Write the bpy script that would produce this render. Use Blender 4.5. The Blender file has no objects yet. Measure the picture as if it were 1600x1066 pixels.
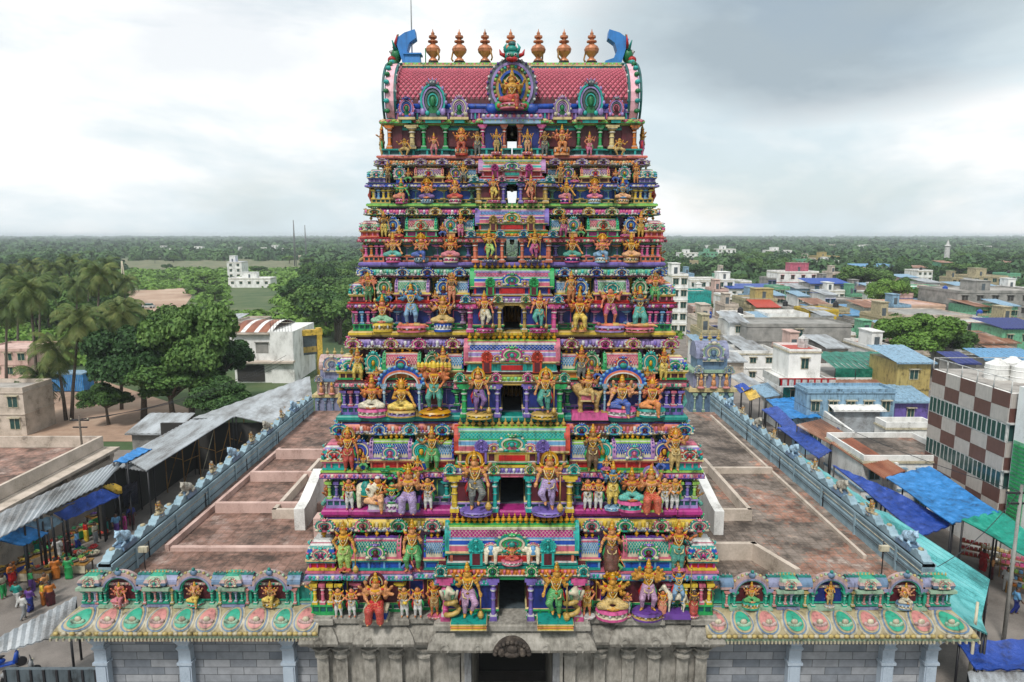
import bpy, math, random
import numpy as np
from mathutils import Matrix, Vector
R = math.radians
sc = bpy.context.scene
col = sc.collection
# ---------------- camera ----------------
CAMH, PITCH, F = 22.5, R(8.75), 1067.0
cd = bpy.data.cameras.new('camera'); cam = bpy.data.objects.new('camera', cd); col.objects.link(cam)
cd.sensor_width = 36; cd.lens = 24.0; cd.clip_start = 0.2; cd.clip_end = 20000
cam.location = (0, 0, CAMH); cam.rotation_euler = (math.pi/2 - PITCH, 0, 0)
sc.camera = cam
CP, SP = math.cos(PITCH), math.sin(PITCH)
def P(px, py, h):            # photograph pixel + height above ground -> world x, y
    v = (py-533)/F; Z = (CAMH-h)/(v*CP+SP)
    return ((px-800)/F*Z, Z*(CP-v*SP))
def Q(px, py, Y):            # photograph pixel + distance -> world x, z
    v = (py-533)/F; Z = Y/(CP-v*SP)
    return ((px-800)/F*Z, CAMH-Z*(v*CP+SP))
# ---------------- world, sun, exposure ----------------
w = bpy.data.worlds.new('World'); sc.world = w; w.use_nodes = True
nt = w.node_tree; nt.nodes.clear()
def N(nt, t, **k):
    n = nt.nodes.new(t)
    for a, b in k.items(): setattr(n, a, b)
    return n
out = N(nt, 'ShaderNodeOutputWorld'); bg = N(nt, 'ShaderNodeBackground'); bg.inputs[1].default_value = 0.1
sky = N(nt, 'ShaderNodeTexSky', sky_type='NISHITA'); sky.sun_disc = False
SUN_EL, SUN_AZ = R(52), R(205)
sky.sun_elevation = SUN_EL; sky.sun_rotation = SUN_AZ; sky.air_density = 1.2; sky.dust_density = 2.0
tc = N(nt, 'ShaderNodeTexCoord')
mp = N(nt, 'ShaderNodeMapping'); mp.inputs['Scale'].default_value = (1.0, 1.0, 2.6); mp.inputs['Location'].default_value = (0.35, 0.0, 0.12)
n1 = N(nt, 'ShaderNodeTexNoise'); n1.inputs['Scale'].default_value = 2.3; n1.inputs['Detail'].default_value = 9; n1.inputs['Roughness'].default_value = .56; n1.inputs['Distortion'].default_value = .3
n2 = N(nt, 'ShaderNodeTexNoise'); n2.inputs['Scale'].default_value = 3.2; n2.inputs['Detail'].default_value = 6
mp2 = N(nt, 'ShaderNodeMapping'); mp2.inputs['Location'].default_value = (3.1, 1.7, .4); mp2.inputs['Scale'].default_value = (1, 1, 2.2)
sx = N(nt, 'ShaderNodeSeparateXYZ')
L = nt.links.new
L(tc.outputs['Generated'], mp.inputs[0]); L(mp.outputs[0], n1.inputs[0]); L(tc.outputs['Generated'], mp2.inputs[0]); L(mp2.outputs[0], n2.inputs[0]); L(tc.outputs['Generated'], sx.inputs[0])
# a heavier grey cloud stands up to the right of the tower
def M(nt, op, a=None, b=None, c=None, clamp=False):
    m = N(nt, 'ShaderNodeMath', operation=op); m.use_clamp = clamp
    for i, v in enumerate((a, b, c)):
        if v is None: continue
        if isinstance(v, (int, float)): m.inputs[i].default_value = v
        else: nt.links.new(v, m.inputs[i])
    return m.outputs[0]
gx = M(nt, 'SUBTRACT', sx.outputs[0], .36); gz = M(nt, 'SUBTRACT', sx.outputs[2], .26)
gd = M(nt, 'ADD', M(nt, 'MULTIPLY', M(nt, 'MULTIPLY', gx, gx), 7.0), M(nt, 'MULTIPLY', M(nt, 'MULTIPLY', gz, gz), 40))
gm = M(nt, 'SUBTRACT', 1.0, gd, clamp=True)
gn = M(nt, 'MULTIPLY', M(nt, 'SUBTRACT', M(nt, 'ADD', M(nt, 'MULTIPLY', gm, .75), n1.outputs[0]), .72), 2.6, clamp=True)
cr = N(nt, 'ShaderNodeValToRGB')
cr.color_ramp.elements[0].position = .42; cr.color_ramp.elements[0].color = (6.2, 7.1, 7.5, 1)
em = cr.color_ramp.elements.new(.50); em.color = (7.4, 7.9, 8.1, 1)
cr.color_ramp.elements[2].position = .57; cr.color_ramp.elements[2].color = (8.9, 9.0, 9.0, 1)
L(n1.outputs[0], cr.inputs[0])
mg = N(nt, 'ShaderNodeMixRGB'); L(gn, mg.inputs[0]); L(cr.outputs[0], mg.inputs[1]); mg.inputs[2].default_value = (3.5, 4.2, 4.7, 1)
# thin gaps let the blue sky through
cf = N(nt, 'ShaderNodeMapRange'); cf.inputs[1].default_value = .36; cf.inputs[2].default_value = .5; cf.inputs[3].default_value = .78; cf.inputs[4].default_value = 1.0
L(n2.outputs[0], cf.inputs[0])
mx = N(nt, 'ShaderNodeMixRGB'); L(cf.outputs[0], mx.inputs[0]); L(sky.outputs[0], mx.inputs[1]); L(mg.outputs[0], mx.inputs[2])
L(mx.outputs[0], bg.inputs[0]); L(bg.outputs[0], out.inputs[0])
sl = bpy.data.lights.new('sun', 'SUN'); sl.energy = 2.6; sl.angle = R(10); sl.color = (1, .96, .9)
so = bpy.data.objects.new('sun', sl); col.objects.link(so)
dv = Vector((math.sin(SUN_AZ)*math.cos(SUN_EL), math.cos(SUN_AZ)*math.cos(SUN_EL), math.sin(SUN_EL)))
so.rotation_euler = dv.to_track_quat('Z', 'Y').to_euler(); so.location = (0, -20, 80)
sc.view_settings.view_transform = 'Standard'; sc.view_settings.look = 'None'; sc.view_settings.gamma = 1; sc.view_settings.exposure = 0.3
sc.cycles.max_bounces = 5; sc.cycles.diffuse_bounces = 3; sc.cycles.volume_bounces = 0; sc.cycles.transparent_max_bounces = 6

# ---------------- materials ----------------
MATS = {}
def newmat(name):
    m = bpy.data.materials.new(name); m.use_nodes = True; n = m.node_tree
    return m, n, n.nodes['Principled BSDF']
def noise(n, scale, detail=3, rough=.55, coord='Object', vec=None, sc3=None):
    t = N(n, 'ShaderNodeTexNoise'); t.inputs['Scale'].default_value = scale; t.inputs['Detail'].default_value = detail; t.inputs['Roughness'].default_value = rough
    if coord == 'World':
        g = N(n, 'ShaderNodeNewGeometry'); src = g.outputs['Position']
    else:
        g = N(n, 'ShaderNodeTexCoord'); src = g.outputs[coord]
    if sc3:
        m = N(n, 'ShaderNodeMapping'); m.inputs['Scale'].default_value = sc3; n.links.new(src, m.inputs[0]); src = m.outputs[0]
    n.links.new(src, t.inputs[0]); return t
def ramp(n, src, stops):
    r = N(n, 'ShaderNodeValToRGB'); e = r.color_ramp.elements
    while len(e) < len(stops): e.new(.5)
    for k, (p, c) in enumerate(stops): e[k].position = p; e[k].color = (*c, 1)
    n.links.new(src, r.inputs[0]); return r.outputs[0]
def bump(n, b, src, strength=.3, dist=.02):
    k = N(n, 'ShaderNodeBump'); k.inputs['Strength'].default_value = strength; k.inputs['Distance'].default_value = dist
    n.links.new(src, k.inputs['Height']); n.links.new(k.outputs[0], b.inputs['Normal'])
def mul(c, f): return tuple(min(1, x*f) for x in c)
def paint(name, c, rough=.5, grime=.42, metal=0):
    if name.startswith('paint_w_'): grime = .38
    m, n, b = newmat(name)
    t = noise(n, 2.2, 5, .62, 'World'); t2 = noise(n, 1.1, 4, .6, 'World', sc3=(6, 6, .7))
    x = M(n, 'MULTIPLY', t.outputs[0], t2.outputs[0])
    n.links.new(ramp(n, x, [(.12, mul(c, max(.12, 1-grime*1.9))), (.19, mul(c, 1-grime*.7)), (.27, c), (.42, mul(c, 1.12))]), b.inputs['Base Color'])
    b.inputs['Roughness'].default_value = rough; b.inputs['Metallic'].default_value = metal
    return m
PAL = dict(pink=(.72,.16,.36), rose=(.68,.20,.28), hot=(.50,.07,.27), maroon=(.12,.018,.028), crimson=(.55,.03,.04), red=(.62,.09,.06), salmon=(.78,.26,.17),
 orange=(.78,.27,.08), peach=(.80,.42,.22), gold=(.70,.38,.05), brass=(.58,.38,.12), yellow=(.82,.60,.12), cream=(.80,.66,.36), ivory=(.74,.68,.52), white=(.78,.78,.76),
 lime=(.38,.66,.16), green=(.05,.40,.13), leafg=(.02,.22,.08), teal=(.02,.34,.29), aqua=(.06,.46,.42), mint=(.24,.56,.36), dkteal=(.01,.13,.13),
 navy=(.012,.035,.22), blue=(.02,.11,.50), sky=(.20,.42,.68), ltblue=(.36,.54,.70), lav=(.24,.18,.52), purple=(.17,.08,.34), mauve=(.48,.28,.50), lilac=(.42,.32,.64),
 skin=(.72,.27,.10), copper=(.62,.20,.06), tan=(.74,.36,.15), rosy=(.78,.27,.15), bronze=(.40,.22,.07), ochre=(.60,.42,.15), bluebody=(.10,.30,.55), dark=(.02,.02,.025), grey=(.32,.33,.34), slate=(.12,.15,.17),
 brown=(.14,.07,.04), hair=(.012,.010,.010), pskin=(.17,.085,.05))
SKINS = ('skin', 'copper', 'tan', 'rosy', 'bronze', 'gold', 'salmon', 'ochre', 'peach')
def carved_paint(name, c, cloth):
    m, n, b = newmat(name); t = noise(n, 9, 5, .7, 'World'); t2 = noise(n, 38, 2, .6, 'World')
    x = M(n, 'ADD', M(n, 'MULTIPLY', t.outputs[0], .55), M(n, 'MULTIPLY', t2.outputs[0], .45))
    lt = sum(c) > 1.9
    base = ramp(n, x, [(.38, mul(c, .45 if lt else .16)), (.5, mul(c, .8)), (.56, c), (.62, c), (.68, c)] if lt else [(.38, mul(c, .16)), (.45, mul(c, .5)), (.52, mul(c, .85)), (.60, mul(c, 1.1)), (.68, tuple(min(1, q*.8+.15) for q in c))])
    if cloth:
        wv = N(n, 'ShaderNodeTexWave'); wv.wave_type = 'BANDS'; wv.bands_direction = 'Z'; wv.inputs['Scale'].default_value = 12; wv.inputs['Distortion'].default_value = 3.5; wv.inputs['Detail'].default_value = 1
        g = N(n, 'ShaderNodeTexCoord'); n.links.new(g.outputs['Object'], wv.inputs[0])
        mm = N(n, 'ShaderNodeMixRGB'); n.links.new(ramp(n, wv.outputs[0], [(.72, (0, 0, 0)), (.86, (.5, .5, .5))]), mm.inputs[0]); n.links.new(base, mm.inputs[1]); mm.inputs[2].default_value = (*[min(1, .45*q+.55*z_) for q, z_ in zip(c, (.50, .36, .12))], 1) if sum(c) < 1.3 or c[2] > c[0] else (*mul(c, .72), 1); base = mm.outputs[0]
        bump(n, b, wv.outputs[0], .6, .02)
    else: bump(n, b, t2.outputs[0], .7, .03)
    n.links.new(base, b.inputs['Base Color']); b.inputs['Roughness'].default_value = .5; return m
for k_, c_ in dict(w_cream=(.60,.55,.42), wallfig=(.50,.52,.46), paleyel=(.62,.54,.36), w_ochre=(.50,.43,.28), w_mint=(.40,.56,.42), w_rose=(.66,.30,.28), w_rosel=(.60,.44,.42), w_green=(.06,.42,.28), w_blue=(.20,.30,.44), w_lav=(.34,.36,.52), w_teal=(.04,.26,.22), w_yel=(.58,.46,.20)).items(): PAL[k_] = c_
def mat(k):
    if k.startswith('body_'):
        if k not in MATS: MATS[k] = carved_paint('statue_'+k[5:], tuple(q*f_ for q, f_ in zip(PAL[k[5:]], (.80, .72, .68))) if k[5:] not in ('ivory', 'ltblue') else PAL[k[5:]], False)
        return MATS[k]
    if k.startswith('cloth_'):
        if k not in MATS: MATS[k] = carved_paint('garment_'+k[6:], mul(PAL[k[6:]], .85), True)
        return MATS[k]
    if k not in MATS:
        MATS[k] = MK[k]() if k in MK else paint('paint_'+k, PDK(k), rough=(.35 if k in ('gold', 'brass', 'copper') else .5))
    return MATS[k]
MK = {}
def PDK(k):
    c = PAL[k]; g = sum(c)/3; return tuple(max(.004, (g+(q-g)*1.18)*.61) for q in c)
def mk(f): MK[f.__name__[2:]] = f; return f
@mk
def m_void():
    m, n, b = newmat('painted_interior_shade'); b.inputs['Base Color'].default_value = (.03, .028, .026, 1); b.inputs['Roughness'].default_value = .9; return m  # near-black base colour stands in for the shade inside openings
@mk
def m_stone():
    m, n, b = newmat('old_granite')
    t = noise(n, .9, 8, .65, 'World'); t2 = noise(n, 7, 5, .6, 'World', sc3=(1, 1, .35)); t3 = noise(n, 30, 3, .6, 'World')
    x = M(n, 'ADD', M(n, 'MULTIPLY', t.outputs[0], .6), M(n, 'MULTIPLY', t2.outputs[0], .4))
    n.links.new(ramp(n, x, [(.3, (.045,.038,.03)), (.42, (.15,.14,.12)), (.52, (.25,.235,.205)), (.62, (.34,.32,.285)), (.74, (.42,.40,.36))]), b.inputs['Base Color'])
    b.inputs['Roughness'].default_value = .9; bump(n, b, t3.outputs[0], .5, .03); return m
@mk
def m_blocks():
    m, n, b = newmat('grey_block_wall')
    g = N(n, 'ShaderNodeNewGeometry'); s = N(n, 'ShaderNodeSeparateXYZ'); n.links.new(g.outputs['Position'], s.inputs[0])
    cb = N(n, 'ShaderNodeCombineXYZ'); n.links.new(M(n, 'ADD', s.outputs[0], s.outputs[1]), cb.inputs[0]); n.links.new(s.outputs[2], cb.inputs[1])
    br = N(n, 'ShaderNodeTexBrick'); br.inputs['Scale'].default_value = 1.0; br.inputs['Brick Width'].default_value = 1.15; br.inputs['Row Height'].default_value = .36; br.inputs['Mortar Size'].default_value = .014
    br.inputs['Color1'].default_value = (.15, .17, .20, 1); br.inputs['Color2'].default_value = (.34, .35, .37, 1); br.inputs['Mortar'].default_value = (.07, .075, .08, 1)
    n.links.new(cb.outputs[0], br.inputs[0]); t = noise(n, 2.5, 6, .6, 'World')
    mm = N(n, 'ShaderNodeMixRGB', blend_type='MULTIPLY'); mm.inputs[0].default_value = .6; n.links.new(br.outputs[0], mm.inputs[1]); n.links.new(ramp(n, t.outputs[0], [(.3, (.55,.55,.55)), (.6, (1,1,1))]), mm.inputs[2])
    n.links.new(mm.outputs[0], b.inputs['Base Color']); b.inputs['Roughness'].default_value = .8; return m
def patchy(name, stops, scale=1.0, rough=.85, det=8, bumpd=.02, sc3=None, fine=12, slabs=0):
    def f():
        m, n, b = newmat(name); t = noise(n, scale, det, .62, 'World', sc3=sc3); t2 = noise(n, fine, 4, .6, 'World')
        x = M(n, 'ADD', M(n, 'MULTIPLY', t.outputs[0], .75), M(n, 'MULTIPLY', t2.outputs[0], .25))
        cc = ramp(n, x, stops)
        if slabs:
            g = N(n, 'ShaderNodeNewGeometry'); br = N(n, 'ShaderNodeTexBrick'); br.inputs['Scale'].default_value = 1.0; br.inputs['Brick Width'].default_value = .5; br.inputs['Row Height'].default_value = .5; br.offset = 0; br.inputs['Mortar Size'].default_value = .018
            br.inputs['Color1'].default_value = (1, 1, 1, 1); br.inputs['Color2'].default_value = (.82, .82, .82, 1); br.inputs['Mortar'].default_value = (.5, .47, .44, 1); n.links.new(g.outputs['Position'], br.inputs[0])
            mm = N(n, 'ShaderNodeMixRGB', blend_type='MULTIPLY'); mm.inputs[0].default_value = .8; n.links.new(cc, mm.inputs[1]); n.links.new(br.outputs[0], mm.inputs[2]); cc = mm.outputs[0]
            st = noise(n, .7, 10, .74, 'World'); m3 = N(n, 'ShaderNodeMixRGB', blend_type='MULTIPLY'); m3.inputs[0].default_value = 1; n.links.new(cc, m3.inputs[1]); n.links.new(ramp(n, st.outputs[0], [(.40, (.38, .37, .36)), (.47, (.78, .76, .74)), (.53, (1.08, 1.08, 1.08)), (.58, (1.15, 1.15, 1.15)), (.63, (1.7, 1.65, 1.6))]), m3.inputs[2]); cc = m3.outputs[0]
        n.links.new(cc, b.inputs['Base Color']); b.inputs['Roughness'].default_value = rough; bump(n, b, t2.outputs[0], .4, bumpd); return m
    return f
MK['carved'] = patchy('dark_carved_stone', [(.36, (.012,.009,.007)), (.5, (.04,.03,.024)), (.65, (.11,.09,.07))], 4)
MK['terrace'] = patchy('terrace_tiles', [(.36, (.055,.045,.038)), (.45, (.14,.11,.09)), (.50, (.20,.165,.14)), (.54, (.22,.17,.14)), (.565, (.34,.16,.105)), (.595, (.24,.16,.13)), (.66, (.36,.31,.27))], .16, fine=4, det=10, slabs=1)
MK['terrace_red'] = patchy('red_terrace_tiles', [(.36, (.07,.05,.042)), (.45, (.17,.11,.088)), (.52, (.27,.155,.12)), (.57, (.24,.16,.135)), (.62, (.34,.25,.215)), (.7, (.44,.37,.33))], .3, fine=4, det=10, slabs=1)
MK['pinkwall'] = patchy('stained_pink_plaster', [(.35, (.24,.15,.12)), (.45, (.45,.31,.27)), (.6, (.58,.41,.36)), (.8, (.63,.50,.45))], .8, sc3=(1, 1, .5))
MK['beige'] = patchy('stained_beige_plaster', [(.34, (.19,.16,.13)), (.44, (.40,.34,.28)), (.6, (.55,.47,.40)), (.8, (.62,.56,.50))], .7)
MK['peachwall'] = patchy('peach_plaster', [(.3, (.42,.27,.19)), (.5, (.58,.39,.29)), (.8, (.66,.48,.37))], .7)
MK['whitewall'] = patchy('weathered_whitewash', [(.33, (.30,.29,.27)), (.43, (.58,.58,.56)), (.55, (.74,.74,.72)), (.8, (.80,.80,.79))], .8, sc3=(1, 1, .6))
MK['concrete'] = patchy('bare_concrete', [(.34, (.12,.12,.115)), (.46, (.22,.215,.20)), (.6, (.31,.30,.28)), (.8, (.40,.39,.36))], .6)
MK['flatroof'] = patchy('weathered_flat_roof', [(.34, (.13,.12,.11)), (.46, (.27,.25,.23)), (.6, (.40,.38,.35)), (.8, (.50,.48,.45))], .45)
MK['asphalt'] = patchy('dusty_street', [(.34, (.10,.088,.078)), (.48, (.17,.15,.135)), (.6, (.22,.195,.175)), (.8, (.27,.24,.21))], .35)
MK['sand'] = patchy('bare_earth', [(.35, (.20,.13,.09)), (.5, (.36,.24,.17)), (.65, (.46,.35,.26))], .06, fine=1)
MK['wallblue'] = patchy('blue_grey_wall_paint', [(.33, (.09,.14,.17)), (.43, (.18,.27,.32)), (.55, (.25,.36,.42)), (.8, (.34,.45,.50))], .9, sc3=(1, 1, .5))
MK['pillarblue'] = patchy('pale_blue_grey_pillar', [(.33, (.20,.25,.30)), (.45, (.32,.38,.45)), (.7, (.42,.49,.56))], .9, sc3=(1, 1, .3))
MK['rust'] = patchy('rusty_sheet', [(.36, (.09,.04,.025)), (.47, (.20,.085,.045)), (.56, (.27,.14,.09)), (.64, (.42,.38,.35))], .8, rough=.6, sc3=(1, .25, 1))
MK['rustred'] = patchy('red_rust_sheet', [(.36, (.10,.03,.015)), (.5, (.24,.075,.035)), (.62, (.30,.14,.08))], .8, rough=.6, sc3=(1, .25, 1))
MK['tin'] = patchy('grey_metal_sheet', [(.34, (.09,.085,.08)), (.44, (.21,.215,.22)), (.54, (.33,.355,.375)), (.64, (.42,.45,.48))], .9, rough=.45, sc3=(1, .3, 1))
MK['tealsheet'] = patchy('teal_plastic_sheet', [(.30, (.01,.09,.09)), (.42, (.03,.20,.20)), (.5, (.08,.36,.37)), (.6, (.15,.45,.46)), (.8, (.24,.55,.56))], .9, rough=.4, sc3=(1, .4, 1))
def tarp(name, c):
    def f():
        m, n, b = newmat(name); t = noise(n, 1.6, 8, .68, 'World'); n.links.new(ramp(n, t.outputs[0], [(.36, mul(c, .45)), (.46, mul(c, .85)), (.54, c), (.62, tuple(q*1.2+.03 for q in c))]), b.inputs['Base Color'])
        b.inputs['Roughness'].default_value = .42; bump(n, b, t.outputs[0], .6, .25); return m
    return f
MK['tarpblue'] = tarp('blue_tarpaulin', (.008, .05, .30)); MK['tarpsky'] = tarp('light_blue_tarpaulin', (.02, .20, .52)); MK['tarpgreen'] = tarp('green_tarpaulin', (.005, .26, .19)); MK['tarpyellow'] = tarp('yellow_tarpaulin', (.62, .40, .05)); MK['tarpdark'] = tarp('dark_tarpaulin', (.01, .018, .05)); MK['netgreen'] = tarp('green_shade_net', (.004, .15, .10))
@mk
def m_glass():
    m, n, b = newmat('window_glass'); b.inputs['Base Color'].default_value = (.02, .06, .055, 1); b.inputs['Roughness'].default_value = .12; return m
@mk
def m_steel():
    m, n, b = newmat('galvanised_steel'); b.inputs['Base Color'].default_value = (.42, .43, .44, 1); b.inputs['Metallic'].default_value = .6; b.inputs['Roughness'].default_value = .45; return m
def leafmat(name, a, bcol, c, scale=1.2):
    def f():
        m, n, b = newmat(name); t = noise(n, scale, 4, .7, 'World'); oi = N(n, 'ShaderNodeObjectInfo')
        x = M(n, 'ADD', t.outputs[0], M(n, 'MULTIPLY', M(n, 'SUBTRACT', oi.outputs['Random'], .5), .16))
        n.links.new(ramp(n, x, [(.32, a), (.5, bcol), (.68, c)]), b.inputs['Base Color']); b.inputs['Roughness'].default_value = .65
        try: b.inputs['Specular IOR Level'].default_value = .25
        except Exception: pass
        return m
    return f
MK['leaf'] = leafmat('broad_leaves', (.022,.055,.012), (.058,.125,.026), (.115,.20,.045))
MK['leafdark'] = leafmat('dark_leaves', (.014,.040,.012), (.034,.085,.022), (.066,.135,.034))
MK['leafbright'] = leafmat('bright_leaves', (.045,.10,.015), (.10,.20,.03), (.17,.29,.05))
MK['leafpalm'] = leafmat('palm_leaves', (.028,.055,.014), (.075,.115,.03), (.15,.17,.05), .6)
MK['leaffar'] = leafmat('distant_leaves', (.014,.045,.016), (.034,.088,.028), (.068,.135,.04), .02)
@mk
def m_bark():
    m, n, b = newmat('bark'); t = noise(n, 5, 4, .6, 'World', sc3=(1, 1, 4)); n.links.new(ramp(n, t.outputs[0], [(.35, (.05,.04,.03)), (.65, (.15,.12,.095))]), b.inputs['Base Color']); b.inputs['Roughness'].default_value = .9; return m
@mk
def m_ground():
    m, n, b = newmat('scrub_ground'); t = noise(n, .012, 8, .6, 'World'); t2 = noise(n, .12, 6, .7, 'World')
    x = M(n, 'ADD', M(n, 'MULTIPLY', t.outputs[0], .6), M(n, 'MULTIPLY', t2.outputs[0], .4))
    n.links.new(ramp(n, x, [(.36, (.020,.045,.016)), (.48, (.045,.085,.028)), (.56, (.085,.115,.045)), (.63, (.16,.15,.085)), (.72, (.27,.20,.14))]), b.inputs['Base Color']); b.inputs['Roughness'].default_value = .95; return m

# ---------------- mesh builder ----------------
class MB:
    def __init__(s): s.v = []; s.f = []; s.m = []; s.names = []; s.T = None; s.sm = []
    def mi(s, k):
        if k not in s.names: s.names.append(k)
        return s.names.index(k)
    def add(s, vs, fs, k, smooth=False):
        o = len(s.v)
        if s.T is not None: vs = [tuple(s.T @ Vector(p)) for p in vs]
        s.v += [tuple(p) for p in vs]; i = s.mi(k)
        for f in fs: s.f.append(tuple(o+j for j in f)); s.m.append(i); s.sm.append(smooth)
    def box(s, x0, x1, y0, y1, z0, z1, k, tx=0, ty=0):   # tx, ty: taper of the top
        v = [(x0,y0,z0),(x1,y0,z0),(x1,y1,z0),(x0,y1,z0),(x0+tx,y0+ty,z1),(x1-tx,y0+ty,z1),(x1-tx,y1-ty,z1),(x0+tx,y1-ty,z1)]
        s.add(v, [(0,3,2,1),(4,5,6,7),(0,1,5,4),(1,2,6,5),(2,3,7,6),(3,0,4,7)], k)
    def obox(s, a, b, wd, z0, z1, k, ex=0):      # wall from a to b (xy), wd thick
        a = Vector(a); b = Vector(b); d = (b-a).normalized(); n = Vector((-d.y, d.x))*wd/2; a = a-d*ex; b = b+d*ex
        q = [a-n, b-n, b+n, a+n]; s.add([(p.x,p.y,z0) for p in q]+[(p.x,p.y,z1) for p in q], [(0,3,2,1),(4,5,6,7),(0,1,5,4),(1,2,6,5),(2,3,7,6),(3,0,4,7)], k)
    def tube(s, pts, rs, k, n=8, caps=True):
        if isinstance(rs, (int, float)): rs = [rs]*len(pts)
        pts = [Vector(p) for p in pts]; V = []; Fs = []
        up = None
        for i, p in enumerate(pts):
            d = (pts[min(i+1, len(pts)-1)]-pts[max(i-1, 0)]).normalized()
            if up is None: up = Vector((0,0,1)) if abs(d.z) < .9 else Vector((1,0,0))
            a = d.cross(up); a = a.normalized() if a.length > 1e-6 else Vector((1,0,0)); up = a.cross(d).normalized()
            for j in range(n):
                t = 2*math.pi*j/n; V.append(p+(a*math.cos(t)+up*math.sin(t))*rs[i])
        for i in range(len(pts)-1):
            for j in range(n): Fs.append((i*n+j, i*n+(j+1)%n, (i+1)*n+(j+1)%n, (i+1)*n+j))
        if caps: Fs += [tuple(range(n))[::-1], tuple((len(pts)-1)*n+j for j in range(n))]
        s.add(V, Fs, k, True)
    def lathe(s, c, prof, k, n=10, rot=0, sx=1, sy=1, smooth=True):   # prof [(r,z)] or [(r,z,mat)]
        cx, cy, cz = c; V = []
        for q in prof:
            for j in range(n):
                t = rot+2*math.pi*j/n; V.append((cx+q[0]*math.cos(t)*sx, cy+q[0]*math.sin(t)*sy, cz+q[1]))
        for i in range(len(prof)-1):
            kk = prof[i+1][2] if len(prof[i+1]) > 2 else k
            o = len(s.v)
            s.add(V[i*n:(i+2)*n], [(j, (j+1)%n, n+(j+1)%n, n+j) for j in range(n)], kk, smooth)
        s.add(V[-n:], [tuple(range(n))], prof[-1][2] if len(prof[-1]) > 2 else k); s.add(V[:n], [tuple(range(n))[::-1]], k)
    def ball(s, c, r, k, n=8, m=5):
        if isinstance(r, (int, float)): r = (r, r, r)
        pr = [(math.sin(math.pi*i/m), -math.cos(math.pi*i/m)) for i in range(m+1)]
        V = [(c[0]+p*r[0]*math.cos(2*math.pi*j/n), c[1]+p*r[1]*math.sin(2*math.pi*j/n), c[2]+z*r[2]) for p, z in pr[1:-1] for j in range(n)]
        o = len(V); V += [(c[0], c[1], c[2]-r[2]), (c[0], c[1], c[2]+r[2])]
        Fs = [(i*n+j, i*n+(j+1)%n, (i+1)*n+(j+1)%n, (i+1)*n+j) for i in range(m-2) for j in range(n)]
        Fs += [(o, (j+1)%n, j) for j in range(n)] + [(o+1, (m-2)*n+j, (m-2)*n+(j+1)%n) for j in range(n)]
        s.add(V, Fs, k, True)
    def ext(s, poly, y0, y1, k, ks=None):    # polygon in xz extruded along y
        n = len(poly); V = [(x, y0, z) for x, z in poly]+[(x, y1, z) for x, z in poly]
        s.add(V, [tuple(range(n)), tuple(range(n, 2*n))[::-1]], k); s.add(V, [(j, j+n, (j+1)%n+n, (j+1)%n) for j in range(n)], ks or k)
    def build(s, name, parent=None, loc=None, **k):
        me = bpy.data.meshes.new(name); me.from_pydata(s.v, [], s.f)
        for q in s.names: me.materials.append(mat(q))
        me.polygons.foreach_set('material_index', s.m); me.polygons.foreach_set('use_smooth', s.sm); me.update()
        o = bpy.data.objects.new(name, me); col.objects.link(o)
        if parent is not None: o.parent = parent
        if loc: o.location = loc
        for a, b in k.items(): o[a] = b
        return o
def thing(name, label, cat, loc=(0, 0, 0), rz=0, group=None, kind=None):
    o = bpy.data.objects.new(name, None); col.objects.link(o); o.location = loc; o.rotation_euler = (0, 0, rz); o.empty_display_size = .2
    return tag(o, label, cat, group, kind)
def tag(o, label=None, cat=None, group=None, kind=None):
    if label: o['label'] = label
    if cat: o['category'] = cat
    if group: o['group'] = group
    if kind: o['kind'] = kind
    return o
def struct(o): o['kind'] = 'structure'; return o
def meshobj(name, me, parent, m=None):
    o = bpy.data.objects.new(name, me); col.objects.link(o); o.parent = parent
    if m:
        if not me.materials: me.materials.append(None)
        o.material_slots[0].link = 'OBJECT'; o.material_slots[0].material = mat(m)
    return o
def copytree(o, parent=None):
    c = o.copy(); col.objects.link(c)
    if parent: c.parent = parent
    for ch in o.children: copytree(ch, c)
    return c
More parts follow.
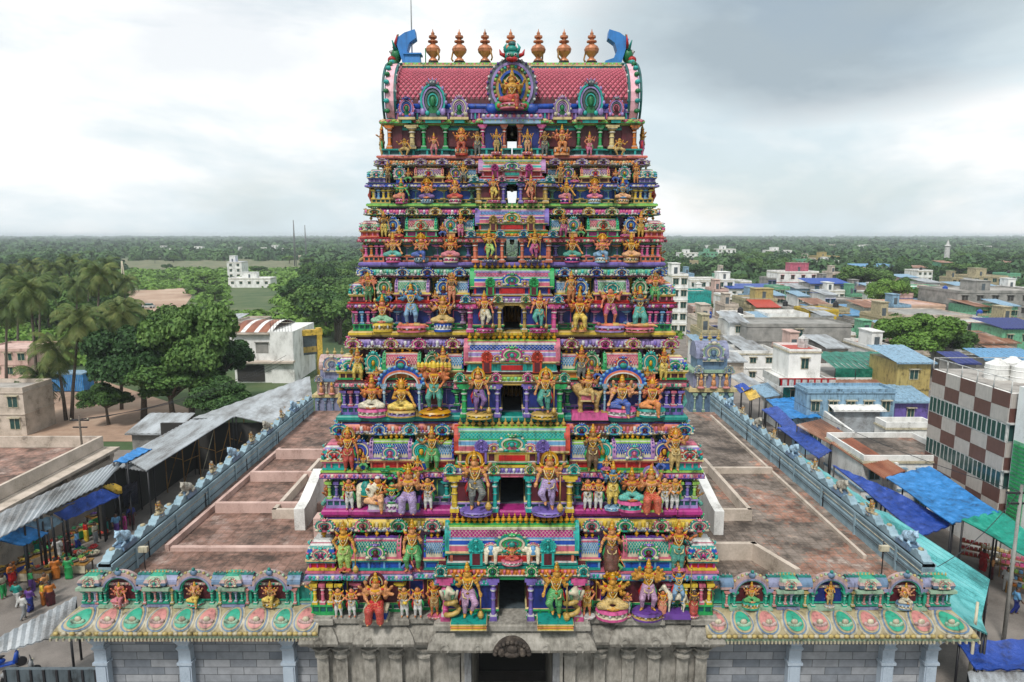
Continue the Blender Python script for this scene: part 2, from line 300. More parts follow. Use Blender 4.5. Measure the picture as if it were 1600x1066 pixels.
# ---------------- organic figures: smooth-union fields turned into one continuous surface ----------------
def field_mesh(name, prims, h, k=.02):
    pts = []
    for p in prims:
        if p[0] == 'c': pts += [(np.array(p[1])-p[3], np.array(p[1])+p[3]), (np.array(p[2])-p[4], np.array(p[2])+p[4])]
        else: pts.append((np.array(p[1])-max(p[2]), np.array(p[1])+max(p[2])))
    lo = np.min([a for a, b in pts], axis=0)-3*h; hi = np.max([b for a, b in pts], axis=0)+3*h
    n = np.ceil((hi-lo)/h).astype(int)+1
    ax = [lo[i]+h*np.arange(n[i]) for i in range(3)]
    S = np.full(n, 1e-9)
    for p in prims:
        if p[0] == 'c':
            a, b, r1, r2 = np.array(p[1], float), np.array(p[2], float), p[3], p[4]
            l = np.minimum(a-r1, b-r2)-5*k; u = np.maximum(a+r1, b+r2)+5*k
        else:
            c, r = np.array(p[1], float), np.array(p[2], float); l = c-r-5*k; u = c+r+5*k
        i0 = np.clip(((l-lo)/h).astype(int), 0, n-1); i1 = np.clip(((u-lo)/h).astype(int)+2, 1, n)
        sl_ = tuple(slice(i0[i], i1[i]) for i in range(3))
        X, Y, Z = np.meshgrid(*[ax[i][sl_[i]] for i in range(3)], indexing='ij'); G = np.stack([X, Y, Z], -1)
        if p[0] == 'c':
            ab = b-a; t = np.clip(((G-a)@ab)/max(1e-9, ab@ab), 0, 1); d = np.linalg.norm(G-(a+t[..., None]*ab), axis=-1)-(r1+(r2-r1)*t)
        else:
            q = (G-c)/r; d = (np.linalg.norm(q, axis=-1)-1)*r.min()
        S[sl_] += np.exp(-np.maximum(d, -8*k)/k)
    Fd = -np.log(S)
    ins = Fd < 0
    N0 = [m-1 for m in n]
    cnt = np.zeros(N0, int); acc = np.zeros((*N0, 3)); ec = np.zeros(N0)
    for dx in (0, 1):
        for dy in (0, 1):
            for dz in (0, 1): cnt += ins[dx:dx+N0[0], dy:dy+N0[1], dz:dz+N0[2]]
    act = (cnt > 0) & (cnt < 8)
    for axis in range(3):
        o = [i for i in range(3) if i != axis]
        for a in (0, 1):
            for b in (0, 1):
                s0 = [0, 0, 0]; s0[o[0]] = a; s0[o[1]] = b; s1 = list(s0); s1[axis] = 1
                f0 = Fd[tuple(slice(s0[i], s0[i]+N0[i]) for i in range(3))]; f1 = Fd[tuple(slice(s1[i], s1[i]+N0[i]) for i in range(3))]
                cr_ = (f0 < 0) != (f1 < 0); t = np.where(cr_, f0/np.where(cr_, f0-f1, 1), 0)
                for i in range(3): acc[..., i] += np.where(cr_, s0[i]+(t if i == axis else 0), 0)
                ec += cr_
    idx = -np.ones(N0, int); A = np.argwhere(act); idx[act] = np.arange(len(A))
    V = (A+acc[act]/np.maximum(ec[act], 1)[:, None])*h+lo
    Fs = []
    for axis in range(3):
        o = [(axis+1) % 3, (axis+2) % 3]
        s0 = [slice(0, n[i]) for i in range(3)]; s1 = list(s0); s0[axis] = slice(0, n[axis]-1); s1[axis] = slice(1, n[axis])
        a = ins[tuple(s0)]; b = ins[tuple(s1)]; E_ = np.argwhere(a != b)
        E_ = E_[(E_[:, o[0]] > 0) & (E_[:, o[1]] > 0) & (E_[:, o[0]] < N0[o[0]]) & (E_[:, o[1]] < N0[o[1]])]
        if not len(E_): continue
        q = []
        for da, db in ((-1, -1), (0, -1), (0, 0), (-1, 0)):
            c = E_.copy(); c[:, o[0]] += da; c[:, o[1]] += db; q.append(idx[c[:, 0], c[:, 1], c[:, 2]])
        q = np.stack(q, 1); fl = ~a[tuple(E_.T)]; q[fl] = q[fl][:, ::-1]; Fs.append(q)
    Fq = np.concatenate(Fs); Fq = Fq[(Fq >= 0).all(1)]
    me = bpy.data.meshes.new(name); me.from_pydata(V.tolist(), [], Fq.tolist()); me.polygons.foreach_set('use_smooth', [True]*len(me.polygons)); me.update()
    return me
def C(a, b, r1, r2): return ('c', a, b, r1, r2)
def E(c, r): return ('e', c, r)
ARM = dict(down=((.05, .0, -.16), (.055, -.04, -.31)), bless=((.055, .0, -.155), (.075, -.13, -.06)), up=((.11, .02, -.11), (.14, -.04, .04)), pray=((.05, -.03, -.15), (-.10, -.14, -.10)),
           club=((.08, -.02, -.14), (.12, -.07, -.27)), lap=((.08, -.01, -.16), (-.02, -.13, -.23)), wide=((.12, .0, -.09), (.20, -.05, .0)), hold=((.06, -.02, -.16), (.0, -.13, -.13)),
           hip=((.11, .02, -.13), (.03, -.03, -.23)), back=((.14, .05, -.04), (.20, .02, .10)), knee=((.10, -.06, -.15), (.17, -.16, -.27)), hi=((.10, .02, .05), (.14, -.02, .20)), walk=((.04, .06, -.15), (.03, -.02, -.28)), walkf=((.04, -.05, -.15), (.0, -.14, -.27)))
def joints(pose):
    j = dict(pel=(0, 0, .53), ch=(0, .0, .75), nk=(0, -.005, .86), hd=(0, -.012, .935))
    lg = {'stand': ((.075, -.02, .28), (.085, .0, .035), (.09, -.08, .02)), 'guard': ((.075, -.02, .28), (.085, .0, .035), (.09, -.08, .02)),
          'lotus': ((.24, -.10, .47), (-.03, -.17, .43), (-.10, -.17, .44)), 'throne': ((.10, -.22, .51), (.11, -.22, .26), (.12, -.29, .24)),
          'dance': ((.13, -.08, .31), (.11, .0, .04), (.16, -.05, .02)), 'walk': ((.06, -.08, .29), (.06, .0, .05), (.06, -.08, .02)), 'squat': ((.2, -.15, .45), (.1, -.1, .25), (.12, -.16, .23))}
    a = lg.get(pose, lg['stand']); R_ = list(a); L_ = [(-p[0], p[1], p[2]) for p in a]
    if pose == 'guard': R_ = [(.13, -.13, .36), (.05, -.11, .17), (.05, -.18, .15)]; j['ch'] = (-.02, 0, .75); j['pel'] = (-.02, 0, .53); j['nk'] = (-.02, 0, .86); j['hd'] = (-.03, -.012, .935)
    if pose == 'lalita': L_ = [(-p[0], p[1], p[2]) for p in lg['lotus']]; R_ = list(lg['throne'])
    if pose == 'walk': R_ = [(.06, -.08, .29), (.06, -.04, .05), (.06, -.12, .02)]; L_ = [(-.06, .02, .28), (-.06, .14, .07), (-.06, .08, .03)]
    j['R'] = R_; j['L'] = L_; return j
FIG = {}
def arm_pts(j, side, key):
    e, h_ = ARM[key] if isinstance(key, str) else key
    s = Vector((j['ch'][0]+side*.125, .0, .805))
    return s, s+Vector((e[0]*side, e[1], e[2])), s+Vector((h_[0]*side, h_[1], h_[2]))
def fanarm(i, n):
    t = R((-22+92*i/(n-1)) if n > 1 else 32); return ((.085*math.cos(t)+.025, .03, .08*math.sin(t)-.07), (.165*math.cos(t)+.01, -.01, .165*math.sin(t)-.02))
def fig_meshes(pose, aL, aR, extra, mirror, cloth, fem, res):
    key = (pose, aL, aR, extra, mirror, cloth, fem, res)
    if key in FIG: return FIG[key]
    j = joints(pose); dz = {'lotus': -.395, 'throne': -.395, 'lalita': -.395, 'squat': -.21}.get(pose, 0)
    pe, ch, nk, hd = j['pel'], j['ch'], j['nk'], j['hd']; sw = 1.0
    b = [E((ch[0], 0, .775), (.118, .075, .085)), E((ch[0]*.8, 0, .68), (.088, .064, .09)), E((pe[0], .005, .55), (.10, .075, .075)), C((ch[0], 0, .83), nk, .05, .036), C(nk, (hd[0], hd[1]+.01, .90), .034, .036),
         E(hd, (.052, .058, .068)), E((hd[0], hd[1]-.052, hd[2]-.008), (.012, .016, .02)), E((hd[0], hd[1]-.03, hd[2]-.048), (.026, .026, .018)), E((hd[0]+.055, hd[1]+.01, hd[2]-.015), (.01, .016, .03)), E((hd[0]-.055, hd[1]+.01, hd[2]-.015), (.01, .016, .03)),
         E((hd[0], hd[1]-.048, hd[2]-.032), (.018, .012, .007))]
    if fem: b += [E((.055+ch[0], -.06, .765), (.045, .042, .042)), E((-.055+ch[0], -.06, .765), (.045, .042, .042))]
    orn = MB(); hands = []; arms = [(-1, aL), (1, aR)] + [(s, fanarm(i, extra)) for i in range(extra) for s in (-1, 1)]
    for s, key_ in arms:
        sh, el, ha = arm_pts(j, s, key_)
        b += [C(sh, el, .038, .029), C(el, ha, .029, .019)]
        d = (ha-el).normalized(); side = Vector((0, 0, 1)).cross(d); side = side.normalized() if side.length > .1 else Vector((1, 0, 0))
        b += [E(ha+d*.02, (.021, .018, .021))]
        for q in (-1.2, -.4, .4, 1.2): b.append(C(ha+d*.03+side*q*.011, ha+d*(.065-.006*abs(q))+side*q*.014+Vector((0, -.010, 0)), .0075, .0055))
        b.append(C(ha+d*.01+side*.02, ha+d*.035+side*.036, .008, .006))
        hands.append(tuple(ha+d*.03)); orn.tube([sh.lerp(el, .45), sh.lerp(el, .6)], .040, 'gold', 8); orn.tube([el.lerp(ha, .8), el.lerp(ha, .92)], .027, 'gold', 8)
    g = []
    for s, Lg in ((1, j['R']), (-1, j['L'])):
        hp = (pe[0]+s*.055, .0, .53); kn, an, toe = Lg
        b += [C(hp, kn, .068, .046), C(kn, an, .046, .027), C(an, toe, .026, .018)]
        if cloth == 'dhoti': g += [C(hp, kn, .080, .058), C(kn, tuple(Vector(kn).lerp(Vector(an), .72)), .057, .044)]
        elif cloth == 'short': g += [C(hp, tuple(Vector(hp).lerp(Vector(kn), .85)), .082, .066)]
        elif cloth == 'trouser': g += [C(hp, kn, .073, .052), C(kn, an, .052, .036)]
        elif cloth == 'skirt' and pose in ('lotus', 'lalita'): g += [C(hp, kn, .078, .056), C(kn, tuple(Vector(kn).lerp(Vector(an), .8)), .055, .045)]
        elif cloth == 'skirt':
            g += [C(hp, kn, .085, .075), C(kn, tuple(Vector(kn).lerp(Vector(an), .9)), .075, .07)]
        orn.tube([Vector(an).lerp(Vector(kn), .1), Vector(an).lerp(Vector(kn), .2)], .036, 'gold', 8)
    g += [E((pe[0], .005, .55), (.112, .088, .068))]
    if cloth == 'skirt' and pose in ('stand', 'walk'): g += [C((0, 0, .5), (0, -.02, .10), .08, .11)]
    if cloth in ('dhoti', 'skirt') and pose in ('stand', 'guard', 'dance'): g += [C((pe[0], -.085, .52), (pe[0], -.10, .30), .026, .016), C((pe[0]+.1, 0, .54), (pe[0]+.17, .0, .34), .02, .012), C((pe[0]-.1, 0, .54), (pe[0]-.17, .0, .34), .02, .012)]
    cx = ch[0]
    orn.lathe((cx, 0, .80), [(.125, .0), (.118, .025), (.07, .045)], 'gold', 12, sy=.72); orn.lathe((cx, 0, .615), [(.10, 0), (.104, .02)], 'gold', 12, sy=.8); orn.tube([(cx-.06, -.06, .81), (cx-.035, -.085, .72), (cx, -.085, .69), (cx+.035, -.085, .72), (cx+.06, -.06, .81)], .013, 'gold', 6)
    orn.tube([(cx-.1, -.04, .82), (cx-.06, -.088, .70), (cx, -.085, .58), (cx+.07, -.085, .70), (cx+.11, -.03, .82)], .011, 'cream', 6)
    for s in (-1, 1):
        orn.tube([(cx+s*.115, 0, .84), (cx+s*.16, .01, .87), (cx+s*.185, .0, .93)], [.036, .026, .005], 'gold', 6); orn.ball((cx+s*.13, -.03, .835), (.035, .03, .022), 'crimson', 6, 4)
        orn.ball((hd[0]+s*.066, hd[1], hd[2]-.03), (.02, .012, .03), 'brass', 6, 4); orn.tube([(hd[0]+s*.05, hd[1]+.04, hd[2]), (cx+s*.12, .03, .86)], [.022, .015], 'hair', 5)
        if pose in ('stand', 'guard', 'dance'):
            orn.tube([(pe[0]+s*.10, -.05, .56), (pe[0]+s*.085, -.10, .47), (pe[0]+s*.02, -.11, .44)], .014, 'cream', 5); orn.tube([(pe[0]+s*.11, 0, .57), (pe[0]+s*.17, .02, .42), (pe[0]+s*.15, .03, .24)], [.03, .035, .02], ('crimson', 'green')[s > 0], 6)
            orn.ball((pe[0], -.10, .545), (.035, .02, .028), 'gold', 6, 4)
    for q in range(7): a_ = R(200+140*q/6); orn.ball((cx+.062*math.cos(a_), -.088, .775+.045*math.sin(a_)), .012, ('crimson', 'green', 'white')[q % 3], 5, 4)
    for s in (-1, 1):
        orn.ball((hd[0]+s*.019, hd[1]-.050, hd[2]+.006), (.011, .006, .006), 'white', 6, 4); orn.ball((hd[0]+s*.019, hd[1]-.055, hd[2]+.006), .005, 'dark', 6, 4); orn.ball((hd[0]+s*.058, hd[1], hd[2]-.052), (.012, .012, .018), 'gold', 6, 4)
    def fin(pr):
        o = []
        for p in pr:
            f = lambda q: ((-1 if mirror else 1)*q[0], q[1], q[2]+dz)
            o.append(('c', f(p[1]), f(p[2]), p[3], p[4]) if p[0] == 'c' else ('e', f(p[1]), p[2]))
        return o
    orn.v = [((-x if mirror else x), y, z+dz) for x, y, z in orn.v]
    if mirror: orn.f = [f[::-1] for f in orn.f]
    om = bpy.data.meshes.new('ornaments'); om.from_pydata(orn.v, [], orn.f)
    for q in orn.names: om.materials.append(mat(q))
    om.polygons.foreach_set('material_index', orn.m); om.polygons.foreach_set('use_smooth', orn.sm); om.update()
    mx_ = -1 if mirror else 1
    r = dict(body=field_mesh('body', fin(b), res, .012), garment=field_mesh('garment', fin(g), res, .016) if g else None, orn=om, hd=(mx_*hd[0], hd[1], hd[2]+dz), hands=[(mx_*h[0], h[1], h[2]+dz) for h in hands], seat=(pose in ('lotus', 'throne', 'lalita', 'squat')), pose=pose)
    FIG[key] = r; return r
CM = {}
def small(name, key, fn):
    if key not in CM:
        b = MB(); fn(b); me = bpy.data.meshes.new(name); me.from_pydata(b.v, [], b.f)
        for q in b.names: me.materials.append(mat(q))
        me.polygons.foreach_set('material_index', b.m); me.polygons.foreach_set('use_smooth', b.sm); me.update(); CM[key] = me
    return CM[key]
def arch_pts(w, h, n=18, a0=-50):
    return [(w*math.cos(R(a0+(180-2*a0)*i/n)), h*math.sin(R(a0+(180-2*a0)*i/n))) for i in range(n+1)]
def add_arch(b, cx, y0, cz, w, h, t, dy, k, n=18, a0=-50):      # a horseshoe strip in the xz plane
    o = arch_pts(w, h, n, a0); i_ = arch_pts(w-t, h-t, n, a0)
    for q in range(n):
        a, c, d, e = o[q], o[q+1], i_[q+1], i_[q]; V = []
        for y in (y0, y0+dy):
            for p in (a, c, d, e): V.append((cx+p[0], y, cz+p[1]))
        b.add(V, [(0,3,2,1),(4,5,6,7),(0,1,5,4),(2,3,7,6),(1,2,6,5),(3,0,4,7)], k)
def statue(loc, H, pose='stand', aL='down', aR='down', extra=0, mirror=False, cloth='dhoti', fem=False, skin='skin', cl='crimson', crown='tall', ped=None, halo=None, prop=None, rz=0, label='', cat='statue', group=None, res=None, name='statue', pedm=('rose', 'cream'), live=False):
    res = res or (.0165 if H > 1.6 else .02)
    f = fig_meshes(pose, aL, aR, extra, mirror, cloth, fem, res)
    t = thing(name, label, cat, loc, rz, group)
    ph = 0
    if ped:
        pw, ph = ped
        def pd(b):
            if pedm == ('green', 'yellow'):
                for q, (za, zb, e_, k_) in enumerate(((0, .12, .0, 'green'), (.12, .2, .06, 'cream'), (.2, .42, .03, 'yellow'), (.42, .5, .06, 'salmon'), (.5, .75, .03, 'yellow'), (.75, .85, .07, 'cream'), (.85, 1, .04, 'teal'))): b.box(-pw-e_, pw+e_, -pw*.7-e_, pw*.7+e_, ph*za, ph*zb, k_)
                return
            b.lathe((0, 0, 0), [(pw, 0), (pw, ph*.25, pedm[0]), (pw*.82, ph*.4, pedm[1]), (pw*.8, ph*.6, pedm[1]), (pw*1.05, ph*.72, pedm[0]), (pw*.95, ph, pedm[0])], pedm[0], 14, sy=.72)
            for q in range(14):
                a = 2*math.pi*q/14; b.ball((pw*.92*math.cos(a), pw*.68*math.sin(a), ph*.6), (.07*pw+.02, .05, ph*.28), pedm[1] if q % 2 else 'white', 5, 4)
        meshobj('pedestal', small('pedestal', ('ped', pw, ph, pedm), pd), t)
    z = ph + (.165*H if pose in ('throne', 'lalita') else 0)
    if pose in ('throne', 'lalita') and not ped:
        meshobj('throne', small('throne', ('thr', round(H, 1), pedm), lambda b: (b.box(-.2*H, .2*H, -.12*H, .14*H, .0, .19*H, pedm[0]), b.box(-.23*H, .23*H, -.15*H, .16*H, .19*H, .235*H, pedm[1]), b.box(-.23*H, .23*H, -.15*H, .16*H, 0, .04*H, pedm[1]))), t)
    elif pose in ('throne', 'lalita'): z = ph
    def put(n, me, m=None):
        o = meshobj(n, me, t, m); o.scale = (H, H, H); o.location = (0, 0, z); return o
    bd = put('body', f['body'], skin if live else 'body_'+skin)
    if f['garment']: put('garment', f['garment'], cl if live else 'cloth_'+cl)
    if not live: put('ornaments', f['orn'])
    hx, hy, hz = f['hd']
    if crown:
        def cr_(b):
            if crown == 'tall': b.ball((-.07, .01, .03), (.022, .02, .03), 'crimson', 5, 4); b.ball((.07, .01, .03), (.022, .02, .03), 'crimson', 5, 4); b.ball((0, -.06, .07), (.022, .015, .03), 'brass', 5, 4); b.lathe((0, .005, .03), [(.064, 0), (.068, .02), (.058, .03, 'crimson'), (.056, .05), (.047, .09), (.05, .1, 'leafg'), (.036, .12), (.028, .16), (.033, .17), (.014, .19), (.006, .215)], 'gold', 10)
            elif crown == 'flame':
                b.lathe((0, .005, .03), [(.064, 0), (.06, .03), (.05, .06), (.02, .11)], 'gold', 10)
                for q in range(9): a = R(-15+210*q/8); b.tube([(.06*math.cos(a), .03, .02+.06*math.sin(a)), (.15*math.cos(a), .035, .02+.16*math.sin(a))], [.028, .006], 'orange', 6)
            elif crown == 'turban': b.ball((0, .01, .045), (.066, .07, .035), 'white', 8, 5)
            elif crown == 'hair': b.ball((0, .018, .022), (.060, .058, .060), 'hair', 10, 6); b.ball((0, .07, -.01), (.03, .03, .035), 'hair', 8, 5)
            elif crown == 'short': b.ball((0, .016, .024), (.058, .058, .058), 'hair', 10, 6)
            elif crown == 'heads':
                for q in range(-4, 5):
                    if q: b.ball((q*.085, .03, .0), (.045, .045, .055), 'tan', 7, 5); b.lathe((q*.085, .03, .04), [(.05, 0), (.045, .05), (.05, .06), (.018, .11)], 'yellow', 7)
                b.lathe((0, .005, .03), [(.064, 0), (.058, .06), (.05, .09), (.02, .15)], 'yellow', 10)
        o = meshobj('hair' if crown in ('hair', 'short') else 'crown', small('crown', ('crown', crown), cr_), t); o.scale = (H,)*3; o.location = (hx*H, hy*H, z+hz*H)
    if halo:
        hk, hc = halo
        def ha_(b):
            if hk == 'ring': add_arch(b, 0, .05, 0, .17, .19, .045, .03, hc, 16, -40); add_arch(b, 0, .045, 0, .125, .145, .02, .03, 'cream', 16, -40)
            elif hk == 'fire':
                add_arch(b, 0, .05, 0, .15, .17, .04, .03, hc, 16, -60)
                for q in range(15): a = R(-50+280*q/14); b.tube([(.14*math.cos(a), .06, .16*math.sin(a)), (.20*math.cos(a+.15), .06, .22*math.sin(a+.15))], [.022, .004], hc, 5)
            elif hk == 'hood':
                for q in range(-3, 4): b.tube([(0, .08, -.15), (q*.035, .07, .05), (q*.05, .05, .17-.012*q*q), (q*.05, .0, .20-.012*q*q)], [.03, .035, .04, .02], hc, 7)
        o = meshobj('halo', small('halo', ('halo', hk, hc), ha_), t); o.scale = (H,)*3; o.location = (hx*H, hy*H, z+hz*H)
    if prop:
        hand = f['hands'][1 if not prop.startswith('l') else 0]
        def pr(b):
            p = prop.lstrip('l')
            zf = -(hand[2]) + (-.0)
            if p == 'club': b.tube([(0, 0, .03), (0, 0, zf+.16)], .014, 'brass', 7); b.lathe((0, 0, zf), [(.03, 0), (.06, .05), (.065, .09), (.04, .14), (.02, .17)], 'brass', 9)
            elif p == 'spear': b.tube([(0, -.02, zf), (0, -.02, .30)], .011, 'brass', 6); b.lathe((0, -.02, .28), [(.01, 0), (.04, .04), (.002, .13)], 'gold', 6, sy=.4)
            elif p == 'drum': b.tube([(-.11, -.03, 0), (.03, -.03, -.01)], .045, 'yellow', 9)
            elif p == 'plate': b.lathe((-.03, -.02, 0), [(.02, 0), (.07, .02), (.07, .03)], 'gold', 9); b.ball((-.03, -.02, .04), (.05, .05, .03), 'orange', 6, 4)
            elif p == 'bag': b.box(-.05, .05, -.03, .03, -.18, -.03, 'yellow', .015, .01); b.tube([(-.03, 0, -.04), (0, 0, .01), (.03, 0, -.04)], .006, 'dark', 5)
            elif p == 'snake': b.tube([(0, .02, zf+.03), (.07, .0, zf+.1), (-.05, -.02, zf+.2), (.07, -.03, zf+.3), (.02, -.06, zf+.42)], [.045, .045, .04, .035, .03], 'ivory', 8); b.ball((.02, -.07, zf+.46), (.07, .03, .07), 'cream', 8, 5)
        o = meshobj('held_item', small('held_item', ('prop', prop, hand), pr), t); o.scale = (H,)*3; o.location = (hand[0]*H, hand[1]*H, z+hand[2]*H)
    return t
def animal_mesh(kind):
    if kind in FIG: return FIG[kind]
    if kind == 'elephant': pr = [E((0, 0, .62), (.36, .21, .24)), E((.36, 0, .74), (.15, .14, .17)), C((.46, 0, .70), (.54, 0, .45), .06, .045), C((.54, 0, .45), (.56, 0, .2), .045, .03), C((.56, 0, .2), (.63, 0, .16), .03, .025), E((.33, -.17, .74), (.10, .03, .14)), E((.33, .17, .74), (.10, .03, .14)), C((-.34, 0, .65), (-.42, 0, .35), .02, .012)] + [C((x, y, .5), (x, y, .04), .095, .075) for x in (-.22, .22) for y in (-.11, .11)]
    elif kind == 'horse': pr = [E((0, 0, .62), (.34, .13, .15)), C((.26, 0, .68), (.44, 0, .96), .11, .065), C((.44, 0, .98), (.60, 0, .84), .065, .035), C((.42, -.03, 1.02), (.41, -.04, 1.09), .015, .005), C((.42, .03, 1.02), (.41, .04, 1.09), .015, .005), C((-.32, 0, .66), (-.45, 0, .35), .04, .03)] + [q for x, y in ((-.24, -.07), (-.26, .07)) for q in (C((x, y, .56), (x+.02, y, .36), .08, .042), C((x+.02, y, .36), (x-.03, y, .30), .042, .035), C((x-.03, y, .30), (x, y, .04), .033, .03))] + [C((.24, -.07, .56), (.40, -.07, .42), .06, .035), C((.40, -.07, .42), (.33, -.07, .22), .035, .028), C((.24, .07, .56), (.25, .07, .05), .06, .03)]
    elif kind == 'lion': pr = [E((0, 0, .52), (.32, .14, .14)), E((.28, 0, .66), (.15, .15, .17)), E((.40, 0, .70), (.09, .08, .09)), C((-.3, 0, .55), (-.48, 0, .75), .035, .025), E((-.49, 0, .78), (.05, .04, .07))] + [q for x, y in ((-.22, -.08), (-.22, .08), (.22, -.08), (.22, .08)) for q in (C((x, y, .45), (x+.03, y, .25), .075, .05), C((x+.03, y, .25), (x, y, .04), .045, .045), E((x+.04, y, .03), (.07, .05, .035)))]
    elif kind == 'bull': pr = [E((0, 0, .30), (.40, .20, .20)), E((.12, 0, .50), (.13, .09, .11)), C((.28, 0, .40), (.42, 0, .58), .13, .10), C((.42, 0, .60), (.58, 0, .52), .09, .06), C((.42, -.07, .68), (.46, -.14, .78), .025, .008), C((.42, .07, .68), (.46, .14, .78), .025, .008), C((.25, -.16, .12), (.48, -.18, .08), .06, .05), C((.25, .16, .12), (.48, .18, .08), .06, .05), C((-.25, -.2, .14), (-.02, -.24, .08), .09, .05), C((-.25, .2, .14), (-.02, .24, .08), .09, .05)]
    FIG[kind] = field_mesh(kind, pr, .028, .025); return FIG[kind]
def animal(kind, loc, S, m, rz=0, label='', group=None, mirror=False, saddle=None, cat=None, ped=None):
    t = thing(kind+'_statue', label, cat or kind+' statue', loc, rz, group); me = animal_mesh(kind)
    o = meshobj('body', me, t, 'body_'+m); o.scale = (S, S, S)
    if mirror: o.rotation_euler = (0, 0, math.pi)
    if saddle:
        o = meshobj('saddle_cloth', small('saddle_cloth', ('sad', kind, saddle), lambda b: (b.lathe((0, 0, 0), [(.20, -.22), (.23, -.05), (.20, .12), (.08, .24)], saddle, 12, sy=1.0), b.lathe((0, 0, -.225), [(.215, 0), (.215, .03)], 'gold', 12))), t)
        o.scale = (S, S, S); o.location = (0, 0, .65*S)
    if ped:
        o = meshobj('plinth', small('plinth', ('pl', ped), lambda b: b.box(-.5, .5, -.27, .27, -.14, .05, ped, .03, .03)), t); o.scale = (S,)*3
    return t
def near_(k):
    return {'yellow': 'w_yel', 'salmon': 'rose', 'lilac': 'lav', 'mint': 'aqua', 'pink': 'rose', 'peach': 'orange', 'lime': 'green'}.get(k, k)
MK['scale'] = lambda: paint('pink_roof_scale', (.47, .105, .15), .5, .15)
MK['potc'] = lambda: paint('copper_pot', (.46, .18, .085), .45, .5, .2)
MK['crest'] = lambda: paint('bright_blue_crest', (.02, .17, .48), .5, .2); MK['gable'] = lambda: paint('pink_gable', (.74, .40, .46), .5, .2)
# ---------------- temple tower ----------------
YC = 31.7
TL = [(965, 321, 26.0), (797, 298, 26.6), (650, 275, 27.2), (518, 256, 27.7), (410, 240, 28.15), (318, 228, 28.55), (243, 212, 28.95), (187, 203, 29.35)]
TZ = [Q(800, py, Y)[1] for py, hp, Y in TL]; TW = [Q(800+hp, py, Y)[0] for py, hp, Y in TL]; TY = [t[2] for t in TL]
PXM = [TW[i]/TL[i][1] for i in range(8)]       # metres per photograph pixel on that ledge
def outline(W, yf, wb, p, s0, s1, r=.14, cw=None, full=True):
    cw = cw or W*.12
    f = [(-W, 0), (-W+cw, 0), (-W+cw, r), (-s1, r), (-s1, 0), (-s0, 0), (-s0, r), (-wb, r), (-wb, -p)]
    f = f+[(-x, y) for x, y in f[::-1]]
    D = YC-yf; pts = [(x, yf+y) for x, y in f]
    sd = [(W, yf+cw*1.0), (W-r, yf+cw), (W-r, YC-D*.35), (W, YC-D*.35), (W, YC+D*.35), (W-r, YC+D*.35), (W-r, YC+D-cw), (W, YC+D-cw)]
    pts += sd
    bk = [(x, 2*YC-y) for x, y in pts[:len(f)]][::-1]
    return pts+bk+[(-x, y) for x, y in sd[::-1]]
def halfline(W, yf, wb, p, s0, s1, dw, side, r=.14, cw=None):
    o = outline(W, yf, wb, p, s0, s1, r, cw); fr = [q for q in o]
    D = YC-yf
    if side > 0:
        keep = [q for q in o if q[0] > 0]; i = keep.index((wb, yf-p)) ; keep = keep[i:]+keep[:i]
        return [(dw, yf-p)]+keep+[(dw, 2*YC-(yf-p))]
    L_ = halfline(W, yf, wb, p, s0, s1, dw, 1, r, cw); return [(-x, y) for x, y in L_[::-1]]
def offs(pl, o):
    n = len(pl); out = []
    for i in range(n):
        a, b, c = Vector(pl[i-1]), Vector(pl[i]), Vector(pl[(i+1) % n]); d1 = (b-a).normalized(); d2 = (c-b).normalized()
        n1 = Vector((d1.y, -d1.x)); n2 = Vector((d2.y, -d2.x))
        out.append(b+(n1+n2)*o if abs(n1.dot(n2)) < .5 else b+n1*o)
    return [(p.x, p.y) for p in out]
def band(b, pl, prof, cap=True, capk=None):       # prof: [(offset, z, material of the strip below)]
    n = len(pl); rings = [[(x, y, q[1]) for x, y in offs(pl, q[0])] for q in prof]
    for i in range(len(prof)-1):
        b.add(rings[i]+rings[i+1], [(j, (j+1) % n, n+(j+1) % n, n+j) for j in range(n)], prof[i+1][2])
    if cap: b.add(rings[-1], [tuple(range(n))], capk or prof[-1][2])
def along(pl, off, sp, back=False):               # (x, y, rotation) along front and side edges
    q = offs(pl, off); n = len(q)
    for i in range(n):
        a, c = Vector(q[i]), Vector(q[(i+1) % n]); d = c-a; L_ = d.length
        if L_ < sp*.6: continue
        d.normalize(); nrm = Vector((d.y, -d.x))
        if nrm.y > .5 and not back: continue
        k = max(1, round(L_/sp)); rot = math.atan2(nrm.y, nrm.x)+math.pi/2
        for j in range(k):
            p = a+d*(L_*(j+.5)/k); yield p.x, p.y, rot, j, L_/k
def at_T(x, y, z, rot=0, s=1): return Matrix.Translation((x, y, z)) @ Matrix.Rotation(rot, 4, 'Z') @ Matrix.Scale(s, 4)
def petals(b, pl, off, z, sp, h, cols, d=.05, tip=False):
    for x, y, r, j, st in along(pl, off, sp):
        b.T = at_T(x, y, z, r); w_ = st*.44; k = cols[j % len(cols)]
        s = -1 if tip else 1
        b.add([(-w_, 0, h*.55), (0, -d, 0), (w_, 0, h*.55), (w_*.8, 0, h), (-w_*.8, 0, h), (0, -d*1.4, h*.55)], [(0, 1, 5), (1, 2, 5), (2, 3, 5), (3, 4, 5), (4, 0, 5)], k)
    b.T = None
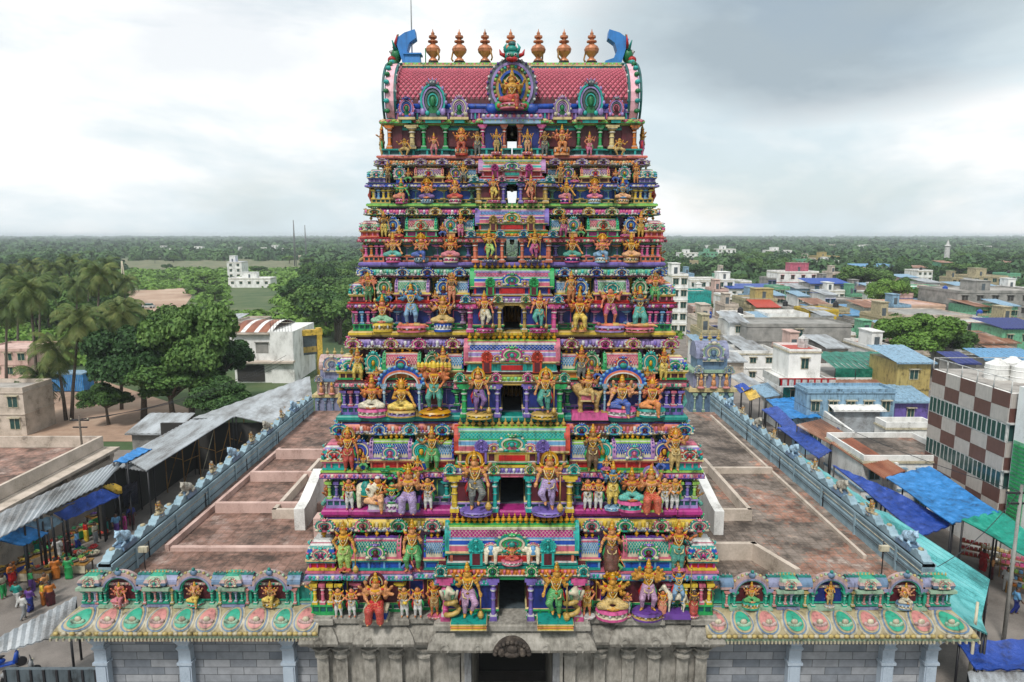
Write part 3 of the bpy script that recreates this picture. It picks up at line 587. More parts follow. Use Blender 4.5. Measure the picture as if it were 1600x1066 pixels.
def kudu(b, cx, y, z, w, h, cs, face=True, fig=None):
    c1, c2, c3, c4 = cs; cz = z+h*.42; W_, H_ = w/2, h*.45
    b.ext([(cx-W_*.98, z), (cx+W_*.98, z), (cx+W_*.9, z+h*.1), (cx-W_*.9, z+h*.1)], y-.03, y+.12, c3)
    pl = [(cx+px*.97, cz+pz*.97) for px, pz in arch_pts(W_, H_, 14)]; b.ext(pl, y+.03, y+.12, c2)
    add_arch(b, cx, y-.02, cz, W_, H_, W_*.16, .1, c1, 14); add_arch(b, cx, y-.05, cz, W_*.8, H_*.8, W_*.12, .1, c4, 14); add_arch(b, cx, y-.02, cz, W_*.62, H_*.62, W_*.14, .08, c3, 12)
    add_arch(b, cx, y-.01, cz, W_*.42, H_*.42, W_*.1, .06, c1, 10)
    for q in range(11):
        a = R(-30+240*q/10); b.ball((cx+W_*1.03*math.cos(a), y, cz+H_*1.03*math.sin(a)), (W_*.13, .04, H_*.13), (c3, c4)[q % 2], 5, 4)
    for s in (-1, 1):
        b.ball((cx+s*W_*.78, y-.04, z+h*.13), (W_*.25, .06, h*.10), c4, 6, 4); b.ball((cx+s*W_*.42, y-.05, z+h*.10), (W_*.18, .05, h*.07), c1, 6, 4)
    b.ball((cx, y-.05, cz-H_*.05), (W_*.2, .05, H_*.3), c2 if fig is None else fig, 6, 5)
    if face:
        t = cz+H_*.98; b.ball((cx, y-.04, t), (W_*.30, .08, h*.09), c3, 7, 5); b.ball((cx-W_*.12, y-.11, t+.01*h), (W_*.06, .02, h*.02), 'white', 5, 4); b.ball((cx+W_*.12, y-.11, t+.01*h), (W_*.06, .02, h*.02), 'white', 5, 4)
        for s in (-.22, 0, .22): b.tube([(cx+s*W_, y, t+h*.05), (cx+s*W_*1.5, y, t+h*.15-abs(s)*h*.1)], [W_*.09, .005], c4, 5)
def column(b, x, y, z0, z1, w, k, k2='white'):
    h = z1-z0; r = w/2
    b.box(x-r*1.15, x+r*1.15, y-r*1.15, y+r*1.15, z0, z0+h*.10, k); b.box(x-r*1.0, x+r*1.0, y-r*1.0, y+r*1.0, z0+h*.10, z0+h*.13, k2)
    b.lathe((x, y, z0+h*.13), [(r*.72, 0), (r*.78, h*.12), (r*.66, h*.14), (r*.62, h*.34), (r*.86, h*.37, k2), (r*.66, h*.40), (r*.62, h*.52), (r*.95, h*.56), (r*.95, h*.60, k2), (r*.6, h*.64), (r*1.2, h*.70), (r*1.25, h*.73, k2)], k, 8)
    b.box(x-r*1.35, x+r*1.35, y-r*1.3, y+r*1.3, z0+h*.86, z0+h*.92, k); b.box(x-r*1.9, x+r*1.9, y-r*1.35, y+r*1.35, z0+h*.92, z1, k)
def pot(b, x, y, z, h, k='gold'):
    b.lathe((x, y, z), [(h*.16, 0), (h*.17, h*.06), (h*.08, h*.12), (h*.25, h*.28), (h*.25, h*.42), (h*.08, h*.55), (h*.14, h*.60), (h*.05, h*.68), (h*.09, h*.78), (h*.01, h)], k, 8)
def barrel(b, x0, x1, yc, dp, zb, hh, k, lat=None, base_k='ivory', nv=4, du=.22, n=12):
    def S(x, t, o): a = math.pi*t; return (x, yc-(dp/2+o)*math.cos(a)*(1+.10*math.sin(a*2) if False else 1), zb+(hh+o)*math.sin(a)**.85)
    V = []; Fs = []
    for i in range(n+1): V += [S(x0, i/n, 0), S(x1, i/n, 0)]
    b.add(V, [(2*i, 2*i+1, 2*i+3, 2*i+2) for i in range(n)]+[tuple(2*i for i in range(n+1)), tuple(2*i+1 for i in range(n+1))[::-1]], base_k if lat else k)
    if lat:
        nu = max(2, round((x1-x0)/du)); du = (x1-x0)/nu; dt = .5*.92/nv
        for r_ in range(2*nv-1):
            for u in range(nu+(r_ % 2 == 0)):
                cu = x0+du*(u+(0 if r_ % 2 == 0 else .5)); t = .03+dt*(r_+1)/2
                a, c = max(x0, cu-du*.44), min(x1, cu+du*.44)
                b.add([S(a, t, .004), S(cu, t-dt*.44, .004), S(c, t, .004), S(cu, t+dt*.44, .004), S(cu, t, .045)], [(0, 1, 4), (1, 2, 4), (2, 3, 4), (3, 0, 4)], lat)
    return S
def sala(b, x0, x1, yf, dp, z0, z1, c, lat=True, nfin=3, windows=3, kud=True):
    h = z1-z0; w = x1-x0; cx = (x0+x1)/2; yb = yf+dp
    b.box(x0+.02*w, x1-.02*w, yf+.10, yb, z0, z0+h*.26, c['panel'])
    b.box(x0-.03*w, x1+.03*w, yf, yb, z0, z0+h*.05, c['base'])
    for q in range(windows+1): x = x0+.04*w+(w*.92)*q/windows; b.box(x-.03*w/windows-.02, x+.03*w/windows+.02, yf+.05, yf+.14, z0+h*.05, z0+h*.24, c['col'])
    b.box(x0-.03*w, x1+.03*w, yf-.0, yb, z0+h*.24, z0+h*.29, c['corn']); b.box(x0-.05*w, x1+.05*w, yf-.04, yb, z0+h*.29, z0+h*.325, 'cream' if c['corn'] != 'cream' else 'white'); b.box(x0-.02*w, x1+.02*w, yf, yb, z0+h*.325, z0+h*.37, c['band'])
    zb = z0+h*.37; hh = h*.43; yc = yf+.03+dp*.5; S = barrel(b, x0+.05*w, x1-.05*w, yc, dp*.94, zb, hh, c['roof'], c['lat'] if lat else None, c.get('lbase', 'ivory'), nv=4, du=max(.10, w/18))
    b.box(x0+.03*w, x1-.03*w, yc-dp*.26, yc+dp*.26, zb+hh*.90, zb+hh*1.0, c['roof2']); b.box(x0+.02*w, x1-.02*w, yc-dp*.20, yc+dp*.20, zb+hh*1.0, zb+hh*1.07, 'white'); b.box(x0+.04*w, x1-.04*w, yc-dp*.15, yc+dp*.15, zb+hh*1.07, zb+hh*1.14, c['ridge'])
    for s, x in ((-1, x0), (1, x1)):        # end frames of the barrel
        xa, xb = (x, x+.09*w) if s < 0 else (x-.09*w, x)
        T0 = b.T; R90 = Matrix.Translation((0, yc, zb)) @ Matrix.Rotation(math.pi/2, 4, 'Z'); b.T = (T0 @ R90) if T0 is not None else R90
        for q_, (tk, k_) in enumerate(((.10, c['end']), (.06, 'cream'), (.10, c['end2']))):
            o_ = sum((.10, .06, .10)[:q_]); add_arch(b, 0, -xb+.01*q_ if True else 0, hh*.08, dp*.56*(1-o_), hh*1.08*(1-o_), dp*.5*tk, (xb-xa)*(1-.15*q_), k_, 10, -20)
        b.T = T0
        for q in range(7): a = R(20+100*q/6); b.ball(((xa+xb)/2, yc-dp*.58*math.cos(a), zb+hh*.06+hh*1.14*math.sin(a)), (.035, .05, .05), c['end2'], 5, 4)
    if kud: kudu(b, cx, yf-.08, z0+h*.33, w*.40, h*.48, (c['k1'], c['k2'], c['k3'], 'ivory'))
    zt = zb+hh*1.14
    for q in range(nfin): pot(b, cx+(q-(nfin-1)/2)*w*.62/max(1, nfin), yc, zt, h*.2, c.get('fin', 'gold'))
def kuta(b, cx, cy, w, z0, z1, c):
    h = z1-z0; r = w/2; q2 = math.sqrt(2)
    b.box(cx-r*.82, cx+r*.82, cy-r*.82, cy+r*.82, z0, z0+h*.22, c['panel']); b.box(cx-r, cx+r, cy-r, cy+r, z0, z0+h*.05, c['base'])
    for x in (-.8, -.3, .3, .8):
        b.box(cx+x*r-.03, cx+x*r+.03, cy-r*.9, cy-r*.80, z0+h*.05, z0+h*.2, c['col'])
        for s in (-1, 1): b.box(cx+s*r*.85-.03, cx+s*r*.85+.03, cy+x*r-.03, cy+x*r+.03, z0+h*.05, z0+h*.2, c['col'])
    b.box(cx-r*1.02, cx+r*1.02, cy-r*1.02, cy+r*1.02, z0+h*.2, z0+h*.25, c['corn']); b.box(cx-r*1.1, cx+r*1.1, cy-r*1.1, cy+r*1.1, z0+h*.25, z0+h*.29, 'cream')
    b.lathe((cx, cy, z0+h*.29), [(r*q2*.80, 0), (r*q2*.94, h*.08, c['roof']), (r*q2*.98, h*.17, c['lat']), (r*q2*.92, h*.26, c['roof']), (r*q2*.78, h*.33, c['lat']), (r*q2*.66, h*.37, 'white'), (r*q2*.66, h*.40, 'rose'), (r*q2*.52, h*.44, c['ridge'])], c['roof'], 4, rot=math.pi/4, smooth=False)
    for zz, rr_, kk_ in ((.31, .99, 'k3'), (.45, 1.0, 'k1'), (.56, .88, 'ridge')):
        for q in range(7):
            u = (-.9+.3*q)*r*rr_
            for px_, py_ in ((u, -r*rr_*1.0), (r*rr_, u), (-r*rr_, u)): b.ball((cx+px_, cy+py_, z0+h*zz), (.05, .05, .045), (c[kk_], 'ivory')[q % 2], 5, 4)
    for rot in (0, math.pi/2, -math.pi/2):
        T0 = b.T; b.T = (T0 or Matrix.Identity(4)) @ Matrix.Translation((cx, cy, 0)) @ Matrix.Rotation(rot, 4, 'Z')
        kudu(b, 0, -r*.98, z0+h*.26, r*1.3, h*.38, (c['k1'], c['k2'], c['k3'], 'ivory'))
        for s in (-1, 1): b.ball((s*r*.95, -r*.95, z0+h*.36), (.07, .07, h*.06), c['k3'], 6, 4)
        b.T = T0
    pot(b, cx, cy, z0+h*.72, h*.28, 'gold')
CS = [ # per-storey colours
 dict(bal='green', pan=('maroon','navy'), colm=('yellow','rose','lav','green'), sc=('teal','lilac','aqua','rose'), up='maroon', upc='mauve', kap='yellow', kp=('cream','yellow'), und='purple', line='ltblue', slab=('hot','crimson','hot'), tk=('teal','rose','green')),
 dict(bal='lilac', pan=('dkteal','navy'), colm=('lime','lav','aqua','yellow'), sc=('purple','rose','lilac','lime'), up='dkteal', upc='ochre', kap='salmon', kp=('white','salmon'), und='lav', line='cream', slab=('teal','dkteal','teal'), tk=('aqua','blue','sky')),
 dict(bal='lav', pan=('navy','maroon'), colm=('lav','rose','green','ochre'), sc=('dkteal','rose','mint','maroon'), up='maroon', upc='mauve', kap='lilac', kp=('white','sky'), und='maroon', line='cream', slab=('ochre','brown','yellow'), tk=('hot','ochre','pink')),
 dict(bal='green', pan=('navy','maroon'), colm=('pink','sky','mauve','aqua'), sc=('maroon','hot','lilac','crimson'), up='dkteal', upc='yellow', kap='mint', kp=('white','mint'), und='slate', line='rose', slab=('lav','navy','lav'), tk=('blue','sky','navy')),
 dict(bal='salmon', pan=('dkteal','navy'), colm=('pink','orange','lav','salmon'), sc=('maroon','rose','mint','crimson'), up='maroon', upc='mauve', kap='pink', kp=('white','rose'), und='blue', line='leafg', slab=('green','leafg','lime'), tk=('gold','leafg','ochre')),
 dict(bal='ochre', pan=('blue','navy'), colm=('yellow','sky','mint','ochre'), sc=('blue','lilac','white','navy'), up='slate', upc='rose', kap='peach', kp=('cream','orange'), und='aqua', line='ivory', slab=('rose','crimson','salmon'), tk=('lav','mauve','lilac')),
 dict(bal='teal', pan=('maroon','maroon'), colm=('green','rose','lime','teal'), sc=('dkteal','lime','cream','teal'), up='maroon', upc='teal', kap='lime', kp=('cream','lime'), und='teal', line='cream', slab=('purple','blue','lav'), tk=('green','rose','teal'))]
SC = [dict(panel='blue', base='teal', col='sky', corn='teal', band='rose', roof='rose', roof2='rose', lat='teal', ridge='purple', end='rose', end2='green', k1='green', k2='maroon', k3='lav'),
 dict(panel='crimson', base='green', col='salmon', corn='salmon', band='lav', roof='lav', roof2='lime', lat='blue', ridge='lime', end='mauve', end2='purple', k1='lav', k2='rose', k3='aqua'),
 dict(panel='orange', base='green', col='cream', corn='ochre', band='green', roof='aqua', roof2='rose', lat='rose', ridge='peach', end='green', end2='mint', k1='red', k2='orange', k3='blue'),
 dict(panel='maroon', base='crimson', col='salmon', corn='pink', band='yellow', roof='mint', roof2='white', lat='mint', ridge='ochre', end='mauve', end2='lav', k1='aqua', k2='teal', k3='teal'),
 dict(panel='hot', base='green', col='mint', corn='leafg', band='mint', roof='rose', roof2='ltblue', lat='rose', ridge='lime', end='green', end2='aqua', k1='mint', k2='crimson', k3='orange'),
 dict(panel='maroon', base='ochre', col='peach', corn='ochre', band='lime', roof='lilac', roof2='peach', lat='mauve', ridge='gold', end='peach', end2='rose', k1='lav', k2='crimson', k3='peach')]
KC = [dict(panel='crimson', base='yellow', col='hot', corn='teal', roof='blue', lat='teal', ridge='white', k1='rose', k2='hot', k3='aqua'),
 dict(panel='aqua', base='aqua', col='rose', corn='rose', roof='teal', lat='lav', ridge='rose', k1='red', k2='crimson', k3='teal'),
 dict(panel='maroon', base='green', col='ochre', corn='yellow', roof='blue', lat='lav', ridge='cream', k1='aqua', k2='blue', k3='green'),
 dict(panel='maroon', base='maroon', col='rose', corn='yellow', roof='mauve', lat='lav', ridge='ochre', k1='teal', k2='leafg', k3='aqua'),
 dict(panel='red', base='salmon', col='rose', corn='orange', roof='mint', lat='salmon', ridge='white', k1='mint', k2='dkteal', k3='pink'),
 dict(panel='lav', base='slate', col='lilac', corn='blue', roof='sky', lat='aqua', ridge='mint', k1='aqua', k2='rose', k3='sky')]
# central shrine above each doorway
BC = [dict(corn='teal', wall='maroon', frame='salmon', base='teal', roof='hot', lbase='ivory', top='lime', end='aqua', kk='aqua', fin='gold', dcol='lav', ocol='pink', dc='leafg', pet=('orange','rose')),
 dict(corn='yellow', wall='maroon', frame='ochre', base='green', roof='aqua', lbase='mint', top='ltblue', end='red', kk='lav', fin='brass', dcol='aqua', ocol='yellow', dc='rose', pet=('lav','white')),
 dict(corn='ochre', wall='teal', frame='aqua', base='maroon', roof='blue', lbase='white', top='rose', end='rose', kk='red', fin='gold', dcol='lav', ocol='green', dc='ochre', pet=('lime','mint')),
 dict(corn='lav', wall='navy', frame='crimson', base='ochre', roof='rose', lbase='lilac', top='mint', end='green', kk='green', fin='gold', dcol='ochre', ocol='pink', dc='ochre', pet=('mauve','white')),
 dict(corn='green', wall='slate', frame='red', base='yellow', roof='sky', lbase='lilac', top='pink', end='lav', kk='ochre', fin='cream', dcol='salmon', ocol='salmon', dc='sky', pet=('orange','yellow')),
 dict(corn='rose', wall='crimson', frame='rose', base='crimson', roof='ochre', lbase='mint', top='rose', end='mauve', kk='hot', fin='gold', dcol='lav', ocol='ochre', dc='aqua', pet=('sky','ivory'))]
tower = thing('temple_tower', 'towering multicoloured gateway tower of seven sculpted storeys under a pink barrel roof', 'temple tower', (0, 0, 0))
# --- stone base
zb0 = TZ[0]; W0, Y0 = TW[0], TY[0]
b = MB(); DW = 1.72
for s in (-1, 1):
    xa, xb = sorted((s*DW, s*(W0-.35))); b.box(xa, xb, Y0+.7, 2*YC-Y0-.6, 0, zb0-1.2, 'stone')
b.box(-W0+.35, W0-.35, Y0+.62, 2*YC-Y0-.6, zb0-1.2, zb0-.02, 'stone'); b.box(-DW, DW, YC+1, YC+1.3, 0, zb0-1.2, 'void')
b.box(-DW-.05, DW+.05, Y0+.4, YC, 0.02, .12, 'stone')
sb = b.build('stone_base', tower)
b = MB(); pl0 = outline(W0, Y0, 3.1, .42, 4.3, 6.2)
band(b, pl0, [(-.5, zb0-1.25, 'stone'), (-.2, zb0-1.2, 'stone'), (.25, zb0-1.15, 'stone'), (.32, zb0-1.0, 'stone'), (.24, zb0-.75, 'stone'), (.05, zb0-.5, 'stone'), (-.1, zb0-.44, 'stone'), (-.1, zb0-.34, 'stone'), (.08, zb0-.30, 'stone'), (.08, zb0-.10, 'stone'), (.0, zb0-.06, 'stone'), (.0, zb0, 'stone')])
for x, y, r, j, st in along(pl0, .30, 1.3):
    b.T = at_T(x, y, zb0-1.12, r); add_arch(b, 0, -.02, .16, .2, .22, .07, .1, 'stone', 8); b.T = None
b.build('stone_cornice', sb)
for s in (-1, 1):
    for x in (2.45, 3.7, 4.9, 6.0, 7.2, 8.0):
        b = MB(); x *= s; y = Y0+.62
        b.box(x-.24, x+.24, y-.16, y+.1, 0, zb0-2.1, 'stone'); b.lathe((x, y-.05, zb0-2.1), [(.26, 0), (.36, .08), (.36, .18), (.24, .24), (.24, .34), (.42, .42), (.45, .52)], 'stone', 8, smooth=False)
        b.box(x-.55, x+.55, y-.3, y+.08, zb0-1.56, zb0-1.22, 'stone'); b.box(x-.42, x+.42, y-.26, y+.08, zb0-1.66, zb0-1.56, 'stone'); b.build('pilaster', sb)
b = MB()
for s in (-1, 1): b.box(s*DW-.28*(s < 0), s*DW+.28*(s > 0), Y0+.32, Y0+1.0, 0, zb0-1.45, 'grey'); b.box(*sorted((s*(DW+.28), s*(DW+.42))), Y0+.36, Y0+.9, 0, zb0-1.4, 'stone')
b.box(-DW-.4, DW+.4, Y0+.3, Y0+1, zb0-1.45, zb0-1.26, 'stone'); b.build('stone_door_frame', sb)
b = MB(); b.T = at_T(0, Y0-.72, zb0-1.0)
b.ext([(.78*math.cos(R(a)), -.12+.62*math.sin(R(a))) for a in range(0, 181, 12)], -.12, .3, 'carved')
for a in range(0, 181, 15): b.ball((.68*math.cos(R(a)), -.14, -.08+.5*math.sin(R(a))), (.1, .08, .1), 'carved', 6, 4)
b.ball((0, -.16, .12), (.24, .12, .2), 'carved', 8, 5); b.ball((0, -.18, -.08), (.34, .1, .14), 'carved', 8, 5)
for s in (-1, 1): b.ball((s*.42, -.15, 0), (.16, .1, .2), 'carved', 7, 5)
b.T = None; b.build('carved_crest', sb)
STO = []; GEO = []
SXC = [211, 189, 172, 156, 142, 130]      # barrel shrine centre, px from the axis
SXW = [39, 33, 30, 27, 25, 23]
KUT = [293, 278, 256, 240, 225, 213]; KW = [22, 20, 19, 17, 15, 14]
PJ = [None, (237, 141), (216, 124), (200, 107), (186, 96), (176, 88)]
CB = [98, 84, 69, 60, 52, 47]; DWP = [24, 22, 18.5, 15.5, 12, 10]
for i in range(6):
    c = CS[i]; bc = BC[i]; z0, z1 = TZ[i], TZ[i+1]; H = z1-z0; W, yf, m = TW[i], TY[i], PXM[i]; ks = W/TW[0]
    wb = (CB[i]+7)*m; p = .5; sx, sw = SXC[i]*m, SXW[i]*m; dw = DWP[i]*m; WL = W-.32; yl = yf+.48; yu = yf+.98; WU = W-.85
    f = (lambda t, z0=z0, H=H: z0+H*t)
    hl = .335 if i else .35
    # lower wall in two halves, so that the doorway runs through
    b = MB()
    for s in (-1, 1):
        pl = halfline(WL, yl, wb, p, sx-sw-.1, sx+sw+.1, dw, s)
        band(b, pl, [(0.03, z0, c['up']), (.03, f(hl+.09), c['pan'][0])])
    b.box(-dw, dw, yl+.2, 2*YC-yl, z0-.02, z0+.05, 'slate')
    if i < 4:
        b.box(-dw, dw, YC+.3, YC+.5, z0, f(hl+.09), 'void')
        if i in (2, 3):
            for q in range(-2, 3): b.lathe((q*dw*.38, YC-1.2, z0+.05), [(.07, 0), (.1, .2), (.05, .5), (.09, .9), (.06, H*.2)], 'bronze', 8)
    plu = outline(WU, yu, wb*.9, .05, sx-sw, sx+sw)
    band(b, plu, [(0, f(hl+.09), 'maroon'), (0, f(.8), c['up'])], cap=False)
    # coloured recess panels with light frames
    def pan(x0, x1, za, zb, y, k, fr='cream'):
        b.box(x0, x1, y-.05, y+.02, za, zb, fr); b.box(x0+.04, x1-.04, y-.065, y, za+.04, zb-.04, k)
    segs = [(wb+.1, sx-sw-.18), (sx+sw+.2, WL*.88)]
    for s in (-1, 1):
        for q, (a, d) in enumerate(segs):
            nseg = max(1, round((d-a)/.85))
            for u in range(nseg):
                xa, xb = a+(d-a)*u/nseg+.07, a+(d-a)*(u+1)/nseg-.07
                pan(*sorted((s*xa, s*xb)), f(.07), f(hl-.04), yl+.11, c['pan'][(q+u) % 2], c['colm'][u % 4])
        pan(*sorted((s*(sx-sw), s*(sx+sw))), f(.07), f(hl-.03), yl-.03, c['pan'][0], c['colm'][2])
        for a, d in ((wb+.25, sx-sw-.05), (sx+sw+.05, WU*.86)):
            pan(*sorted((s*a, s*d)), f(.47), f(.70), yu+.14, ('dkteal', 'maroon', 'navy')[i % 3], c['upc'])
            xm = (a+d)/2*s; b.box(xm-.05, xm+.05, yu+.02, yu+.12, f(.47), f(.68), c['upc']); b.box(xm-.14, xm+.14, yu, yu+.12, f(.68), f(.71), c['upc'])
            b.box(*sorted((s*a, s*d)), yu+.0, yu+.1, f(.715), f(.765), c['upc'])
        pan(*sorted((s*(dw+.12), s*(wb-.12))), z0+.1*H, f(hl+.06), yl-p-.03, 'navy' if i % 2 == 0 or i == 3 else 'maroon', bc['ocol'])
    st = b.build('storey', tower)
    if True: st['label'] = ['lowest', 'second', 'third', 'fourth', 'fifth', 'sixth'][i]+' painted storey counted up from the stone base'
    STO.append(st)
    # balustrade at the foot of the wall
    b = MB()
    for s in (-1, 1):
        pl = halfline(WL, yl, wb, p, sx-sw-.1, sx+sw+.1, dw+.02, s)
        band(b, pl, [(.07, z0, c['bal']), (.07, z0+.03*H, c['bal']), (.04, z0+.035*H, 'white'), (.04, z0+.075*H, 'dkteal'), (.11, z0+.08*H, 'white'), (.11, z0+.1*H, c['bal']), (.03, z0+.11*H, 'cream')], cap=False)
        for x, y, r, j, stp in along(pl, .05, .34*ks+.05):
            if abs(x) < dw+.1: continue
            b.T = at_T(x, y, z0, r); b.box(-.035, .035, -.05, .02, .02*H, .08*H, c['bal']); b.T = None
    b.build('balustrade', st)
    # thin cornice over the lower wall
    b = MB(); pl = outline(WL, yl, wb, p, sx-sw-.1, sx+sw+.1); e = hl; A, B_, C_, D_ = c['sc']
    pls = [halfline(WL, yl, wb, min(p, .38), sx-sw-.1, sx+sw+.1, dw+.5, s) for s in (-1, 1)]
    for pl in pls: band(b, pl, [(.0, f(e-.035), A), (.05, f(e-.03), 'white'), (.05, f(e-.01), C_), (.14, f(e), 'cream'), (.38, f(e+.005), 'cream'), (.38, f(e+.018), A), (.33, f(e+.04), B_), (.27, f(e+.058), B_), (.27, f(e+.066), 'white'), (.34, f(e+.07), A), (.34, f(e+.088), D_), (.0, f(e+.094), D_)], capk=D_)
    for pl in pls: petals(b, pl, .37, f(e+.008), .15, .045*H, (B_, A, C_, 'ivory'), .03)
    for x, y, r, j, stp in along(pls[0], .05, .22):
        b.T = at_T(x, y, f(e-.03), r); b.ball((0, 0, .01*H), (.05, .05, .012*H), ('white', 'yellow')[j % 2], 5, 4); b.T = None
    b.build('thin_cornice', st)
    # main cornice with petals, and the slab the next storey stands on
    b = MB(); Wn, yn = TW[i+1], TY[i+1]; pl = outline(Wn-.1, yn+.06, wb*.85, .05, sx-sw, sx+sw, r=.10)
    band(b, pl, [(-.25, f(.765), c['upc']), (-.1, f(.77), 'white'), (-.1, f(.785), c['und']), (.02, f(.79), 'white'), (.12, f(.793), c['line']), (.16, f(.81), c['line']), (.14, f(.82), 'white'), (.12, f(.835), c['kap']), (.06, f(.87), c['kap']), (-.03, f(.9), c['kap']), (-.1, f(.912), c['und']), (-.1, f(.922), 'maroon'), (.0, f(.928), 'white'), (.04, f(.935), c['slab'][1]), (.04, f(.95), c['slab'][0]), (.10, f(.956), 'white'), (.10, f(.985), c['slab'][2]), (.06, f(1.0), c['slab'][0])], capk=c['slab'][0])
    petals(b, pl, .155, f(.815), .13*ks+.03, .075*H, (c['kap'], near_(c['kap']), c['kap'], c['kp'][0]), .04)
    petals(b, pl, .17, f(.812), .13*ks+.03, .03*H, ('white', c['und'], near_(c['kap'])), .03)
    for x, y, r, j, stp in along(pl, -.06, .2):
        b.T = at_T(x, y, f(.772), r); b.box(-.05, .05, -.04, .04, 0, .012*H, ('rose', 'yellow', c['line'])[j % 3]); b.T = None
    b.build('main_cornice', st)
    # horseshoe arches on the main cornice
    tk = c['tk']; kk = [W*.955-.4, sx+sw*.55, sx-sw*.9, wb+.5*ks]
    for s in (-1, 1):
        for q, x in enumerate(kk):
            b = MB(); kudu(b, 0, 0, 0, (.62 if q else .74)*ks+.06, .135*H, (tk[q % 3], 'maroon', tk[(q+1) % 3], 'ivory')); b.build('horseshoe_arch', st, (s*x, yn-.16, f(.80)))
        for q in range(2):
            b = MB(); b.T = Matrix.Rotation(s*math.pi/2, 4, 'Z'); kudu(b, 0, 0, 0, .6*ks, .13*H, (tk[q], 'maroon', tk[2], 'ivory')); b.T = None; b.build('horseshoe_arch', st, (s*(Wn+.12), yn+.5+q*1.9, f(.80)))
    # miniature shrines standing in front of the upper wall
    zs0, zs1 = f(hl+.095), f(.80)
    for s in (-1, 1):
        b = MB(); sala(b, -sw, sw, 0, .62, 0, zs1-zs0, SC[i], nfin=3 if i in (0, 2, 3) else 5); b.build('barrel_shrine', st, (s*sx, yl-.30, zs0))
        b = MB(); kw = 2*KW[i]*m; kuta(b, 0, 0, kw, 0, (zs1-zs0)*1.06, KC[i]); b.build('corner_shrine', st, (s*(WL-kw/2+.26), yl+kw/2-.30, zs0))
        b = MB(); kuta(b, 0, 0, kw, 0, zs1-zs0, KC[i]); b.build('corner_shrine', st, (s*(WL-kw/2+.12), 2*YC-yl-kw/2+.12, zs0))
        b = MB(); b.T = Matrix.Rotation(s*math.pi/2, 4, 'Z'); sala(b, -sw, sw, 0, .6, 0, zs1-zs0, SC[i], lat=False); b.T = None; b.build('barrel_shrine', st, (s*(WL-.05), YC, zs0))
        hx = (wb+.42*ks); b = MB(); c2 = dict(SC[i]); c2.update(end='blue' if i < 4 else 'green', roof='rose', lat='sky')
        sala(b, -.42*ks, .42*ks, 0, .6, 0, (zs1-zs0)*.95, c2, nfin=2, kud=False, windows=1); b.build('barrel_shrine', st, (s*hx, yl-.26, zs0))
        if PJ[i]:
            for q, px in enumerate(PJ[i]):
                b = MB(); hh = zs1-zs0; ww = (34 if i == 1 else 30-2*i)*m
                b.box(-ww*.3, ww*.3, 0, .5, 0, hh*.2, ('rose', 'blue', 'salmon', 'lav', 'peach', 'blue')[i]); b.box(-ww*.45, ww*.45, -.03, .5, hh*.2, hh*.25, 'cream')
                kudu(b, 0, 0, hh*.25, ww, hh*.72, (('lav', 'aqua', 'mint', 'sky', 'mauve')[(i+q-1) % 5], ('rose', 'maroon', 'green')[(i+q) % 3], ('leafg', 'blue', 'aqua')[(i+q) % 3], 'ivory'), fig='gold')
                b.box(-ww*.4, ww*.4, .12, .5, hh*.25, hh*.7, ('sky', 'lilac')[q]); b.build('arch_shrine', st, (s*px*m, yl-.22, zs0))
    # pilasters on the lower wall
    for s in (-1, 1):
        xs = [sx-sw*.9, sx+sw*.9, wb+.35*ks, WL*.885]; kw = 2*KW[i]*m
        cx = WL-kw/2+.12
        for q, x in enumerate(xs):
            b = MB(); column(b, 0, 0, 0, H*(hl-.045-.10), .26*ks, c['colm'][q % 4]); b.build('pilaster', st, (s*x, yl-.02, z0+.1*H))
        for q in range(4):
            b = MB(); column(b, 0, 0, 0, H*(hl-.045-.10), .17*ks+.03, c['colm'][q % 2 if q in (0, 3) else 1-(q % 2)] if q in (1, 2) else c['colm'][0]); b.build('pilaster', st, (s*(cx-kw*.42+kw*.84*q/3), yl-.17, z0+.1*H))
        b = MB(); b.box(-kw*.55, kw*.55, -.32, .25, 0, .03*H, c['bal']); b.box(-kw*.5, kw*.5, -.26, .25, .03*H, .085*H, 'dkteal'); b.box(-kw*.56, kw*.56, -.33, .25, .085*H, .10*H, c['bal'])
        for q in range(5): b.box(-kw*.5+kw*q/4-.03, -kw*.5+kw*q/4+.03, -.3, -.2, .03*H, .085*H, c['bal'])
        b.build('corner_plinth', st, (s*cx, yl, z0))
        for q in range(4):
            b = MB(); column(b, 0, 0, 0, H*(hl-.145), .2*ks, c['colm'][q % 4]); b.build('pilaster', st, (s*(WL+.05), yl+.8+(YC-yl-.8)*2*q/3.5, z0+.1*H))
    # doorway
    b = MB(); yd = yl-p-.12
    for s in (-1, 1): column(b, s*(dw+.13*ks), yd, 0, H*(hl+.07), .26*ks, bc['dcol'])
    b.box(-dw-.3, dw+.3, yd-.1, yd+.12, H*(hl+.055), H*(hl+.075), bc['dc']); b.build('doorway', st, (0, 0, z0))
    for s in (-1, 1): b = MB(); column(b, 0, 0, 0, H*(hl+.07), .34*ks, bc['ocol']); b.build('doorway_pillar', st, (s*(wb-.05), yd+.02, z0))
    b = MB(); b.box(-.1, .1, -.1, .1, -.25*ks, 0, 'dark'); b.ball((0, 0, -.3*ks), .09, 'ivory', 8, 5); b.build('hanging_lamp', st, (0, yl+.6, f(hl+.09)-.01))
    # cornice and barrel-roofed shrine above the doorway
    hl0 = hl; hl = hl+.07; b = MB(); yp = yl-p-.15; w2 = wb+.22
    def slab(za, zb, ex, y, k): b.box(-w2-ex, w2+ex, y, yu+.3, f(za), f(zb), k)
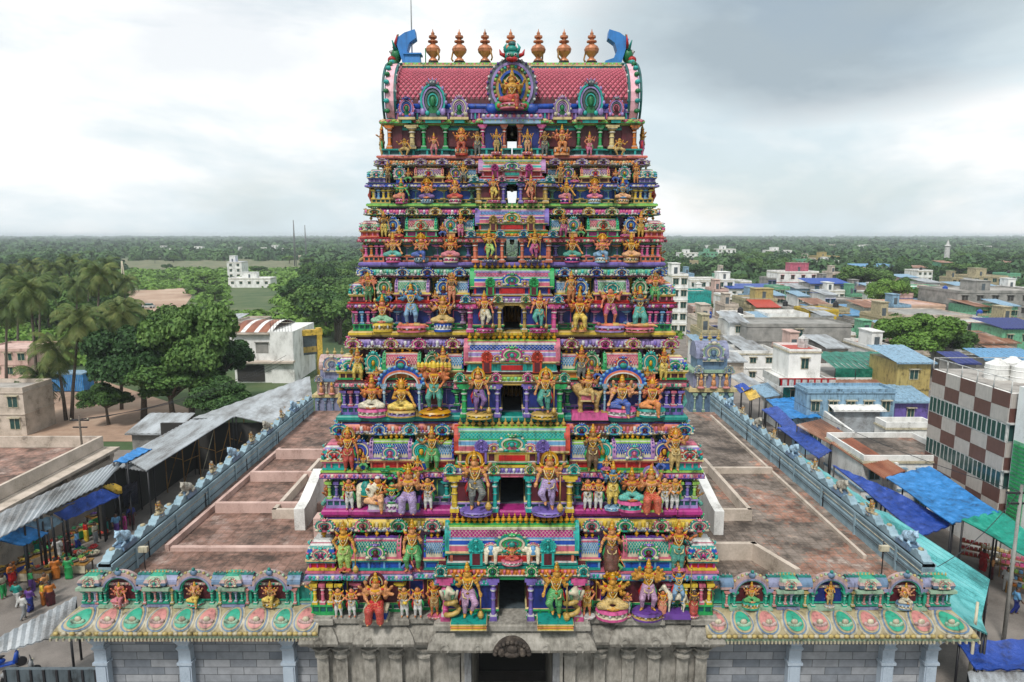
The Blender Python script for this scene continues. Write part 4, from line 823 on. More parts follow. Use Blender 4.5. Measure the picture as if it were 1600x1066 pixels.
    slab(hl, hl+.012, .05, yp, 'cream'); slab(hl+.012, hl+.03, .12, yp-.10, bc['dc']); slab(hl+.03, hl+.036, .15, yp-.14, 'white'); slab(hl+.036, hl+.075, .10, yp-.08, bc['pet'][0]); slab(hl+.075, hl+.085, .02, yp+.04, 'cream'); slab(hl+.085, hl+.105, .05, yp, bc['corn']); slab(hl+.105, hl+.125, .0, yp+.12, 'maroon')
    nP = int(2*w2/.15)
    for q in range(nP):
        x = -w2+2*w2*(q+.5)/nP; b.T = at_T(x, yp-.10, f(hl+.036)); b.add([(-.065, 0, .03*H), (0, -.05, 0), (.065, 0, .03*H), (.05, .02, .048*H), (-.05, .02, .048*H), (0, -.07, .03*H)], [(0, 1, 5), (1, 2, 5), (2, 3, 5), (3, 4, 5), (4, 0, 5)], bc['pet'][q % 2]); b.T = None
    w3 = CB[i]*m*1.0; ya = yp+.12
    b.box(-w3, w3, ya, yu+.3, f(hl+.12), f(.66), bc['wall']); b.box(-w3-.08, w3+.08, ya-.08, yu+.3, f(hl+.12), f(hl+.14), bc['base']); b.box(-w3-.03, w3+.03, ya-.1, yu+.3, f(hl+.14), f(hl+.148), 'white')
    for x in (-.95, -.62, -.45, -.3, .3, .45, .62, .95): b.box(x*w3-.04*ks-.01, x*w3+.04*ks+.01, ya-.06, ya+.04, f(hl+.148), f(.64), bc['frame'])
    b.box(-w3*.28, w3*.28, ya-.10, ya+.02, f(hl+.148), f(.635), bc['frame']); b.box(-w3*.24, w3*.24, ya-.12, ya, f(hl+.16), f(.625), 'crimson' if bc['wall'] != 'crimson' else 'teal')
    b.box(-w3-.06, w3+.06, ya-.1, yu+.3, f(.64), f(.655), bc['corn']); b.box(-w3-.1, w3+.1, ya-.14, yu+.3, f(.655), f(.665), 'cream')
    dpp = .86; yc = ya+.02+dpp/2
    Sb = barrel(b, -w3+.05, w3-.05, yc, dpp, f(.665), H*.235, bc['roof'], bc['roof'], bc['lbase'], nv=7, du=.15)
    for t0_, t1_, k_ in ((.0, .05, 'rose'), (.05, .065, 'white'), (.065, .115, ('blue', 'sky', 'lilac', 'blue', 'purple', 'aqua')[i]), (.115, .13, 'white'), (.13, .155, ('sky', 'green', 'rose', 'mint', 'rose', 'rose')[i]), (.30, .315, 'white'), (.315, .36, ('lime', 'ltblue', 'rose', 'lav', 'lime', 'peach')[i]), (.36, .375, 'cream')):
        b.add([Sb(-w3+.05, t0_, .052), Sb(w3-.05, t0_, .052), Sb(w3-.05, t1_, .056), Sb(-w3+.05, t1_, .056)], [(0, 1, 2, 3)], k_)
    b.box(-w3+.02, w3-.02, ya-.03, ya+.3, f(.665), f(.69), bc['end'] if bc['end'] != bc['roof'] else 'rose'); b.box(-w3+.02, w3-.02, ya-.0, ya+.3, f(.69), f(.70), 'white')
    b.box(-w3+.04, w3-.04, yc-dpp*.36, yc+dpp*.36, f(.855), f(.875), bc['lbase']); b.box(-w3+.04, w3-.04, yc-dpp*.31, yc+dpp*.31, f(.875), f(.895), bc['top']); b.box(-w3, w3, yc-dpp*.27, yc+dpp*.27, f(.895), f(.91), 'lime' if bc['top'] != 'lime' else 'green')
    cs_ = b.build('central_shrine', st)
    for s in (-1, 1):
        b = MB(); b.T = Matrix.Rotation(math.pi/2, 4, 'Z')
        for q_, (o_, k_) in enumerate(((0, bc['end']), (.12, 'white'), (.2, 'lav'))): add_arch(b, 0, -.12+q_*.02, 0, dpp*.54*(1-o_), H*.255*(1-o_), .12, .24-.04*q_, k_, 12, -10)
        b.T = None; b.build('end_arch', st, (s*(w3+.02), yc, f(.665)))
    b = MB(); kudu(b, 0, 0, 0, w3*.5, H*.2, (tk[0], 'rose', 'green', 'ivory'), fig='teal')
    for s in (-1, 1): kudu(b, s*w3*.33, .04, 0, w3*.22, H*.1, ('rose', 'yellow', 'lilac', 'ivory'), face=False)
    b.build('horseshoe_arch', st, (0, ya-.14, f(.665)))
    for s in (-1, 1):
        b = MB(); kudu(b, 0, 0, 0, w3*.24, H*.14, (bc['kk'], bc['kk'], bc['kk'], bc['kk'])); b.box(-w3*.1, w3*.1, -.02, .12, -.13*H, 0, bc['kk']); b.box(-w3*.06, w3*.06, -.03, .0, -.12*H, -.01*H, 'maroon'); b.build('horseshoe_arch', st, (s*w3*.56, ya-.13, f(.665)))
        b = MB(); kudu(b, 0, 0, 0, .5*ks, H*.12, (('green', 'ochre', 'hot', 'ochre', 'aqua', 'hot')[i], 'dkteal', ('leafg', 'green', 'pink', 'green', 'blue', 'pink')[i], 'ivory')); b.build('horseshoe_arch', st, (s*(dw+.15), yp-.18, f(hl+.03)))
        b = MB(); kudu(b, 0, 0, 0, .5*ks, H*.12, (('teal', 'aqua', 'green', 'blue', 'blue', 'sky')[i], 'dkteal', 'aqua', 'ivory')); b.build('horseshoe_arch', st, (s*(wb+.1), yp-.18, f(hl+.03)))
    nf = [22, 17, 15, 14, 13, 11][i]
    b = MB()
    for q in range(nf): pot(b, -w3*.95+w3*1.9*q/(nf-1), 0, 0, max(.24, H*.10), bc['fin'])
    b.build('row_of_finials', st, (0, yc-.14, f(.905)))
    hl = hl0; GEO.append(dict(z0=z0, H=H, hl=hl, yf=yf, yl=yl, yu=yu, m=m, wb=wb, ks=ks, f=f, W=W, dw=dw, sx=sx, zs=zs0))
# --- seventh storey, under the roof
i = 6; c = CS[6]; z0, z1 = TZ[6], TZ[7]; H = z1-z0; W, yf, m = TW[6], TY[6], PXM[6]; yl = yf+.45; WL = W-.4; wb = 46*m; dw = 8.5*m; sx = 122*m; sw = 17*m
b = MB(); 
for s in (-1, 1): band(b, halfline(WL, yl, wb, .2, sx-sw, sx+sw, dw, s), [(0, z0, 'maroon'), (0, z0+H*.86, 'maroon')])
for s in (-1, 1):
    for xa, xb in ((wb+.15, sx-sw-.1), (sx+sw+.15, WL*.88)): b.box(*sorted((s*xa, s*xb)), yl+.06, yl+.13, z0+.28*H, z0+.72*H, 'maroon'); b.box(*sorted((s*xa, s*xb)), yl+.02, yl+.13, z0+.72*H, z0+.78*H, 'aqua'); b.box(*sorted((s*xa, s*xb)), yl+.0, yl+.13, z0+.78*H, z0+.84*H, 'dkteal')
    b.box(*sorted((s*(dw+.15), s*(wb-.1))), yl-.24, yl-.18, z0+.2*H, z0+.8*H, 'navy')
st = b.build('storey', tower); st['label'] = 'topmost storey with maroon walls right under the barrel roof'; STO.append(st)
b = MB()
for s in (-1, 1):
    pl = halfline(WL, yl, wb, .2, sx-sw, sx+sw, dw+.02, s)
    band(b, pl, [(.2, z0, 'teal'), (.2, z0+.04*H, 'white'), (.13, z0+.05*H, 'dkteal'), (.13, z0+.15*H, 'dkteal'), (.22, z0+.16*H, 'aqua'), (.22, z0+.2*H, 'teal'), (.0, z0+.21*H, 'teal')])
    for x, y, r, j, stp in along(pl, .16, .55): b.T = at_T(x, y, z0, r); b.box(-.04, .04, -.04, .02, .04*H, .16*H, 'aqua'); b.T = None
b.build('balustrade', st)
b = MB(); pl = outline(WL, yl, wb, .2, sx-sw, sx+sw); f = (lambda t, z0=z0, H=H: z0+H*t)
band(b, pl, [(.0, f(.84), 'teal'), (.1, f(.85), 'lime'), (.1, f(.87), 'lime'), (.28, f(.88), 'cream'), (.28, f(.91), 'green'), (.2, f(.95), 'lime'), (.1, f(.97), 'white'), (.18, f(.975), 'rose'), (.18, f(1.0), 'peach')])
petals(b, pl, .25, f(.89), .22, .09*H, ('cream', 'rose', 'lime'), .05); b.build('main_cornice', st)
for s in (-1, 1):
    for x, k, w_ in ((dw+.1, 'salmon', .16), (wb, 'pink', .2), (sx-sw, 'green', .2), (sx+sw, 'green', .2), (WL*.80, 'cream', .3), (WL-.1, 'orange', .2)):
        b = MB(); column(b, 0, 0, 0, H*.64, w_, k); b.build('pilaster', st, (s*x, yl-(.28 if x <= wb else .08), f(.2)))
b = MB(); b.ball((0, 0, -.1), .08, 'ivory', 8, 5); b.box(-.02, .02, -.02, .02, -.04, .2, 'dark'); b.build('hanging_lamp', st, (0, yl+.5, f(.86)-.2))
GEO.append(dict(z0=z0, H=H, hl=.8, yf=yf, yl=yl, m=m, wb=wb, ks=.68, f=f, W=W, dw=dw, sx=sx))
# --- barrel roof
zr0 = TZ[7]; Yr = TY[7]; RW = Q(800+181, 140, 29.6)[0]; zrt = Q(800, 99, YC-1.0)[1]; hr = zrt-zr0
b = MB(); dpr = 2*(YC-Yr)+.1
b.box(-RW, RW, Yr-.05, 2*YC-Yr+.05, zr0, zr0+hr*.10, 'purple'); b.box(-RW, RW, Yr-.12, 2*YC-Yr+.12, zr0+hr*.10, zr0+hr*.16, 'lav')
for q in range(60): x = -RW+.1+(2*RW-.2)*q/59; b.box(x-.03, x+.03, Yr-.1, Yr, zr0+.01, zr0+hr*.10, ('rose', 'lilac', 'aqua')[q % 3])
b.tube([(-RW, Yr-.06, zr0+hr*.2), (RW, Yr-.06, zr0+hr*.2)], hr*.045, 'blue', 10)
zb = zr0+hr*.16; S = barrel(b, -RW, RW, YC, dpr, zb, hr*.80, 'maroon', None, n=20)
hh = hr*.80
def S(x, t, o): a = math.pi*t; return (x, YC-(dpr/2+o)*math.cos(a), zb+(hh+o)*math.sin(a)**.85)
nu, nv = 46, 9; du = 2*RW/nu; dt = (.43-.04)/nv
for r_ in range(2*nv-1):
    for u in range(nu+(r_ % 2)):
        cu = -RW+du*(u+(.5 if r_ % 2 == 0 else 0)); t = .04+dt*(r_+1)/2; a, c_ = max(-RW, cu-du*.43), min(RW, cu+du*.43)
        b.add([S(a, t, .01), S(cu, t-dt*.42, .01), S(c_, t, .01), S(cu, t+dt*.42, .02), S(cu, t-dt*.15, .07)], [(0, 1, 4), (1, 2, 4), (2, 3, 4), (3, 0, 4)], 'scale')
for t0, t1, k in ((.425, .44, 'cream'), (.44, .452, 'gold'), (.452, .485, 'mint'), (.485, .5, 'cream')):
    V = [S(-RW, t0, .07), S(RW, t0, .07), S(RW, t1, .09), S(-RW, t1, .09)]; b.add(V, [(0, 1, 2, 3)], k)
roof = b.build('barrel_roof', tower)
b = MB(); b.box(-RW, RW, YC-.75, YC+.75, zrt-.28, zrt-.06, 'aqua'); b.box(-RW, RW, YC-.8, YC+.8, zrt-.06, zrt+.0, 'cream'); b.box(-RW, RW, YC-.55, YC+.55, zrt, zrt+.14, 'lime')
for q in range(56): x = -RW+.1+(2*RW-.2)*q/55; b.ball((x, YC-.77, zrt-.17), (.05, .03, .05), ('cream', 'gold', 'teal')[q % 3], 5, 4); b.ball((x, YC-.57, zrt+.07), (.06, .04, .05), ('rose', 'mint')[q % 2], 5, 4)
b.build('ridge', roof)
for px in (676, 717, 757, 797, 840, 880, 923):
    b = MB(); h_ = 1.36; b.box(-.2, .2, -.2, .2, 0, .18, 'dark')
    b.lathe((0, 0, .18), [(.24, 0), (.22, .06), (.12, .14), (.14, .18), (.34, .38), (.37, .50), (.30, .62), (.12, .72), (.14, .76), (.25, .80), (.25, .85), (.12, .89), (.10, .93), (.20, .98), (.20, 1.06), (.08, 1.10), (.09, 1.18), (.03, 1.25), (.01, h_)], 'potc', 14)
    b.tube([(-.33, -.12, .62), (-.36, -.2, .3), (-.26, -.2, .2)], .045, 'bronze', 6); o = b.build('finial_pot', roof, ((px-799)/F*(YC/1.05)*1.0, YC, zrt+.14)); o.scale = (.9, .9, 1.0); o.rotation_euler = (0, 0, px*.7)
for s in (-1, 1):            # horseshoe gables closing the two ends, seen edge on
    b = MB(); b.T = Matrix.Translation((s*(RW+.02), YC, zr0+.35*hr)) @ Matrix.Rotation(s*math.pi/2, 4, 'Z')
    for o_, t_, y_, k_ in ((0, .26, -.34, 'gable'), (.22, .2, -.42, 'lilac'), (.40, .3, -.30, 'leafg'), (.66, .3, -.2, 'crimson')):
        add_arch(b, 0, y_, 0, dpr*.54-o_, hr*.70-o_*.6, t_, .42, k_, 22, -42)
    add_arch(b, 0, -.5, 0, dpr*.54+.05, hr*.70+.05, .12, .08, 'dkteal', 22, -42); add_arch(b, 0, -.02, 0, dpr*.54+.03, hr*.70+.03, .1, .1, 'dkteal', 22, -42)
    for q in range(23):
        a = R(-42+264*q/22)
        b.ball(((dpr*.54+.07)*math.cos(a), -.30, (hr*.70+.07)*math.sin(a)), (.10, .13, .10), ('leafg', 'aqua')[q % 2], 6, 4); b.ball(((dpr*.54-.02)*math.cos(a), .08, (hr*.7-.02)*math.sin(a)), (.07, .05, .07), ('white', 'dkteal')[q % 2], 5, 4)
    for s2 in (-1, 1): b.ball((s2*dpr*.45, -.2, -hr*.38), (.2, .26, .24), 'teal', 8, 6); b.ball((s2*dpr*.45, -.3, -hr*.38), (.12, .24, .14), 'lilac', 8, 6)
    b.T = None; b.build('gable_arch', roof)
    b = MB(); X0 = s*(RW-.15)      # blue crest behind the gable's mask
    pr = [(.35, -.25), (.30, .25), (.05, 1.05), (.42, 1.30), (.82, 1.42), (.86, 1.10), (.60, .92), (.50, .62), (.62, .36), (.95, .26), (1.0, .02), (.75, -.25)]
    b.ext([(X0-s*x*1.12+s*.5, zrt+z*1.12) for x, z in pr], YC-.28, YC+.28, 'crest'); o = b.build('blue_crest', roof)
    b = MB(); xx = X0+s*.45
    b.ball((xx, YC, zrt+.55), (.24, .34, .34), 'leafg', 9, 6); b.ball((xx+s*.16, YC-.1, zrt+.35), (.22, .3, .16), 'crimson', 8, 5); b.ball((xx+s*.2, YC-.2, zrt+.28), (.12, .16, .06), 'white', 6, 4)
    for sy in (-1, 1): b.ball((xx+s*.18, YC+sy*.16, zrt+.68), (.09, .09, .09), 'white', 7, 5); b.ball((xx+s*.25, YC+sy*.17, zrt+.68), (.04, .04, .04), 'dark', 6, 4); b.tube([(xx, YC+sy*.25, zrt+.75), (xx+s*.1, YC+sy*.45, zrt+1.1)], [.09, .02], 'teal', 6)
    for q in range(5): b.tube([(xx-.05, YC-.25+q*.12, zrt+.8), (xx-s*.12, YC-.35+q*.17, zrt+1.45-.05*abs(q-2))], [.09, .02], ('crimson', 'leafg', 'slate')[q % 3], 6)
    b.build('gable_mask', roof)
# arches on the roof front
for px, w_, z_, hgt, cs in ((-123, 40, 0, 62, ('aqua','leafg','slate','lilac')), (122, 40, 0, 62, ('aqua','leafg','slate','lilac')), (-164, 24, 0, 34, ('rose','leafg','blue','lilac')), (-82, 26, 0, 36, ('lilac','leafg','mauve','ivory')), (78, 26, 0, 36, ('lilac','leafg','mauve','ivory')), (162, 24, 0, 34, ('rose','maroon','slate','lilac'))):
    b = MB(); mm = m; kudu(b, 0, 0, 0, w_*mm, hgt*mm*.95, cs); b.box(-w_*mm*.55, w_*mm*.55, -.08, .3, -.1, 0, 'cream'); b.box(-w_*mm*.3, w_*mm*.3, -.02, .3, -.22, -.1, 'aqua'); b.build('horseshoe_arch', roof, (px*m, Yr-.28, zr0+.05))
b = MB(); ww, hg = 78*m, 92*m; yy = Yr-.35
b.ext([(px_, pz+hg*.45) for px_, pz in arch_pts(ww*.46, hg*.44, 20)], yy+.12, yy+.5, 'rose')
for o_, t_, y_, k_ in ((0, .16, 0, 'slate'), (.16, .10, -.06, 'lilac'), (.26, .22, .0, 'ochre'), (.48, .10, -.07, 'blue'), (.58, .10, .02, 'leafg'), (.68, .06, -.03, 'cream')):
    add_arch(b, 0, yy+y_, hg*.45, ww*.5-o_, hg*.47-o_, t_, .22, k_, 24, -48)
for q in range(25): a = R(-48+276*q/24); b.ball((ww*.49*math.cos(a), yy-.02, hg*.45+hg*.46*math.sin(a)), (.06, .05, .06), ('white', 'purple')[q % 2], 5, 4); b.ball((ww*.35*math.cos(a), yy-.04, hg*.45+hg*.33*math.sin(a)), (.07, .05, .07), ('lime', 'rose', 'aqua')[q % 3], 5, 4)
for s in (-1, 1): b.ball((s*ww*.40, yy-.08, hg*.10), (.26, .12, .2), 'blue', 8, 5); b.ball((s*ww*.26, yy-.1, hg*.14), (.2, .12, .2), 'green', 8, 5); b.ball((s*ww*.26, yy-.2, hg*.14), (.09, .06, .09), 'red', 7, 5)
b.box(-ww*.6, ww*.6, yy-.15, yy+.5, -.16, 0, 'lilac'); b.box(-ww*.57, ww*.57, yy-.1, yy+.5, -.34, -.16, 'ltblue')
for q in range(14): b.ball((-ww*.56+ww*1.12*q/13, yy-.14, -.05), (.09, .05, .07), ('white', 'rose')[q % 2], 5, 4)
b.build('great_horseshoe_arch', roof, (0, 0, zr0+.12))
b = MB(); yy -= .1        # horned mask crowning the great arch
b.ball((0, yy, .1), (.46, .26, .28), 'teal', 10, 6); b.ball((0, yy-.14, -.10), (.36, .2, .16), 'crimson', 9, 5); b.ball((0, yy-.26, .05), (.1, .12, .1), 'leafg', 7, 5); b.ball((0, yy-.02, .45), (.30, .22, .22), 'teal', 9, 5); b.ball((0, yy-.02, .72), (.22, .18, .16), 'dkteal', 8, 5)
for s in (-1, 1):
    b.ball((s*.2, yy-.22, .12), (.11, .07, .09), 'white', 8, 5); b.ball((s*.2, yy-.285, .12), (.045, .03, .045), 'dark', 6, 4); b.tube([(s*.38, yy, .1), (s*.62, yy, .2), (s*.70, yy, .45)], [.13, .10, .02], 'crimson', 7); b.tube([(s*.3, yy, .3), (s*.42, yy-.05, .55), (s*.30, yy-.05, .75)], [.12, .08, .02], 'aqua', 7)
    for q in range(3): b.ball((s*(.08+q*.1), yy-.28+q*.04, -.12), (.035, .03, .06), 'white', 5, 4)
o = b.build('horned_mask', roof, (0, (yy)*.28, zr0+.12+hg*.91)); o.scale = (.72,)*3
MB_pole = MB(); MB_pole.tube([(0, 0, 0), (0, 0, 5.2)], [.035, .02], 'steel', 6); MB_pole.box(-.06, .06, -.06, .06, 0, .25, 'dark')
tag(MB_pole.build('lightning_rod', None, ((641-800)/F*29.6, YC, zrt+.13)), 'thin bare metal lightning rod rising from the roof ridge of the tower', 'lightning rod')
b = MB(); b.box(-.35, .35, -.25, .25, .0, .38, 'crest', .03, .03); b.box(-.4, .4, -.3, .3, .38, .44, 'crest'); b.tube([(.55, 0, 0), (.55, 0, .7)], .025, 'leafg', 5)
tag(b.build('blue_box', None, ((643-800)/F*29.6, YC-.1, zrt+.15)), 'small bright blue box beside the rod on the roof ridge', 'box')
# ---------------- statues standing on the ledges ----------------
ON = ['lowest', 'second', 'third', 'fourth', 'fifth', 'sixth', 'topmost']
CW = dict(skin='orange-brown', copper='copper', tan='tan', rosy='rosy', gold='golden', bronze='bronze', bluebody='blue', orange='orange', yellow='yellow', green='green', red='red', pink='pink', salmon='salmon', brown='dark brown', peach='peach')
def sd(px): return 'left' if px < 0 else 'right'
def low(i, px, hp, desc, dy=.0, drop=0, **k):
    g = GEO[i]; mm = g['m']*1.04; lab = desc
    if 'ped' in k and k['ped']: k['ped'] = (k['ped'][0]*mm*.8, k['ped'][1]*mm)
    return statue((px*g['m'], g['yf']+.06+dy, g['z0']-drop), hp*mm*.93*(.9 if i == 2 else 1)*(.9 if k.get('pose') in ('lotus', 'dance', 'lalita') else .96), label=lab, **k)
pr = dict(pose='stand', cloth='trouser', crown='short', cl='white', cat='statue')
# lowest storey
T = lambda n: 'on the '+ON[n]+' storey'
low(0, -271, 52, 'small priest statue with a yellow bag, nearest the lowest corner columns', aL='lap', aR='lap', prop='bag', skin='tan', **pr)
low(0, -250, 52, 'small pink-chested priest statue beside the huge red-skirted goddess', aL='hold', aR='pray', skin='rosy', **pr)
low(0, -211, 88, 'many-armed goddess seated in a red skirt over the stone cornice, lowest storey', dy=-.1, pose='throne', aL='lap', aR='bless', extra=3, cloth='skirt', fem=True, skin='tan', cl='crimson', crown='tall', halo=('ring', 'maroon'), pedm=('blue', 'ivory'))
low(0, -168, 54, 'small drummer priest statue in white, between red goddess and doorway', aL='hold', aR='lap', prop='drum', skin='tan', **pr)
low(0, -147, 54, 'small garlanded priest statue in white next to the orange dwarf', aL='hold', aR='bless', skin='skin', **pr)
low(0, -121, 56, 'pot-bellied orange dwarf statue left of the lowest doorway', pose='stand', aL='hip', aR='hold', cloth='short', skin='copper', cl='bronze', crown='flame', ped=(14, 3))
low(0, 117, 56, 'pot-bellied orange dwarf statue right of the lowest doorway on a white plinth', pose='stand', aL='hold', aR='hip', cloth='short', skin='rosy', cl='gold', crown='tall', ped=(16, 3), pedm=('white', 'rose'))
low(0, 156, 94, 'golden goddess seated cross-legged on a pink lotus on the lowest storey', pose='lotus', aL='bless', aR='bless', extra=1, cloth='dhoti', fem=True, skin='gold', cl='ochre', crown='tall', ped=(30, 16), pedm=('pink', 'ivory'), halo=('hood', 'gold'))
low(0, 180, 40, 'tiny red and white attendant statue between golden goddess and many-armed dancer', skin='rosy', cl='white', cloth='trouser', crown='hair', aL='pray', aR='pray', ped=(8, 4))
low(0, 211, 84, 'many-armed dancing god on a purple and ochre pedestal on the lowest storey', dy=-.05, pose='dance', aL='wide', aR='bless', extra=4, cloth='dhoti', skin='gold', cl='mauve', crown='tall', ped=(28, 12), pedm=('purple', 'ochre'))
low(0, 235, 44, 'tiny orange attendant statue between the dancer and the blue horseman', skin='copper', cl='salmon', cloth='skirt', crown='hair', aL='down', aR='hold', ped=(9, 3))
low(0, 284, 44, 'tiny red-skirted attendant statue behind the white horse near the corner columns', skin='brown', cl='crimson', cloth='skirt', fem=True, crown='hair', aL='pray', aR='pray', ped=(10, 3))
g = GEO[0]; m0 = g['m']
animal('horse', (257*m0, g['yf']+.2, g['z0']+.12), 1.15, 'ivory', rz=math.pi, saddle=None, label='white rearing horse statue carrying a blue rider at the corner of the lowest storey', ped='purple')
low(0, 259, 62, 'blue-skinned horseman statue riding the white horse on the lowest storey', dy=.05, pose='dance', aL='up', aR='wide', cloth='short', skin='bluebody', cl='sky', crown='tall', prop='spear').location.z += .55
def doorpair(i, px, hp, skin, cls, ped, pedm, prop='club', desc='', pose='guard', box=False):
    g = GEO[i]; mm = g['m']*.84
    for s in (-1, 1):
        t = statue((s*px*g['m'], g['yf']-(.36 if i < 6 else .1), g['z0']-(0.1 if i == 0 else -.02)), hp*mm, pose=pose, aL='bless', aR='club', extra=1, mirror=s > 0, cloth='dhoti', skin=skin, cl=cls[0 if s < 0 else 1], crown='tall', ped=(ped[0]*mm*(1.1 if i else 1.0), ped[1]*mm*1.15), pedm=pedm, halo=('ring', 'gold') if i in (1, 2) else None,
            prop='lclub' if s > 0 else 'club', label=desc % (('left', 'right')[s > 0]), group='door guardians flanking the storey doorways', name='door_guardian_statue', cat='guardian statue')
doorpair(0, 66, 92, 'gold', ('mauve', 'green'), (30, 14), ('green', 'yellow'), desc='big golden guardian on a green and yellow pedestal, %s of the lowest doorway')
doorpair(1, 55, 96, 'tan', ('slate', 'lilac'), (27, 7), ('lav', 'lilac'), desc='big four-armed tan guardian on a lavender plinth, %s of the second doorway')
doorpair(2, 50, 74, 'tan', ('purple', 'teal'), (22, 8), ('ochre', 'yellow'), desc='big tan guardian on a yellow plinth, %s of the third doorway')
doorpair(3, 41, 60, 'rosy', ('ivory', 'aqua'), (15, 6), ('hot', 'rose'), desc='rosy guardian on a hot pink lotus, %s of the fourth doorway')
doorpair(4, 34, 48, 'gold', ('lime', 'hot'), (13, 4), ('slate', 'lav'), desc='yellow-gold guardian on a dark plinth, %s of the fifth doorway')
doorpair(5, 28, 40, 'rosy', ('yellow', 'salmon'), (11, 3), ('pink', 'rose'), desc='small rosy guardian dancing on a pink plinth, %s of the sixth doorway')
doorpair(6, 24, 36, 'gold', ('ochre', 'peach'), (9, 4), ('rose', 'salmon'), desc='small golden attendant standing in the topmost storey, %s of its doorway', pose='stand')
for s in (-1, 1):       # cobra coiled beside each lowest guardian
    b = MB(); b.tube([(.28*math.cos(q*.7), .2*math.sin(q*.7), .10+q*.055) for q in range(18)], .10, 'ochre', 8); b.tube([(0, 0, .9), (s*.2, -.1, 1.25), (s*.1, -.2, 1.5), (-s*.15, -.3, 1.45)], [.12, .16, .2, .06], 'ivory', 8)
    for q in range(5): b.tube([(s*.1+(q-2)*.12, -.12, 1.1), (s*.1+(q-2)*.17, -.28, 1.55)], [.08, .05], ('ivory', 'mint')[q % 2], 6)
    tag(b.build('cobra_statue', None, (s*92*m0, GEO[0]['yf']-.30, GEO[0]['z0']-.05)), 'coiled golden cobra statue with white hood, %s of the lowest doorway' % ('left' if s < 0 else 'right'), 'cobra statue', 'cobras by the lowest guardians')
# little group over the lowest doorway
g = GEO[0]
statue((0, g['yf']-.18, g['f'](.56)), .98, pose='lotus', aL='bless', aR='bless', extra=1, cloth='skirt', fem=True, skin='rosy', cl='crimson', crown='tall', ped=(.42, .18), pedm=('rose', 'white'), label='small seated goddess between two white elephants above the lowest doorway')
for s in (-1, 1): animal('elephant', (s*.85, g['yf']-.12, g['f'](.56)), .85, 'ivory', rz=0 if s < 0 else math.pi, saddle='sky', label='small white elephant statue %s of the goddess above the lowest doorway' % ('left', 'right')[s > 0], group='white elephants over the doorway')
# second storey
g = GEO[1]
low(1, -254, 54, 'small pink-chested priest statue behind the white elephant on the second storey', aL='hold', aR='hold', skin='rosy', **pr)
animal('elephant', (-228*g['m'], g['yf']+.2, g['z0']+.05), 1.25, 'ivory', rz=R(-15), saddle='teal', label='white elephant statue with a green saddle cloth on the second storey')
low(1, -209, 80, 'orange bearded sage seated beside a green tree on the second storey', pose='lalita', aL='bless', aR='hold', cloth='dhoti', skin='copper', cl='peach', crown='turban', pedm=('white', 'mauve'))
low(1, -187, 62, 'green-skinned woman seated under the green tree on the second storey', pose='lotus', aL='hold', aR='lap', cloth='dhoti', fem=True, skin='green', cl='lav', crown='hair', ped=(18, 12), pedm=('white', 'mauve'))
b = MB(); rr = random.Random(4); b.tube([(0, 0, 0), (.05, .05, .8), (0, 0, 1.45)], [.09, .07, .05], 'bronze', 7)
for q in range(46): a = rr.random()*6.28; d = rr.random()**.5*.62; b.ball((d*math.cos(a), d*math.sin(a)*.5, 1.5+rr.random()*.32-d*.25), (.13, .10, .06), ('green', 'leafg')[q % 2], 6, 4)
tag(b.build('tree_statue', None, (-187*g['m'], g['yf']+.32, g['z0'])), 'sculpted bright green umbrella-shaped tree shading the seated pair on the second storey', 'tree statue')
low(1, -161, 86, 'many-armed throned goddess in a lilac skirt on the second storey', pose='throne', aL='bless', aR='bless', extra=2, cloth='skirt', fem=True, skin='tan', cl='lilac', crown='tall', halo=('fire', 'yellow'), pedm=('lime', 'purple'))
low(1, -131, 56, 'small priest statue in white beside the lilac-skirted goddess on the second storey', aL='hold', aR='lap', skin='tan', **pr)
low(1, 118, 54, 'small pink priest statue nearest the second doorway, hands folded', aL='pray', aR='pray', skin='rosy', **pr)
low(1, 135, 54, 'small dark-haired priest statue standing between the pink priest and the blue god', aL='hold', aR='hold', skin='skin', **pr)
low(1, 157, 68, 'blue-bodied four-armed god standing in yellow on the second storey', pose='stand', aL='bless', aR='bless', extra=1, cloth='dhoti', skin='bluebody', cl='yellow', crown='tall', ped=(15, 5), pedm=('ltblue', 'sky'))
low(1, 186, 78, 'seated rosy goddess on a teal and pink lotus on the second storey', pose='lotus', aL='bless', aR='bless', extra=1, cloth='dhoti', fem=True, skin='copper', cl='aqua', crown='tall', ped=(26, 16), pedm=('pink', 'teal'))
low(1, 216, 84, 'throned goddess in a bright red skirt under a pale halo on the second storey', pose='throne', aL='bless', aR='lap', extra=2, cloth='skirt', fem=True, skin='tan', cl='red', crown='tall', halo=('ring', 'lilac'), pedm=('red', 'lime'))
low(1, 238, 56, 'small priest statue in white next to the red-skirted goddess on the second storey', aL='hold', aR='lap', skin='peach', **pr)
low(1, 254, 56, 'small priest statue with a yellow plate nearest the corner of the second storey', aL='lap', aR='lap', prop='plate', skin='tan', **pr)
